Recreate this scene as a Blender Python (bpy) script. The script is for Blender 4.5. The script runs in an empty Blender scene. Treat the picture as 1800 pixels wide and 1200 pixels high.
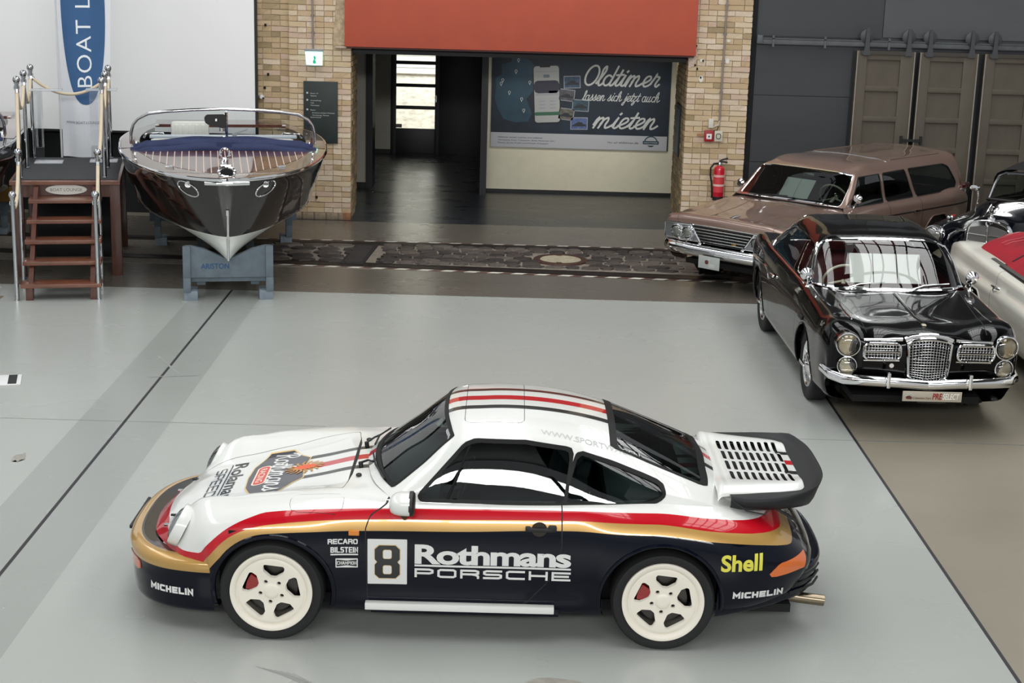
import bpy, bmesh, math, random
import numpy as np
from mathutils import Vector, Matrix
from mathutils.bvhtree import BVHTree
random.seed(7); rng = np.random.default_rng(7)
SC = bpy.context.scene
COL = SC.collection

# ------------------------------------------------------------------ camera
def setup_camera():
    F = 2800.0; th = math.atan(704/F); roll = .0275; yaw = math.atan(10.4/F*math.cos(th))
    fwd = Vector((math.sin(yaw)*math.cos(th), math.cos(yaw)*math.cos(th), -math.sin(th)))
    right = Vector((math.cos(yaw), -math.sin(yaw), 0))
    down = fwd.cross(right)
    r = right*math.cos(roll)-down*math.sin(roll)
    d = right*math.sin(roll)+down*math.cos(roll)
    cam = bpy.data.cameras.new('camera'); o = bpy.data.objects.new('camera', cam)
    COL.objects.link(o)
    m = Matrix((r, -d, -fwd)).transposed().to_4x4(); m.translation = Vector((0, 0, 3.99))
    o.matrix_world = m
    cam.sensor_width = 36; cam.lens = F/1800*36; cam.clip_end = 200
    SC.camera = o
setup_camera()

# ------------------------------------------------------------------ light
SC.view_settings.view_transform = 'Standard'; SC.view_settings.look = 'None'
SC.view_settings.gamma = 1; SC.view_settings.use_curve_mapping = False
SC.view_settings.exposure = 0.24
wd = bpy.data.worlds.new('world'); SC.world = wd; wd.use_nodes = True
bg = wd.node_tree.nodes['Background']
bg.inputs[0].default_value = (.93, .97, 1, 1); bg.inputs[1].default_value = .42

def area(name, loc, sx, sy, power, col=(.99, 1, .985), rot=(0, 0, 0)):
    l = bpy.data.lights.new(name, 'AREA'); l.shape = 'RECTANGLE'; l.size = sx; l.size_y = sy
    l.energy = power; l.color = col
    o = bpy.data.objects.new(name, l); COL.objects.link(o); o.location = loc; o.rotation_euler = rot
    return o
# daylight through the roof skylights of the hall
area('skylight_middle', (-1.2, 12.4, 10.6), 4.4, 18, 900)
area('skylight_right', (6.2, 13.0, 10.6), 4.0, 21, 900)
area('skylight_left', (-9.5, 12.0, 10.2), 2.4, 20, 480)
# high gable window band behind the viewer
area('gable_window', (0, -9.0, 8.55), 20, 1.45, 2000, rot=(math.radians(90), 0, 0))
# added fill light that brightens the passage walls and poster, no real fixture
area('passage_fill', (1.2, 24.2, 2.36), 2.6, .25, 8, (1, .98, .94), (math.radians(52), 0, 0)).data.spread = math.radians(85)
# ------------------------------------------------------------------ materials
def lin(h):
    if not isinstance(h, str): return tuple(h)
    h = h.lstrip('#'); c = [int(h[i:i+2], 16)/255 for i in (0, 2, 4)]
    return tuple(v/12.92 if v <= .04045 else ((v+.055)/1.055)**2.4 for v in c)
MATS = {}
def mat(name, col=None, rough=.5, metal=0., coat=0., var=.0, vscale=6., bump=0., bscale=40., emit=0., trans=0., ior=1.5, alpha=1., stretch=None, spec=.5, coatr=.04):
    """procedural principled material: base colour with optional noise variation and noise bump"""
    if name in MATS: return MATS[name]
    m = bpy.data.materials.new(name); m.use_nodes = True; nt = m.node_tree
    b = nt.nodes['Principled BSDF']; c = lin(col)
    I = b.inputs
    I['Base Color'].default_value = (*c, 1); I['Roughness'].default_value = rough; I['Metallic'].default_value = metal
    I['Coat Weight'].default_value = coat; I['Coat Roughness'].default_value = coatr; I['IOR'].default_value = ior
    I['Transmission Weight'].default_value = trans; I['Alpha'].default_value = alpha; I['Specular IOR Level'].default_value = spec
    if name in ('paint_jet_black', 'paint_navy', 'paint_midnight', 'paint_black'): I['Coat IOR'].default_value = 1.3
    if emit: I['Emission Color'].default_value = (*c, 1); I['Emission Strength'].default_value = emit
    if var or bump:
        tc = nt.nodes.new('ShaderNodeTexCoord'); src = tc.outputs['Object']
        if stretch:
            mp = nt.nodes.new('ShaderNodeMapping'); mp.inputs['Scale'].default_value = stretch
            nt.links.new(src, mp.inputs[0]); src = mp.outputs[0]
    if var:
        n = nt.nodes.new('ShaderNodeTexNoise'); n.inputs['Scale'].default_value = vscale; n.inputs['Detail'].default_value = 5
        n.inputs['Roughness'].default_value = .62
        nt.links.new(src, n.inputs['Vector'])
        mx = nt.nodes.new('ShaderNodeMix'); mx.data_type = 'RGBA'
        mx.inputs['A'].default_value = (*[v*(1-var) for v in c], 1); mx.inputs['B'].default_value = (*[min(1, v*(1+var)) for v in c], 1)
        rp = nt.nodes.new('ShaderNodeMapRange'); rp.inputs['From Min'].default_value = .3; rp.inputs['From Max'].default_value = .7
        nt.links.new(n.outputs['Fac'], rp.inputs['Value'])
        nt.links.new(rp.outputs[0], mx.inputs['Factor']); nt.links.new(mx.outputs['Result'], I['Base Color'])
    if bump:
        n2 = nt.nodes.new('ShaderNodeTexNoise'); n2.inputs['Scale'].default_value = bscale; n2.inputs['Detail'].default_value = 4
        nt.links.new(src, n2.inputs['Vector'])
        bp = nt.nodes.new('ShaderNodeBump'); bp.inputs['Strength'].default_value = bump; bp.inputs['Distance'].default_value = .01
        nt.links.new(n2.outputs['Fac'], bp.inputs['Height']); nt.links.new(bp.outputs[0], I['Normal'])
    MATS[name] = m; return m
def glass(name, tint, refl=.08, rough=0.0, dens=1.0):
    """thin tinted pane: transparent tint with a clear reflective surface"""
    if name in MATS: return MATS[name]
    m = bpy.data.materials.new(name); m.use_nodes = True; nt = m.node_tree; nt.nodes.clear()
    out = nt.nodes.new('ShaderNodeOutputMaterial'); mx = nt.nodes.new('ShaderNodeMixShader')
    t = nt.nodes.new('ShaderNodeBsdfTransparent'); g = nt.nodes.new('ShaderNodeBsdfGlossy')
    t.inputs[0].default_value = (*lin(tint), 1); g.inputs['Roughness'].default_value = rough
    g.inputs[0].default_value = (1, 1, 1, 1)
    fr = nt.nodes.new('ShaderNodeFresnel'); fr.inputs['IOR'].default_value = 1.5
    mr = nt.nodes.new('ShaderNodeMapRange'); mr.inputs['From Min'].default_value = .04; mr.inputs['To Min'].default_value = refl; mr.inputs['To Max'].default_value = 1.0
    nt.links.new(fr.outputs[0], mr.inputs['Value'])
    nt.links.new(mr.outputs[0], mx.inputs[0]); nt.links.new(t.outputs[0], mx.inputs[1]); nt.links.new(g.outputs[0], mx.inputs[2])
    nt.links.new(mx.outputs[0], out.inputs[0])
    MATS[name] = m; return m
CHROME = mat('chrome', (.86, .86, .87), .06, 1)
STEEL = mat('brushed_steel', (.62, .63, .64), .25, 1)
BLACKP = mat('black_rubber', '#151516', .55)
DARKV = mat('dark_void', '#040405', .8)
TYRE = mat('tyre_rubber', '#121214', .72, bump=.15, bscale=120)

# ------------------------------------------------------------------ object helpers
def link(o, parent=None):
    COL.objects.link(o)
    if parent is not None: o.parent = parent
    return o
def tag(o, label=None, cat=None, group=None, kind=None):
    if label: o['label'] = label
    if cat: o['category'] = cat
    if group: o['group'] = group
    if kind: o['kind'] = kind
    return o
def thing(name, label, cat, loc=(0, 0, 0), rz=0, group=None):
    o = bpy.data.objects.new(name, None); link(o); o.location = loc; o.rotation_euler = (0, 0, rz)
    o.empty_display_size = .1
    return tag(o, label, cat, group)
def bm_obj(name, bm, m, parent=None, smooth=False, loc=None, rot=None):
    me = bpy.data.meshes.new(name); bm.to_mesh(me); bm.free()
    for mm in (m if isinstance(m, (list, tuple)) else [m]): me.materials.append(mm)
    if smooth:
        me.polygons.foreach_set('use_smooth', [True]*len(me.polygons))
        try: me.set_sharp_from_angle(angle=math.radians(smooth if smooth is not True else 35))
        except Exception: pass
    o = bpy.data.objects.new(name, me); link(o, parent)
    if loc: o.location = loc
    if rot: o.rotation_euler = rot
    return o
def add_box(bm, c, s, rot=None, mi=0, bev=0):
    """box with centre c, full size s, optional rotation (Matrix 3x3 or euler z)"""
    vs = []
    R = rot if isinstance(rot, Matrix) else (Matrix.Rotation(rot, 3, 'Z') if rot else None)
    for dx in (-.5, .5):
        for dy in (-.5, .5):
            for dz in (-.5, .5):
                v = Vector((dx*s[0], dy*s[1], dz*s[2]))
                if R: v = R @ v
                vs.append(bm.verts.new(v+Vector(c)))
    fs = [(0, 1, 3, 2), (4, 6, 7, 5), (0, 4, 5, 1), (2, 3, 7, 6), (0, 2, 6, 4), (1, 5, 7, 3)]
    out = []
    for f in fs:
        fa = bm.faces.new([vs[i] for i in f]); fa.material_index = mi; out.append(fa)
    if bev:
        es = {e for f in out for e in f.edges}
        r = bmesh.ops.bevel(bm, geom=list(es), offset=bev, segments=2, affect='EDGES', profile=.6)
        for f in r['faces']: f.material_index = mi
    return vs
def box(name, c, s, m, parent=None, rot=None, bev=0):
    """one box object with its origin at the box centre"""
    bm = bmesh.new(); add_box(bm, (0, 0, 0), s, None, 0, bev)
    o = bm_obj(name, bm, m, parent, smooth=30 if bev else False, loc=c)
    if rot is not None:
        o.rotation_euler = rot.to_euler() if isinstance(rot, Matrix) else ((0, 0, rot) if isinstance(rot, (int, float)) else rot)
    return o
def frames(path, closed=False):
    P = [Vector(p) for p in path]; n = len(P); T = []
    for i in range(n):
        if closed: t = P[(i+1) % n]-P[i-1]
        else: t = P[min(i+1, n-1)]-P[max(i-1, 0)]
        T.append(t.normalized() if t.length else Vector((0, 0, 1)))
    up = Vector((0, 0, 1)) if abs(T[0].z) < .9 else Vector((1, 0, 0))
    N = (up-T[0]*up.dot(T[0])).normalized(); Ns = [N]
    for i in range(1, n):
        N = N-T[i]*N.dot(T[i]); N = N.normalized() if N.length > 1e-6 else Ns[-1]; Ns.append(N)
    return P, T, Ns
def add_tube(bm, path, r, seg=8, closed=False, mi=0, caps=True):
    P, T, Ns = frames(path, closed); rings = []
    for i, (p, t, n) in enumerate(zip(P, T, Ns)):
        b = t.cross(n); rr = r[i] if isinstance(r, list) else r
        if isinstance(rr, (list, tuple)): ra, rb = rr
        else: ra = rb = rr
        rings.append([bm.verts.new(p+n*(math.cos(a)*ra)+b*(math.sin(a)*rb)) for a in (2*math.pi*k/seg for k in range(seg))])
    m = len(rings)
    for i in range(m if closed else m-1):
        A, B = rings[i], rings[(i+1) % m]
        for k in range(seg):
            f = bm.faces.new((A[k], A[(k+1) % seg], B[(k+1) % seg], B[k])); f.material_index = mi; f.smooth = True
    if caps and not closed:
        for R, rev in ((rings[0], True), (rings[-1], False)):
            f = bm.faces.new(R[::-1] if rev else R); f.material_index = mi
def tube(name, path, r, m, parent=None, seg=10, closed=False):
    bm = bmesh.new(); add_tube(bm, path, r, seg, closed)
    bmesh.ops.recalc_face_normals(bm, faces=bm.faces)
    return bm_obj(name, bm, m, parent, smooth=40)
def add_lathe(bm, prof, seg=32, axis='Z', c=(0, 0, 0), mi=0, rot=None, caps=True):
    """revolve (radius, height) profile about an axis"""
    rings = []
    for r, h in prof:
        ring = []
        for k in range(seg):
            a = 2*math.pi*k/seg; x, y = r*math.cos(a), r*math.sin(a)
            v = Vector((x, y, h)) if axis == 'Z' else (Vector((x, h, y)) if axis == 'Y' else Vector((h, x, y)))
            if rot: v = rot @ v
            ring.append(bm.verts.new(v+Vector(c)))
        rings.append(ring)
    for A, B in zip(rings, rings[1:]):
        for k in range(seg):
            f = bm.faces.new((A[k], A[(k+1) % seg], B[(k+1) % seg], B[k])); f.material_index = mi; f.smooth = True
    for R, (r, h) in ((rings[0], prof[0]), (rings[-1], prof[-1])):
        if r > 1e-5 and caps:
            f = bm.faces.new(R); f.material_index = mi
    bmesh.ops.remove_doubles(bm, verts=rings[0]+rings[-1], dist=1e-6)
def lathe(name, prof, m, parent=None, seg=32, axis='Z', loc=None, rot=None, smooth=35, caps=True):
    bm = bmesh.new(); add_lathe(bm, prof, seg, axis, caps=caps)
    bmesh.ops.recalc_face_normals(bm, faces=bm.faces)
    return bm_obj(name, bm, m, parent, smooth=smooth, loc=loc, rot=rot)
def extrude_poly(name, pts, d, m, parent=None, frame=None, bev=0, smooth=False):
    """flat polygon pts (u,v) extruded by depth d; frame=(origin,U,V): thickness goes along U x V"""
    O, U, V = frame or (Vector((0, 0, 0)), Vector((1, 0, 0)), Vector((0, 1, 0)))
    O, U, V = Vector(O), Vector(U), Vector(V); N = U.cross(V)
    bm = bmesh.new()
    a = [bm.verts.new(O+U*u+V*v) for u, v in pts]; b = [bm.verts.new(O+U*u+V*v+N*d) for u, v in pts]
    bm.faces.new(a[::-1]); bm.faces.new(b); n = len(a)
    for i in range(n): bm.faces.new((a[i], a[(i+1) % n], b[(i+1) % n], b[i]))
    if bev: bmesh.ops.bevel(bm, geom=list(bm.edges), offset=bev, segments=2, affect='EDGES')
    bmesh.ops.recalc_face_normals(bm, faces=bm.faces)
    return bm_obj(name, bm, m, parent, smooth=smooth or (30 if bev else False))
def rrect(w, h, r, n=5, cx=0, cy=0):
    out = []
    for sx, sy, a0 in ((1, 1, 0), (-1, 1, 90), (-1, -1, 180), (1, -1, 270)):
        for k in range(n+1):
            a = math.radians(a0+90*k/n); out.append((cx+sx*(w/2-r)+r*math.cos(a), cy+sy*(h/2-r)+r*math.sin(a)))
    return out

# ------------------------------------------------------------------ surface patches
def knots(P, ax):
    d = np.linalg.norm(np.diff(P, axis=ax), axis=-1)
    d = d.mean(axis=1-ax); d = np.maximum(d, 1e-3)
    return np.concatenate([[0], np.cumsum(d)])
def interp(P, t, q, ax):
    """non-uniform cubic (finite difference tangents) along axis ax"""
    P = np.moveaxis(P, ax, 0); n = len(t)
    h = np.diff(t); s = np.diff(P, axis=0)/h[:, None, None]
    m = np.empty_like(P); m[0] = s[0]; m[-1] = s[-1]
    if n > 2:
        w0 = h[1:]/(h[1:]+h[:-1]); m[1:-1] = s[:-1]*w0[:, None, None]+s[1:]*(1-w0)[:, None, None]
    i = np.clip(np.searchsorted(t, q, side='right')-1, 0, n-2)
    u = ((q-t[i])/h[i])[:, None, None]; hh = h[i][:, None, None]
    R = (2*u**3-3*u**2+1)*P[i]+(u**3-2*u**2+u)*hh*m[i]+(-2*u**3+3*u**2)*P[i+1]+(u**3-u**2)*hh*m[i+1]
    return np.moveaxis(R, 0, ax)
def samples(t, step):
    q, u = [], []
    for i in range(len(t)-1):
        k = max(1, int(round((t[i+1]-t[i])/step)))
        for j in range(k): q.append(t[i]+(t[i+1]-t[i])*j/k); u.append(i+j/k)
    q.append(t[-1]); u.append(len(t)-1.); return np.array(q), np.array(u)
class PM:
    """polygon mesh in arrays; columns of V: x y z nx ny nz u v"""
    def __init__(s, V, F, M=None):
        s.V = np.asarray(V, float); s.F = [tuple(f) for f in F]; s.M = list(M) if M is not None else [0]*len(s.F)
    @staticmethod
    def grid(C, su=.05, sv=.05, flip=False):
        C = np.asarray(C, float)
        tv = knots(C, 1); qv, v = samples(tv, sv); P = interp(C, tv, qv, 1)
        tu = knots(C, 0); qu, u = samples(tu, su); P = interp(P, tu, qu, 0)
        n, m = P.shape[:2]
        V = np.zeros((n*m, 8)); V[:, :3] = P.reshape(-1, 3)
        V[:, 6] = np.repeat(u, m); V[:, 7] = np.tile(v, n)
        F = []
        for i in range(n-1):
            for j in range(m-1):
                a = i*m+j; q = (a, a+1, a+m+1, a+m); F.append(q[::-1] if flip else q)
        p = PM(V, F); p.normals(); return p
    def normals(s):
        acc = np.zeros((len(s.V), 3)); X = s.V[:, :3]
        for f in s.F:
            a, b, c = X[f[0]], X[f[1]], X[f[2]]
            n = np.cross(b-a, c-a)
            if len(f) > 3: n = n+np.cross(c-a, X[f[3]]-a)
            for i in f: acc[i] += n
        l = np.linalg.norm(acc, axis=1); l[l < 1e-12] = 1
        s.V[:, 3:6] = acc/l[:, None]
        # weld normals of coincident points
        key = {}
        for i, k in enumerate(map(tuple, np.round(X, 4))): key.setdefault(k, []).append(i)
        for ids in key.values():
            if len(ids) > 1:
                n = acc[ids].sum(0); ln = np.linalg.norm(n)
                if ln > 1e-9: s.V[ids, 3:6] = n/ln
    @property
    def x(s): return s.V[:, 0]
    @property
    def y(s): return s.V[:, 1]
    @property
    def z(s): return s.V[:, 2]
    def cut(s, f):
        """split faces along f=0; returns a bool array: face on the positive side"""
        f = np.array(f, float); f[np.abs(f) < 2e-4] = 2e-4
        pos = f > 0; extra = []; base = len(s.V); cache = {}; NF, NM, side = [], [], []
        def ev(a, b):
            k = (a, b) if a < b else (b, a)
            if k not in cache:
                a2, b2 = k; t = f[a2]/(f[a2]-f[b2]); r = s.V[a2]*(1-t)+s.V[b2]*t
                cache[k] = base+len(extra); extra.append(r)
            return cache[k]
        for face, mi in zip(s.F, s.M):
            c = sum(bool(pos[i]) for i in face)
            if c == 0 or c == len(face): NF.append(face); NM.append(mi); side.append(c > 0); continue
            A, B = [], []
            for k, i in enumerate(face):
                j = face[(k+1) % len(face)]
                (A if pos[i] else B).append(i)
                if pos[i] != pos[j]:
                    e = ev(i, j); A.append(e); B.append(e)
            for q, sd in ((A, True), (B, False)):
                if len(q) > 2: NF.append(tuple(q)); NM.append(mi); side.append(sd)
        if extra:
            E = np.array(extra); l = np.linalg.norm(E[:, 3:6], axis=1); l[l < 1e-9] = 1; E[:, 3:6] /= l[:, None]
            s.V = np.vstack([s.V, E])
        s.F, s.M = NF, NM
        return np.array(side, bool)
    def paint(s, f, mi, where=None):
        sd = s.cut(f); c = s.cent() if where else None
        for k in np.nonzero(~sd)[0]:
            if where is None or where(c[k]): s.M[k] = mi
    def cent(s): return np.array([s.V[list(f), :].mean(0) for f in s.F]) if s.F else np.zeros((0, 8))
    def take(s, mask):
        """remove and return the faces in mask"""
        p = PM(s.V, [f for f, k in zip(s.F, mask) if k], [m for m, k in zip(s.M, mask) if k])
        s.M = [m for m, k in zip(s.M, mask) if not k]; s.F = [f for f, k in zip(s.F, mask) if not k]
        return p
    def copy(s): return PM(s.V.copy(), s.F, s.M)
    def offset(s, d):
        p = s.copy(); p.V[:, :3] += p.V[:, 3:6]*d; return p
    def compact(s):
        used = sorted({i for f in s.F for i in f}); mp = {a: b for b, a in enumerate(used)}
        return PM(s.V[used], [tuple(mp[i] for i in f) for f in s.F], s.M)
    def add(s, o):
        n = len(s.V); s.V = np.vstack([s.V, o.V]); s.F += [tuple(i+n for i in f) for f in o.F]; s.M += o.M; return s
    def boundary(s):
        """ordered boundary loops as lists of vertex ids"""
        cnt = {}
        for f in s.F:
            for a, b in zip(f, f[1:]+f[:1]): cnt[(a, b)] = cnt.get((a, b), 0)+1
        nx = {}
        for (a, b) in cnt:
            if (b, a) not in cnt: nx[a] = b
        loops = []
        while nx:
            a, b = nx.popitem(); L = [a, b]
            while b in nx:
                b = nx.pop(b)
                if b == L[0]: break
                L.append(b)
            loops.append(L)
        return loops
    def thicken(s, d):
        """give the patch depth d inwards: skirts along the boundary"""
        for L in s.boundary():
            n = len(s.V); k = len(L)
            add = s.V[L].copy(); add[:, :3] -= add[:, 3:6]*d
            top = s.V[L].copy()
            c = top[:, :3].mean(0)
            s.V = np.vstack([s.V, top, add])
            for i in range(k):
                j = (i+1) % k
                if np.linalg.norm(s.V[L[i], :3]-s.V[L[j], :3]) > .5: continue
                s.F.append((n+j, n+i, n+k+i, n+k+j)); s.M.append(s.M[0] if s.M else 0)
        return s
    def bvh(s): return BVHTree.FromPolygons([Vector(v) for v in s.V[:, :3]], s.F)
    def build(s, name, mats, parent=None, custom=True, smooth=True, loc=None, rot=None):
        p = s.compact(); me = bpy.data.meshes.new(name)
        me.from_pydata(p.V[:, :3].tolist(), [], p.F)
        for m in (mats if isinstance(mats, (list, tuple)) else [mats]): me.materials.append(m)
        if any(p.M): me.polygons.foreach_set('material_index', p.M)
        if smooth: me.polygons.foreach_set('use_smooth', [True]*len(me.polygons))
        me.validate(clean_customdata=False); me.update()
        if custom and smooth and len(me.vertices) == len(p.V): me.normals_split_custom_set_from_vertices([tuple(n) for n in p.V[:, 3:6]])
        o = bpy.data.objects.new(name, me); link(o, parent)
        if loc is not None: o.location = loc
        if rot is not None: o.rotation_euler = rot
        return o
def mirror_rows(half):
    """half section from the outside (y>0) in to the centre line -> full row from -y to +y"""
    h = [tuple(p) for p in half]
    return [(x, -y, z) for x, y, z in h]+[(x, y, z) for x, y, z in h[-2::-1]]
def sdp(px, py, pts, r=0.):
    """signed distance to a polygon (negative inside), grown by r (round corners)"""
    P = np.array(pts, float); n = len(P); d = np.full(len(px), 1e9); s = np.ones(len(px))
    for i in range(n):
        a = P[i]; b = P[i-1]; ex, ey = b-a; wx, wy = px-a[0], py-a[1]
        t = np.clip((wx*ex+wy*ey)/(ex*ex+ey*ey+1e-12), 0, 1)
        d = np.minimum(d, (wx-ex*t)**2+(wy-ey*t)**2)
        c1 = py >= a[1]; c2 = py < b[1]; c3 = ex*wy > ey*wx
        fl = (c1 & c2 & c3) | (~c1 & ~c2 & ~c3); s[fl] *= -1
    return s*np.sqrt(d)-r
def pl(pts):
    """piecewise smooth curve through points -> function (monotone cubic)"""
    X = np.array([p[0] for p in pts]); Yv = np.array([p[1] for p in pts]); h = np.diff(X); dl = np.diff(Yv)/h
    m = np.zeros(len(X)); m[0] = dl[0]; m[-1] = dl[-1]
    for i in range(1, len(X)-1):
        if dl[i-1]*dl[i] > 0:
            w1, w2 = 2*h[i]+h[i-1], h[i]+2*h[i-1]; m[i] = (w1+w2)/(w1/dl[i-1]+w2/dl[i])
    def f(q):
        q = np.asarray(q, float); i = np.clip(np.searchsorted(X, q, side='right')-1, 0, len(X)-2)
        u = np.clip((q-X[i])/h[i], 0, 1)
        return (2*u**3-3*u**2+1)*Yv[i]+(u**3-2*u**2+u)*h[i]*m[i]+(-2*u**3+3*u**2)*Yv[i+1]+(u**3-u**2)*h[i]*m[i+1]
    return f
def smax(a, b, k):
    h = np.clip(.5+.5*(a-b)/k, 0, 1); return b*(1-h)+a*h+k*h*(1-h)

# ------------------------------------------------------------------ lettering and flat print
def text_pm(s, h=.1, bold=0., shear=0., sx=1., space=1., align='LEFT', width=None):
    c = bpy.data.curves.new('t', 'FONT'); c.body = s; c.size = 1; c.offset = bold; c.shear = shear
    c.space_character = space; c.align_x = align; c.resolution_u = 4
    o = bpy.data.objects.new('t', c); COL.objects.link(o)
    dg = bpy.context.evaluated_depsgraph_get(); me = bpy.data.meshes.new_from_object(o.evaluated_get(dg))
    bpy.data.objects.remove(o); bpy.data.curves.remove(c)
    V = np.zeros((len(me.vertices), 8)); co = np.zeros(len(me.vertices)*3); me.vertices.foreach_get('co', co)
    V[:, :3] = co.reshape(-1, 3); V[:, 5] = 1
    F = [tuple(p.vertices) for p in me.polygons]; bpy.data.meshes.remove(me)
    cap = .727
    V[:, :2] *= h/cap; V[:, 0] *= sx
    if width:
        x0, x1 = V[:, 0].min(), V[:, 0].max(); k = width/(x1-x0)
        V[:, 0] = (V[:, 0]-x0)*k-(0 if align == 'LEFT' else width/2)
    return PM(V, F)
def poly_pm(pts, z=0.):
    n = len(pts); V = np.zeros((n, 8)); V[:, :2] = pts; V[:, 2] = z; V[:, 5] = 1
    bm = bmesh.new(); vs = [bm.verts.new((p[0], p[1], 0)) for p in pts]; f = bm.faces.new(vs); bm.verts.index_update()
    r = bmesh.ops.triangulate(bm, faces=[f]); F = [tuple(v.index for v in q.verts) for q in bm.faces]; bm.free()
    return PM(V, F)
def stroke_pm(lines, w, closed=False, cap=True):
    """thick polylines -> flat mesh"""
    V, F = [], []
    for L in lines:
        L = [np.array(p, float) for p in L]; n = len(L)
        if n < 2: continue
        cl = closed or np.allclose(L[0], L[-1])
        if cl and np.allclose(L[0], L[-1]): L = L[:-1]; n -= 1
        base = len(V); ww = w
        for i in range(n):
            a = L[i-1] if (i > 0 or cl) else None; b = L[(i+1) % n] if (i < n-1 or cl) else None
            d1 = (L[i]-a) if a is not None else (b-L[i]); d2 = (b-L[i]) if b is not None else d1
            d1 = d1/(np.linalg.norm(d1)+1e-9); d2 = d2/(np.linalg.norm(d2)+1e-9)
            n1 = np.array([-d1[1], d1[0]]); n2 = np.array([-d2[1], d2[0]]); m = n1+n2; l = np.linalg.norm(m)
            m = m/l if l > .2 else n1; k = 1/max(.45, float(m@n1))
            p = L[i].copy()
            if cap and not cl:
                if i == 0: p = p-d2*ww*.5
                if i == n-1: p = p+d1*ww*.5
            V.append(p+m*ww/2*k); V.append(p-m*ww/2*k)
        for i in range(n if cl else n-1):
            j = (i+1) % n; F.append((base+2*i, base+2*i+1, base+2*j+1, base+2*j))
    A = np.zeros((len(V), 8)); A[:, :2] = np.array(V); A[:, 5] = 1; A[:, 2] = (np.arange(len(V))//2)*(.0022/max(1, len(V)//2))
    return PM(A, F)
def move2(p, dx=0, dy=0, k=1., kx=None, rot=0.):
    c, s = math.cos(rot), math.sin(rot); X = p.V[:, 0]*(kx or k); Y = p.V[:, 1]*k
    p.V[:, 0] = X*c-Y*s+dx; p.V[:, 1] = X*s+Y*c+dy; return p
def flat(p, name, m, parent, O, U, V, off=.002):
    """put a flat print on a plane: O origin, U right, V up"""
    O, U, V = Vector(O), Vector(U), Vector(V); N = U.cross(V)
    q = p.copy(); A = p.V
    for i in range(len(A)):
        w = O+U*A[i, 0]+V*A[i, 1]+N*(off+A[i, 2]); q.V[i, :3] = w; q.V[i, 3:6] = N
    return q.build(name, m, parent, custom=False, smooth=False)
def decal(p, name, m, parent, body, tree, O, U, V, off=.0025, step=.03):
    """wrap a flat print onto a surface by projecting it along -(U x V)"""
    p = p.copy()
    for ax in (0, 1):
        a, b = p.V[:, ax].min(), p.V[:, ax].max()
        for k in np.arange(math.floor(a/step)+1, math.ceil(b/step)):
            p.cut(p.V[:, ax]-k*step)
    O, U, V = Vector(O), Vector(U), Vector(V); D = -(U.cross(V)).normalized()
    bad = set(); q = p.copy()
    for i in range(len(p.V)):
        w = O+U*p.V[i, 0]+V*p.V[i, 1]-D*1.0
        hit, nrm, fi, dist = tree.ray_cast(w, D, 3.0)
        if hit is None: bad.add(i); continue
        f = body.F[fi]; vn = np.zeros(3)
        for j in f:
            vn += body.V[j, 3:6]/(1e-4+np.linalg.norm(body.V[j, :3]-np.array(hit)))
        vn = Vector(vn).normalized()
        if vn.dot(D) > 0: vn = -vn
        q.V[i, :3] = hit+vn*(off+p.V[i, 2]*.5); q.V[i, 3:6] = vn
    if bad:
        k = [not any(i in bad for i in f) for f in q.F]; q = q.take(k)
    if not q.F: return None
    q.F = [f[::-1] if False else f for f in q.F]
    return q.build(name, m, parent)
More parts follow.
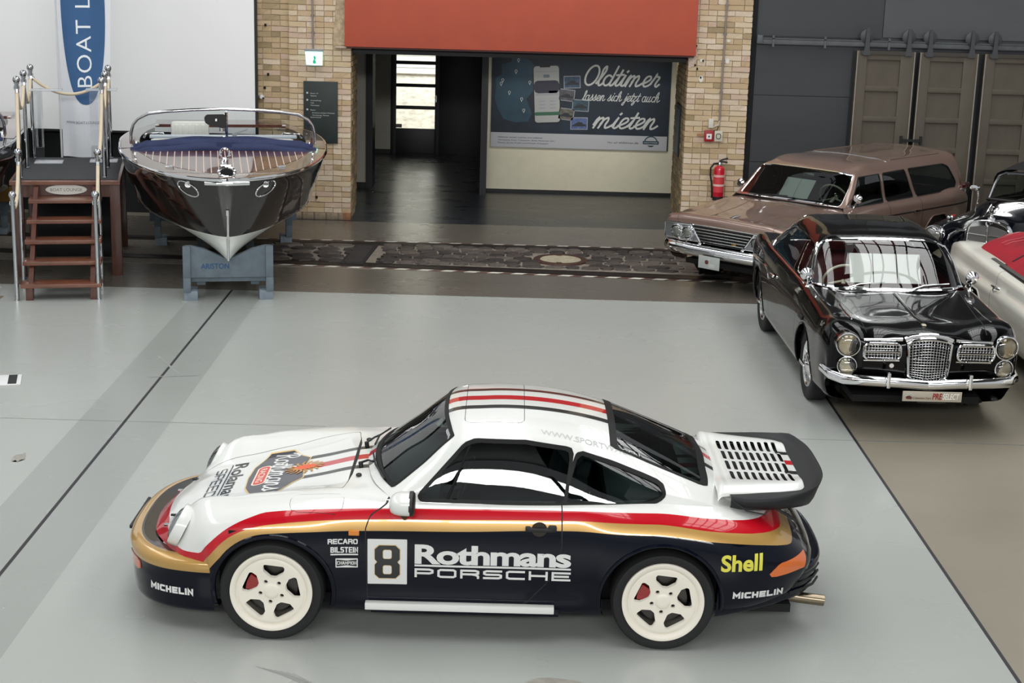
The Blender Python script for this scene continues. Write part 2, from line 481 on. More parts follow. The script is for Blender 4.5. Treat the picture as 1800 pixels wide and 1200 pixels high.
# connected brush script: each glyph = (advance, [strokes]) on a unit x-height
def _arc(cx, cy, rx, ry, a0, a1, n=10):
    return [(cx+rx*math.cos(math.radians(a0+(a1-a0)*k/n)), cy+ry*math.sin(math.radians(a0+(a1-a0)*k/n))) for k in range(n+1)]
_o = _arc(.34, .5, .30, .5, 70, 430, 16)
_bowl = _arc(.34, .5, .31, .5, 50, 360, 14)
_up = lambda x: [(x, .0), (x+.16, .12)]
_SCR = {
 'O': (1.15, [_arc(.55, .95, .52, .95, 60, 430, 22)]),
 'R': (1.25, [[(.25, 0), (.32, .9), (.42, 1.8)], _arc(.45, 1.38, .45, .45, 110, -90, 12)+[(.35, .92), (.6, .85), (.85, .2), (1.0, 0), (1.2, .12)], [(.42, 1.8), (.1, 1.6), (-.05, 1.3)]]),
 'l': (.52, [[(0, .2), (.3, .95), (.42, 1.6), (.34, 1.85), (.22, 1.7), (.18, 1.0), (.17, .25), (.28, 0), (.42, .05), (.55, .25)]]),
 'd': (.95, [_bowl, [(.82, 1.85), (.68, .6), (.64, .2), (.72, 0), (.84, .03), (.98, .22)]]),
 't': (.52, [[(.0, .2), (.3, 1.0), (.36, 1.5)], [(.36, 1.5), (.22, .5), (.18, .15), (.28, 0), (.42, .05), (.55, .24)], [(.02, 1.02), (.58, 1.08)]]),
 'i': (.48, [[(0, .2), (.24, 1.0)], [(.24, 1.0), (.14, .3), (.16, .05), (.28, 0), (.4, .08), (.5, .25)], [(.28, 1.36), (.33, 1.44)]]),
 'm': (1.42, [[(0, .3), (.14, .9), (.2, 1.0), (.2, .8), (.08, 0)], [(.12, .4), (.34, .9), (.5, 1.0), (.56, .85), (.46, 0)], [(.5, .4), (.72, .9), (.9, 1.0), (.96, .85), (.9, .2), (.98, 0), (1.14, .05), (1.42, .3)]]),
 'n': (1.0, [[(0, .3), (.14, .9), (.2, 1.0), (.2, .8), (.08, 0)], [(.12, .4), (.34, .9), (.52, 1.0), (.58, .85), (.52, .2), (.6, 0), (.76, .05), (1.0, .3)]]),
 'e': (.72, [[(.0, .25), (.35, .45), (.58, .75), (.5, .98), (.3, .98), (.1, .65), (.1, .25), (.28, 0), (.5, .05), (.74, .28)]]),
 'r': (.72, [[(0, .3), (.2, .95), (.24, 1.2), (.3, .98), (.52, .95), (.44, .4), (.44, .1), (.54, 0), (.74, .22)]]),
 'a': (.92, [_bowl, [(.68, 1.0), (.60, .3), (.66, .02), (.76, .02), (.94, .25)]]),
 's': (.68, [[(0, .2), (.3, .8), (.36, 1.1), (.44, .7), (.48, .25), (.32, 0), (.1, .06)], [(.4, .06), (.7, .25)]]),
 'c': (.68, [_arc(.34, .5, .30, .5, 50, 300, 12)+[(.72, .25)]]),
 'h': (.98, [[(0, .2), (.3, .95), (.42, 1.6), (.34, 1.85), (.24, 1.7), (.08, 0)], [(.12, .4), (.34, .9), (.5, 1.0), (.56, .85), (.5, .2), (.58, 0), (.74, .05), (.98, .3)]]),
 'j': (.46, [[(0, .2), (.26, 1.0), (.08, -.5), (-.08, -.75), (-.26, -.6), (-.1, -.25), (.46, .25)], [(.3, 1.36), (.35, 1.44)]]),
 'z': (.72, [[(.05, .9), (.5, .98), (.1, .1), (.4, .02), (.3, -.5), (.1, -.7), (-.02, -.5), (.25, -.15), (.72, .25)]]),
 'u': (.98, [[(0, .25), (.18, 1.0), (.08, .3), (.14, .02), (.34, .05), (.6, 1.0)], [(.62, 1.0), (.52, .25), (.6, 0), (.74, .04), (.98, .28)]]),
 'o': (.85, [_o, [(.5, .92), (.85, .7)]]),
 ' ': (.55, []),
}
def _smooth(L, k=4):
    if len(L) < 3 or len(L) > 11: return L
    P = np.array(L, float); t = np.concatenate([[0], np.cumsum(np.linalg.norm(np.diff(P, axis=0), axis=1)+1e-4)])
    q = np.concatenate([np.linspace(t[i], t[i+1], k, endpoint=False) for i in range(len(t)-1)]+[[t[-1]]])
    return interp(P[:, None, :], t, q, 0)[:, 0, :].tolist()
def SCRIPT(s, xh, w, width=None, slant=.32):
    lines = []; x = 0
    for ch in s:
        adv, st = _SCR[ch]
        for L in st: lines.append([(x+px+py*slant, py) for px, py in _smooth(L)])
        x += adv
    k = (width/x) if width else xh
    return stroke_pm([[(px*k, py*xh) for px, py in L] for L in lines], w)

_CAP = {'P': [[(0, 0), (0, 1), (.82, 1), (1, .88), (1, .58), (.82, .45), (0, .45)]], 'O': [[(.12, 0), (.88, 0), (1, .14), (1, .86), (.88, 1), (.12, 1), (0, .86), (0, .14), (.12, 0)]],
 'R': [[(0, 0), (0, 1), (.82, 1), (1, .88), (1, .60), (.82, .48), (0, .48)], [(.62, .48), (.86, .40), (1, .2), (1, 0)]], 'S': [[(0, 0), (.85, 0), (1, .12), (1, .40), (.88, .5), (.12, .5), (0, .62), (0, .88), (.14, 1), (1, 1)]],
 'C': [[(1, 0), (.14, 0), (0, .14), (0, .86), (.14, 1), (1, 1)]], 'H': [[(0, 0), (0, 1)], [(1, 0), (1, 1)], [(0, .5), (1, .5)]], 'E': [[(1, 0), (0, 0), (0, 1), (1, 1)], [(0, .5), (.9, .5)]],
 'M': [[(0, 0), (0, 1), (.5, .35), (1, 1), (1, 0)]], 'I': [[(.5, 0), (.5, 1)]], 'L': [[(0, 1), (0, 0), (1, 0)]], 'N': [[(0, 0), (0, 1), (1, 0), (1, 1)]], 'A': [[(0, 0), (.4, 1), (.6, 1), (1, 0)], [(.15, .35), (.85, .35)]],
 'B': [[(0, 0), (0, 1), (.8, 1), (.96, .88), (.96, .62), (.8, .52), (0, .52)], [(.8, .52), (1, .4), (1, .12), (.84, 0), (0, 0)]], 'T': [[(.5, 0), (.5, 1)], [(0, 1), (1, 1)]], 'D': [[(0, 0), (0, 1), (.75, 1), (1, .8), (1, .2), (.75, 0), (0, 0)]]}
def block_caps(s, h, w, sw, gap=.2):
    """squared stroke capitals, w wide in all"""
    adv = [.30 if c == 'I' else (1.15 if c == 'M' else 1.) for c in s]; g = w/(sum(adv)+gap*(len(s)-1)); out = []; x0 = 0
    for c, a in zip(s, adv):
        for ln in _CAP[c]: out.append([(x0+sw/2+x*(g*a-sw), sw/2+y*(h-sw)) for x, y in ln])
        x0 += g*(a+gap)
    return stroke_pm(out, sw)
# ================================================================== wheels
def polar_pm(prof, seg, axis_sign=-1):
    """disc facing -Y from (radius, y) profile"""
    V, F = [], []; n = len(prof)
    for r, yy in prof:
        for k in range(seg):
            a = 2*math.pi*k/seg; V.append((r*math.cos(a), yy, r*math.sin(a), 0, 0, 0, r, a))
    for i in range(n-1):
        for k in range(seg):
            a, b = i*seg+k, i*seg+(k+1) % seg; F.append((a, b, b+seg, a+seg))
    p = PM(V, F); p.normals()
    if p.V[:, 4].mean() > 0: p.F = [f[::-1] for f in p.F]; p.V[:, 3:6] *= -1
    return p
def tyre_prof(ro, ri, w):
    h = ro-ri
    return [(ri, -w*.40), (ri+h*.10, -w*.46), (ri+h*.45, -w*.5), (ri+h*.80, -w*.485), (ro-.012, -w*.45), (ro-.003, -w*.40), (ro, -w*.3), (ro, 0),
            (ro, w*.3), (ro-.003, w*.40), (ro-.012, w*.45), (ri+h*.5, w*.5), (ri, w*.40)]
def copy_tree(o, parent=None):
    c = o.copy(); COL.objects.link(c); c.parent = parent
    for ch in list(o.children): copy_tree(ch, c)
    return c
def place_wheels(proto, root, spots):
    """first spot moves the prototype, the others are copies; side -1: outer face to -Y, +1 to +Y"""
    for i, (x, y, z, side, *rest) in enumerate(spots):
        w = proto if i == 0 else copy_tree(proto, root)
        w.parent = root; w.location = (x, y, z); st = rest[0] if rest else 0
        w.rotation_euler = (0, 0, (0 if side < 0 else math.pi)+st)

def cup_wheel():
    """white five-hole wheel"""
    W = mat('wheel_white', '#e9e2d4', .42)
    prof = [(.0008, -.001), (.02, -.001), (.038, -.001), (.041, .004), (.048, .006), (.055, .006), (.060, .006), (.065, .006), (.070, .006), (.076, .006), (.085, .005), (.10, .004), (.115, .002), (.13, .0), (.16, -.003), (.185, -.004), (.192, -.002), (.199, .004), (.205, .003), (.210, -.012), (.236, -.016), (.239, -.012), (.2395, .004)]
    p = polar_pm(prof, 160)
    for k in range(5):
        a = math.radians(84+72*k); ca, sa = math.cos(a), math.sin(a)
        r = p.x*ca+p.z*sa; t = -p.x*sa+p.z*ca
        f = sdp(r, t, [(.098, -.010), (.098, .010), (.126, .046), (.149, .050), (.149, -.050), (.126, -.046)], .0135)
        p.take(~p.cut(f))
        a = math.radians(84+36+72*k)
        f = np.hypot(p.x-.0655*math.cos(a), p.z-.0655*math.sin(a))-.0125
        p.take(~p.cut(f))
    p.thicken(.03)
    # rounded hole edges come from the slightly glossy paint; barrel behind
    o = p.build('wheel', W)
    bm = bmesh.new(); add_lathe(bm, tyre_prof(.302, .236, .215), 72, 'Y', c=(0, .095, 0), caps=False)
    bmesh.ops.recalc_face_normals(bm, faces=bm.faces)
    bm_obj('tyre', bm, TYRE, o, smooth=40)
    lathe('rim_barrel', [(.235, .0), (.20, .02), (.19, .12), (.20, .19), (.196, .19), (.186, .12), (.196, .02), (.231, 0)], mat('wheel_barrel', '#8d887e', .5), o, 48, 'Y', caps=False)
    lathe('brake_disc', [(.0, .045), (.06, .045), (.062, .06), (.145, .06), (.145, .085), (.0, .085)], mat('brake_disc_steel', '#4a4846', .35, 1), o, 40, 'Y')
    bm = bmesh.new()
    for k in range(-2, 3):
        a = math.radians(160+k*7); add_box(bm, (.115*math.cos(a), .05, .115*math.sin(a)), (.075, .05, .024), Matrix.Rotation(-a, 3, 'Y'), bev=.004)
    bm_obj('brake_caliper', bm, mat('caliper_red', '#8c1113', .35, coat=.5), o, smooth=40)
    for k in range(5):
        a = math.radians(84+36+72*k)
        lathe('lug_nut', [(.0, .012), (.008, .012), (.009, .03), (.0, .03)], mat('lug_dark', '#1c1a19', .4, .6), o, 8, 'Y', loc=(.0655*math.cos(a), .004, .0655*math.sin(a)))
    return o
# ================================================================== the white, navy and gold racing coupe
def racing_coupe():
    root = thing('sports_car', 'white racing coupe with navy flanks, red and gold stripes, number 8 and a whale tail', 'car', (-1.322, 9.45, 0))
    WHITE = mat('paint_white', '#dddeda', .32, coat=1., spec=.2)
    RED = mat('paint_red', '#b90a1e', .3, coat=1., spec=.15)
    GOLD = mat('paint_gold', '#bd9450', .34, .35, coat=1.)
    NAVY = mat('paint_navy', '#060a18', .3, coat=1., spec=.04)
    BLK = mat('paint_black', '#0b0a0c', .3, coat=.8)
    GAP = mat('panel_gap', '#101012', .7)
    SEAL = mat('window_seal', '#0a0a0b', .5, spec=.25)
    PAINT = [WHITE, RED, GOLD, NAVY, BLK, GAP]
    WHT = 0
    # ---- lower body: (x, y, z) rows from the sill up and in to the centre line
    S = [
     [(-.355, .66, .16), (-.36, .76, .17), (-.36, .80, .30), (-.37, .80, .39), (-.47, .785, .44), (-.56, .74, .45), (-.645, .60, .455), (-.755, .40, .46), (-.80, .2, .46), (-.815, 0, .46)],
     [(-.354, .66, .16), (-.358, .77, .17), (-.358, .81, .30), (-.365, .815, .41), (-.42, .81, .52), (-.495, .77, .555), (-.585, .60, .585), (-.675, .40, .535), (-.715, .2, .535), (-.73, 0, .535)],
     [(-.353, .66, .16), (-.356, .775, .17), (-.356, .82, .30), (-.36, .835, .43), (-.38, .835, .585), (-.43, .775, .665), (-.495, .59, .722), (-.535, .40, .625), (-.56, .2, .607), (-.575, 0, .605)],
     [(-.25, .66, .16), (-.25, .78, .17), (-.25, .83, .30), (-.25, .852, .45), (-.25, .850, .64), (-.25, .785, .738), (-.25, .595, .778), (-.25, .41, .70), (-.25, .2, .688), (-.25, 0, .687)],
     [(0, .68, .17), (0, .80, .18), (0, .85, .32), (0, .872, .50), (0, .862, .69), (0, .79, .778), (0, .60, .81), (0, .42, .757), (0, .2, .748), (0, 0, .748)],
     [(.22, .68, .17), (.22, .80, .18), (.22, .845, .32), (.22, .865, .50), (.22, .858, .69), (.22, .79, .792), (.22, .61, .826), (.22, .43, .803), (.22, .2, .796), (.22, 0, .796)],
     [(.40, .68, .17), (.40, .79, .18), (.40, .82, .32), (.40, .84, .50), (.40, .838, .69), (.40, .78, .798), (.41, .62, .832), (.41, .44, .835), (.41, .2, .842), (.41, 0, .843)],
     [(.60, .68, .17), (.60, .79, .18), (.60, .81, .32), (.60, .83, .50), (.60, .828, .69), (.60, .775, .80), (.60, .665, .822), (.60, .46, .84), (.60, .2, .86), (.60, 0, .865)],
     [(1.1, .68, .17), (1.1, .79, .18), (1.1, .81, .32), (1.1, .828, .50), (1.1, .826, .69), (1.1, .78, .795), (1.1, .715, .815), (1.1, .5, .82), (1.1, .2, .82), (1.1, 0, .82)],
     [(1.62, .68, .17), (1.62, .79, .18), (1.62, .81, .32), (1.62, .83, .50), (1.62, .828, .69), (1.62, .785, .795), (1.62, .72, .822), (1.62, .5, .82), (1.62, .2, .82), (1.62, 0, .82)],
     [(1.80, .68, .17), (1.80, .79, .18), (1.80, .815, .32), (1.80, .838, .50), (1.80, .835, .69), (1.80, .79, .80), (1.80, .72, .83), (1.80, .5, .82), (1.80, .2, .82), (1.80, 0, .82)],
     [(1.93, .69, .17), (1.93, .80, .18), (1.93, .85, .32), (1.93, .872, .50), (1.93, .862, .70), (1.93, .80, .805), (1.93, .72, .835), (1.93, .5, .82), (1.93, .2, .82), (1.93, 0, .82)],
     [(2.25, .70, .18), (2.25, .83, .20), (2.25, .872, .34), (2.25, .89, .50), (2.25, .878, .70), (2.25, .81, .80), (2.25, .70, .842), (2.25, .5, .83), (2.25, .2, .83), (2.25, 0, .83)],
     [(2.55, .70, .21), (2.55, .82, .23), (2.55, .865, .36), (2.55, .882, .50), (2.55, .866, .665), (2.55, .80, .762), (2.55, .68, .806), (2.55, .48, .83), (2.55, .2, .845), (2.55, 0, .848)],
     [(2.80, .68, .24), (2.80, .79, .26), (2.80, .83, .36), (2.80, .845, .48), (2.80, .83, .60), (2.80, .77, .69), (2.80, .64, .742), (2.80, .45, .77), (2.80, .2, .785), (2.80, 0, .788)],
     [(2.98, .62, .28), (2.98, .72, .30), (2.98, .76, .38), (2.98, .775, .46), (2.985, .765, .55), (2.99, .70, .615), (2.995, .58, .655), (3.0, .42, .68), (3.0, .2, .695), (3.0, 0, .70)],
     [(3.04, .58, .30), (3.05, .66, .32), (3.06, .70, .39), (3.07, .705, .45), (3.085, .69, .51), (3.10, .63, .545), (3.115, .52, .57), (3.125, .38, .585), (3.13, .2, .595), (3.13, 0, .60)],
     [(3.06, .55, .30), (3.07, .62, .32), (3.09, .66, .38), (3.11, .665, .43), (3.13, .65, .465), (3.155, .59, .485), (3.18, .49, .495), (3.195, .36, .50), (3.205, .2, .505), (3.21, 0, .505)],
     [(3.06, .50, .30), (3.07, .58, .32), (3.09, .62, .37), (3.11, .63, .41), (3.135, .62, .425), (3.16, .57, .43), (3.185, .48, .435), (3.20, .36, .435), (3.215, .2, .435), (3.22, 0, .435)],
    ]
    body = PM.grid([mirror_rows(r) for r in S], .035, .032, flip=True)
    ay = lambda: np.abs(body.y)
    # wheel openings
    for cx, cz, r in ((.005, .29, .348), (2.255, .298, .352)):
        f = np.hypot(body.x-cx, body.z-cz)-r
        f = np.maximum(f, .45-ay()); f = np.maximum(f, body.z-.66)
        body.take(~body.cut(f))
    # cabin opening
    f = np.maximum(np.maximum(.54+.17*(body.y/.655)**2-body.x, body.x-2.42), np.maximum(np.abs(body.y)-.655, .74-body.z))
    body.take(~body.cut(f))
    # ---- greenhouse
    G = [
     [(.62, .700, .80), (.64, .695, .815), (.665, .655, .822), (.575, .50, .845), (.51, .25, .862), (.487, 0, .866)],
     [(.80, .715, .80), (.82, .708, .818), (.86, .615, .985), (.80, .470, 1.015), (.755, .24, 1.045), (.742, 0, 1.05)],
     [(.98, .720, .80), (1.0, .712, .82), (1.055, .565, 1.150), (1.035, .450, 1.195), (1.008, .24, 1.222), (1.0, 0, 1.228)],
     [(1.2, .722, .80), (1.2, .714, .82), (1.2, .565, 1.165), (1.2, .468, 1.213), (1.2, .24, 1.247), (1.2, 0, 1.253)],
     [(1.45, .724, .80), (1.45, .716, .823), (1.45, .568, 1.163), (1.45, .475, 1.21), (1.45, .24, 1.25), (1.45, 0, 1.257)],
     [(1.72, .726, .80), (1.72, .718, .827), (1.72, .575, 1.128), (1.72, .478, 1.178), (1.72, .25, 1.222), (1.72, 0, 1.23)],
     [(1.95, .730, .80), (1.95, .720, .83), (1.95, .590, 1.055), (1.95, .480, 1.118), (1.95, .25, 1.17), (1.95, 0, 1.182)],
     [(2.20, .735, .79), (2.22, .705, .835), (2.26, .625, .928), (2.25, .490, 1.005), (2.25, .25, 1.058), (2.25, 0, 1.072)],
     [(2.40, .725, .76), (2.45, .685, .805), (2.52, .620, .828), (2.55, .485, .880), (2.56, .25, .912), (2.57, 0, .92)],
     [(2.50, .70, .73), (2.58, .66, .76), (2.68, .59, .765), (2.74, .46, .785), (2.75, .25, .80), (2.75, 0, .805)],
    ]
    gh = PM.grid([mirror_rows(r) for r in G], .033, .03, flip=True)
    full = body.copy().add(gh); 
    # glass regions
    gl_wind = gh.take(~gh.cut(sdp(gh.V[:, 6], gh.V[:, 7], [(.30, 2.42), (1.80, 2.42), (1.80, 7.58), (.30, 7.58)], .12)))
    side_pts = [(.862, .850), (1.108, 1.116), (1.16, 1.135), (1.45, 1.134), (1.70, 1.102), (1.667, .846)]
    q_pts = [(1.712, .858), (1.775, 1.070), (1.95, 1.018), (2.14, .948), (2.225, .912), (2.232, .895), (2.20, .880), (2.10, .866)]
    seals = PM(np.zeros((0, 8)), [])
    panes = {}
    for nm, pts, r in (('door', side_pts, .012), ('quarter', q_pts, .022)):
        for sgn in (-1, 1):
            other = np.where(gh.y*sgn < .3, 1., -1.)
            f = np.maximum(sdp(gh.x, gh.z, pts, r), .3-gh.y*sgn)
            rim = np.maximum(f-.020, .3-gh.y*sgn)
            out = gh.take(~gh.cut(rim))
            f = np.maximum(sdp(out.x, out.z, pts, r), .3-out.y*sgn)
            sd = out.cut(f); pane = out.take(~sd); panes[(nm, sgn)] = pane
            out.offset(.003).thicken(.012).build(nm+'_window_seal', SEAL, root)
    # windscreen and rear window with black rubber frames
    rw = gh.take(~gh.cut(sdp(gh.V[:, 6], gh.V[:, 7], [(6.16, 3.02), (7.80, 3.02), (7.80, 6.98), (6.16, 6.98)], .16)))
    for p, lo, hi, m0, m1, nm in ((gl_wind, .30, 1.80, 2.42, 7.58, 'windscreen'), (rw, 6.16, 7.80, 3.02, 6.98, 'rear_window')):
        sd = p.cut(sdp(p.V[:, 6], p.V[:, 7], [(lo+.07, m0+.05), (hi-.05, m0+.05), (hi-.05, m1-.05), (lo+.07, m1-.05)], .08))
        pane = p.take(~sd); panes[(nm, 0)] = pane
        p.offset(.004).thicken(.014).build(nm+'_seal', SEAL, root)
    TINT = glass('car_glass', '#a9b8b5', .05); TINT2 = glass('car_glass_rear', '#7f918f', .05)
    for (nm, sgn), p in panes.items():
        p.offset(-.004).build(nm if nm.endswith(('screen', 'window')) else nm+'_window', TINT2 if nm == 'rear_window' else TINT, root)
    # divider bar of the small front quarter light
    for sgn in (-1, 1):
        tube('quarter_light_bar', [(1.005, sgn*.705, .84), (1.125, sgn*.585, 1.125)], .008, SEAL, root, 8)
    # ---- paint: stripe boundaries over the flanks
    g_rt = pl([(-.9, .53), (-.70, .53), (-.62, .50), (-.42, .505), (-.388, .55), (-.255, .672), (-.15, .727), (-.025, .766), (.27, .788), (1.054, .803), (1.674, .81), (2.197, .816), (2.526, .785), (2.856, .735), (3.0, .72)])
    g_rb = pl([(-.9, .2), (-.44, .40), (-.385, .475), (-.256, .615), (-.15, .672), (-.025, .705), (.27, .733), (1.055, .748), (1.676, .76), (2.2, .766), (2.529, .729), (2.858, .69), (3.0, .67)])
    g_gb = pl([(-.9, .1), (-.42, .33), (-.37, .41), (-.257, .537), (-.15, .612), (-.025, .657), (.27, .673), (1.056, .684), (1.678, .705), (2.2, .709), (2.532, .676), (2.862, .635), (3.05, .60)])
    def stripes(p):
        for g, xr, mi in ((g_rt, 2.945, 1), (g_rb, 2.99, 2), (g_gb, 3.045, 3)):
            # inside (positive) = above the line and ahead of the tail curl
            f = -smax(g(p.x)-p.z, p.x-xr-.0*p.z, .035)
            p.paint(f, mi, lambda c: not (abs(c[1]) < .57 and -.5 < c[0] < 2.5))
        # hood and roof stripes
    def centre_stripes(p, x0, x1):
        a = np.abs(p.y); w = np.maximum(x0-p.x, p.x-x1)
        p.paint(np.maximum(a-.046, w), 1, lambda c: c[2] > .6)
        p.cut(np.abs(p.y)-.188); a = np.abs(p.y); w = np.maximum(x0-.075-p.x, p.x-x1)
        p.paint(np.maximum(np.abs(a-.188)-.031, w), 4, lambda c: c[2] > .6)
    stripes(body)
    for p in (body, gh): centre_stripes(p, .155, 3.0)
    gh.paint(gh.z-(-1), 0)  # (no effect: keeps the roof white)
    def gaps(p, fn, w=.0028, where=None):
        p.cut(fn(p)); p.paint(np.abs(fn(p))-w, 5, where)
    # hood
    hood_pts = [(-.90, -.36), (-.60, -.40), (.0, -.455), (.30, -.53), (.375, -.545), (.405, -.30), (.41, 0), (.405, .30), (.375, .545), (.30, .53), (0, .455), (-.60, .40), (-.90, .36)]
    f = np.maximum(sdp(body.x, body.y, hood_pts, .01), .455-body.z)
    hood = body.take(~body.cut(f))
    gaps(hood, lambda q: sdp(q.x, q.y, hood_pts, .01)+.003, .0018)
    hood.paint(np.maximum(.397-hood.x, np.abs(hood.y)-.5), 5)
    hood.build('hood', PAINT, root)
    # fuel flap, door outlines
    gaps(body, lambda q: sdp(q.x, q.y, [(.14, -.685), (.36, -.685), (.36, -.765), (.14, -.765)], .045), .0012, lambda c: c[2] > .72)
    door_pts = [(.56, .235), (.548, .70), (.575, .76), (.70, .835), (1.66, .85), (1.665, .60), (1.60, .40), (1.47, .25)]
    doors = {}
    for sgn in (-1, 1):
        f = np.maximum(sdp(body.x, body.z, door_pts, .012), .6-body.y*sgn)
        d = body.take(~body.cut(f)); gaps(d, lambda q: sdp(q.x, q.z, door_pts, .012)+.004, .0035)
        doors[sgn] = d.build('door', PAINT, root)
    # sunroof panel
    f = np.maximum(sdp(gh.x, gh.y, [(1.13, -.385), (1.40, -.385), (1.40, .385), (1.13, .385)], .045), 1.1-gh.z)
    sr = gh.take(~gh.cut(f)); gaps(sr, lambda q: sdp(q.x, q.y, [(1.13, -.385), (1.40, -.385), (1.40, .385), (1.13, .385)], .045)+.003, .0018)
    sr.build('sunroof_panel', PAINT, root)
    body.build('body', PAINT, root); gh.build('roof', PAINT, root)
    # dark liners so the cabin is lined and the shell has an inside
    LIN = mat('cabin_trim', '#2a2c2e', .85)
    l1 = full.copy(); l1 = l1.offset(-.02); c = l1.cent()
    keep = [not ((c[k, 2] > .55 and False)) for k in range(len(c))]
    lg = PM.grid([mirror_rows(r) for r in G], .08, .08, flip=True)
    for fcut in (sdp(lg.V[:, 6], lg.V[:, 7], [(.25, 2.4), (1.9, 2.4), (1.9, 7.6), (.25, 7.6)], .1),):
        lg.take(~lg.cut(fcut))
    lg.take(~lg.cut(sdp(lg.V[:, 6], lg.V[:, 7], [(6.1, 2.95), (7.9, 2.95), (7.9, 7.05), (6.1, 7.05)], .1)))
    for pts in (side_pts, q_pts): lg.take(~lg.cut(sdp(lg.x, lg.z, pts, .015)))
    lg.take(lg.cut(lg.V[:, 6]-8.0)); lg.offset(-.016).build('headliner', LIN, root)
    lb = PM.grid([mirror_rows(r) for r in S], .09, .09, flip=True)
    lb.take(~lb.cut(np.maximum(np.maximum(.56+.17*(lb.y/.655)**2-lb.x, lb.x-2.45), np.maximum(np.abs(lb.y)-.66, .7-lb.z))))
    for cx, cz in ((.005, .29), (2.255, .298)): lb.take(~lb.cut(np.maximum(np.hypot(lb.x-cx, lb.z-cz)-.352, .45-np.abs(lb.y))))
    lb.take(~lb.cut(lb.x-.45)); lb.take(lb.cut(lb.x-2.5)); lb.offset(-.024).build('inner_shell', LIN, root)
    bm = bmesh.new()
    add_box(bm, (1.4, 0, .19), (3.3, 1.30, .05)); add_box(bm, (.50, 0, .48), (.05, 1.3, .55)); add_box(bm, (2.36, 0, .53), (.05, 1.2, .62))
    for cx in (.005, 2.255):
        for sg in (-1, 1):
            add_box(bm, (cx, sg*.60, .42), (.70, .03, .52))
            add_box(bm, (cx, sg*.73, .655), (.50, .24, .02))
    bm_obj('floor_pan', bm, DARKV, root)
    # seats, dashboard, wheel
    SEATM = mat('seat_cloth', '#35373b', .9)
    for sg in (-1, 1):
        bm = bmesh.new(); add_box(bm, (1.42, sg*.36, .40), (.50, .46, .16), bev=.05)
        add_box(bm, (1.70, sg*.36, .68), (.14, .44, .52), Matrix.Rotation(.28, 3, 'Y'), bev=.05)
        add_box(bm, (1.80, sg*.36, .97), (.09, .24, .16), Matrix.Rotation(.2, 3, 'Y'), bev=.035)
        bm_obj('seat', bm, SEATM, root, smooth=40)
    bm = bmesh.new(); add_box(bm, (.79, 0, .735), (.34, 1.28, .16), bev=.05); add_box(bm, (2.15, 0, .72), (.42, 1.15, .14), bev=.04)
    bm_obj('dashboard', bm, mat('dash_grey', '#5d6163', .7), root, smooth=40)
    bm = bmesh.new()
    R = Matrix.Rotation(math.radians(-70), 3, 'Y')
    add_tube(bm, [Vector((1.08, -.36, .80))+R @ Vector((.18*math.cos(a), .18*math.sin(a), 0)) for a in np.linspace(0, 2*math.pi, 33)[:-1]], .014, 8, True)
    for a in (0, 2.1, 4.2): add_tube(bm, [(1.08, -.36, .80), Vector((1.08, -.36, .80))+R @ Vector((.18*math.cos(a), .18*math.sin(a), 0))], .012, 6)
    add_tube(bm, [(1.08, -.36, .80), (.85, -.36, .72)], .03, 8)
    bm_obj('steering_wheel', bm, BLACKP, root, smooth=40)
    # interior mirror
    box('interior_mirror', (.96, 0, 1.12), (.03, .2, .06), BLACKP, root, bev=.01)
    # ---- bumpers swept around the ends
    def sweep(outline, levels, n=60):
        """outline: half plan curve [(y, x)], levels: [(z, inset, dx)] -> full width patch"""
        ys = np.array([p[0] for p in outline]); xs = np.array([p[1] for p in outline])
        half = [(ys[i], xs[i]) for i in range(len(ys))]
        C = []
        for z, ins, dx in levels:
            row = []
            for i in range(len(half)):
                y, x = half[i]; a = half[max(i-1, 0)]; b = half[min(i+1, len(half)-1)]
                ty, tx = b[0]-a[0], b[1]-a[1]; l = math.hypot(ty, tx)
                if i == 0: ty, tx, l = 1, 0, 1
                ny, nx = (-tx/l, ty/l)  # pointing to +x for increasing y
                sg = 1 if outline[0][1] < outline[-1][1] else -1
                row.append((x+sg*nx*ins+dx, y+sg*ny*ins, z))
            C.append([(x, -y, zz) for x, y, zz in row[:0:-1]]+row)
        return C
    fo = [(0, -.955), (.2, -.948), (.40, -.915), (.56, -.85), (.68, -.755), (.75, -.65), (.79, -.53), (.81, -.42), (.815, -.345)]
    lv = [(.125, .05, 0), (.14, .022, 0), (.19, .012, 0), (.30, .006, 0), (.365, .004, 0), (.385, 0, 0), (.415, -.006, 0), (.445, .0, 0), (.462, .018, 0), (.468, .035, 0), (.470, .060, 0), (.462, .10, 0), (.452, .15, 0)]
    fb = PM.grid(sweep(fo, lv), .02, .03, flip=False)
    if fb.V[np.argmin(fb.x), 3] > 0: fb.F = [q[::-1] for q in fb.F]; fb.V[:, 3:6] *= -1
    fb.M = [3]*len(fb.F)
    fb.paint(np.maximum(.385-fb.z, (fb.V[:, 6]-10.15)), 2)
    c = fb.cent()
    for k in range(len(c)):
        if c[k, 6] > 10.15: fb.M[k] = 4
    full.add(fb)
    fbo = fb.build('front_bumper', PAINT, root)
    box('front_lip', (-.962, .05, .425), (.02, .52, .022), BLACKP, fbo, bev=.005)
    ORG = mat('amber_lens', '#d4661c', .2, coat=1.)
    for sg in (-1, 1):
        p = fb.copy(); f = np.maximum(sdp(np.abs(p.y)*1., p.z, [(.41, .318), (.60, .318), (.60, .372), (.41, .372)], .008), -sg*p.y)
        d = p.take(~p.cut(f)); c = d.cent(); d.offset(.006).thicken(.01).build('indicator_lens', mat('front_indicator', '#c8551e', .25, coat=1.), root)
    ro = [(0, 3.285), (.2, 3.278), (.40, 3.245), (.53, 3.19), (.64, 3.09), (.71, 2.98), (.765, 2.86), (.80, 2.76), (.83, 2.66), (.85, 2.585)]
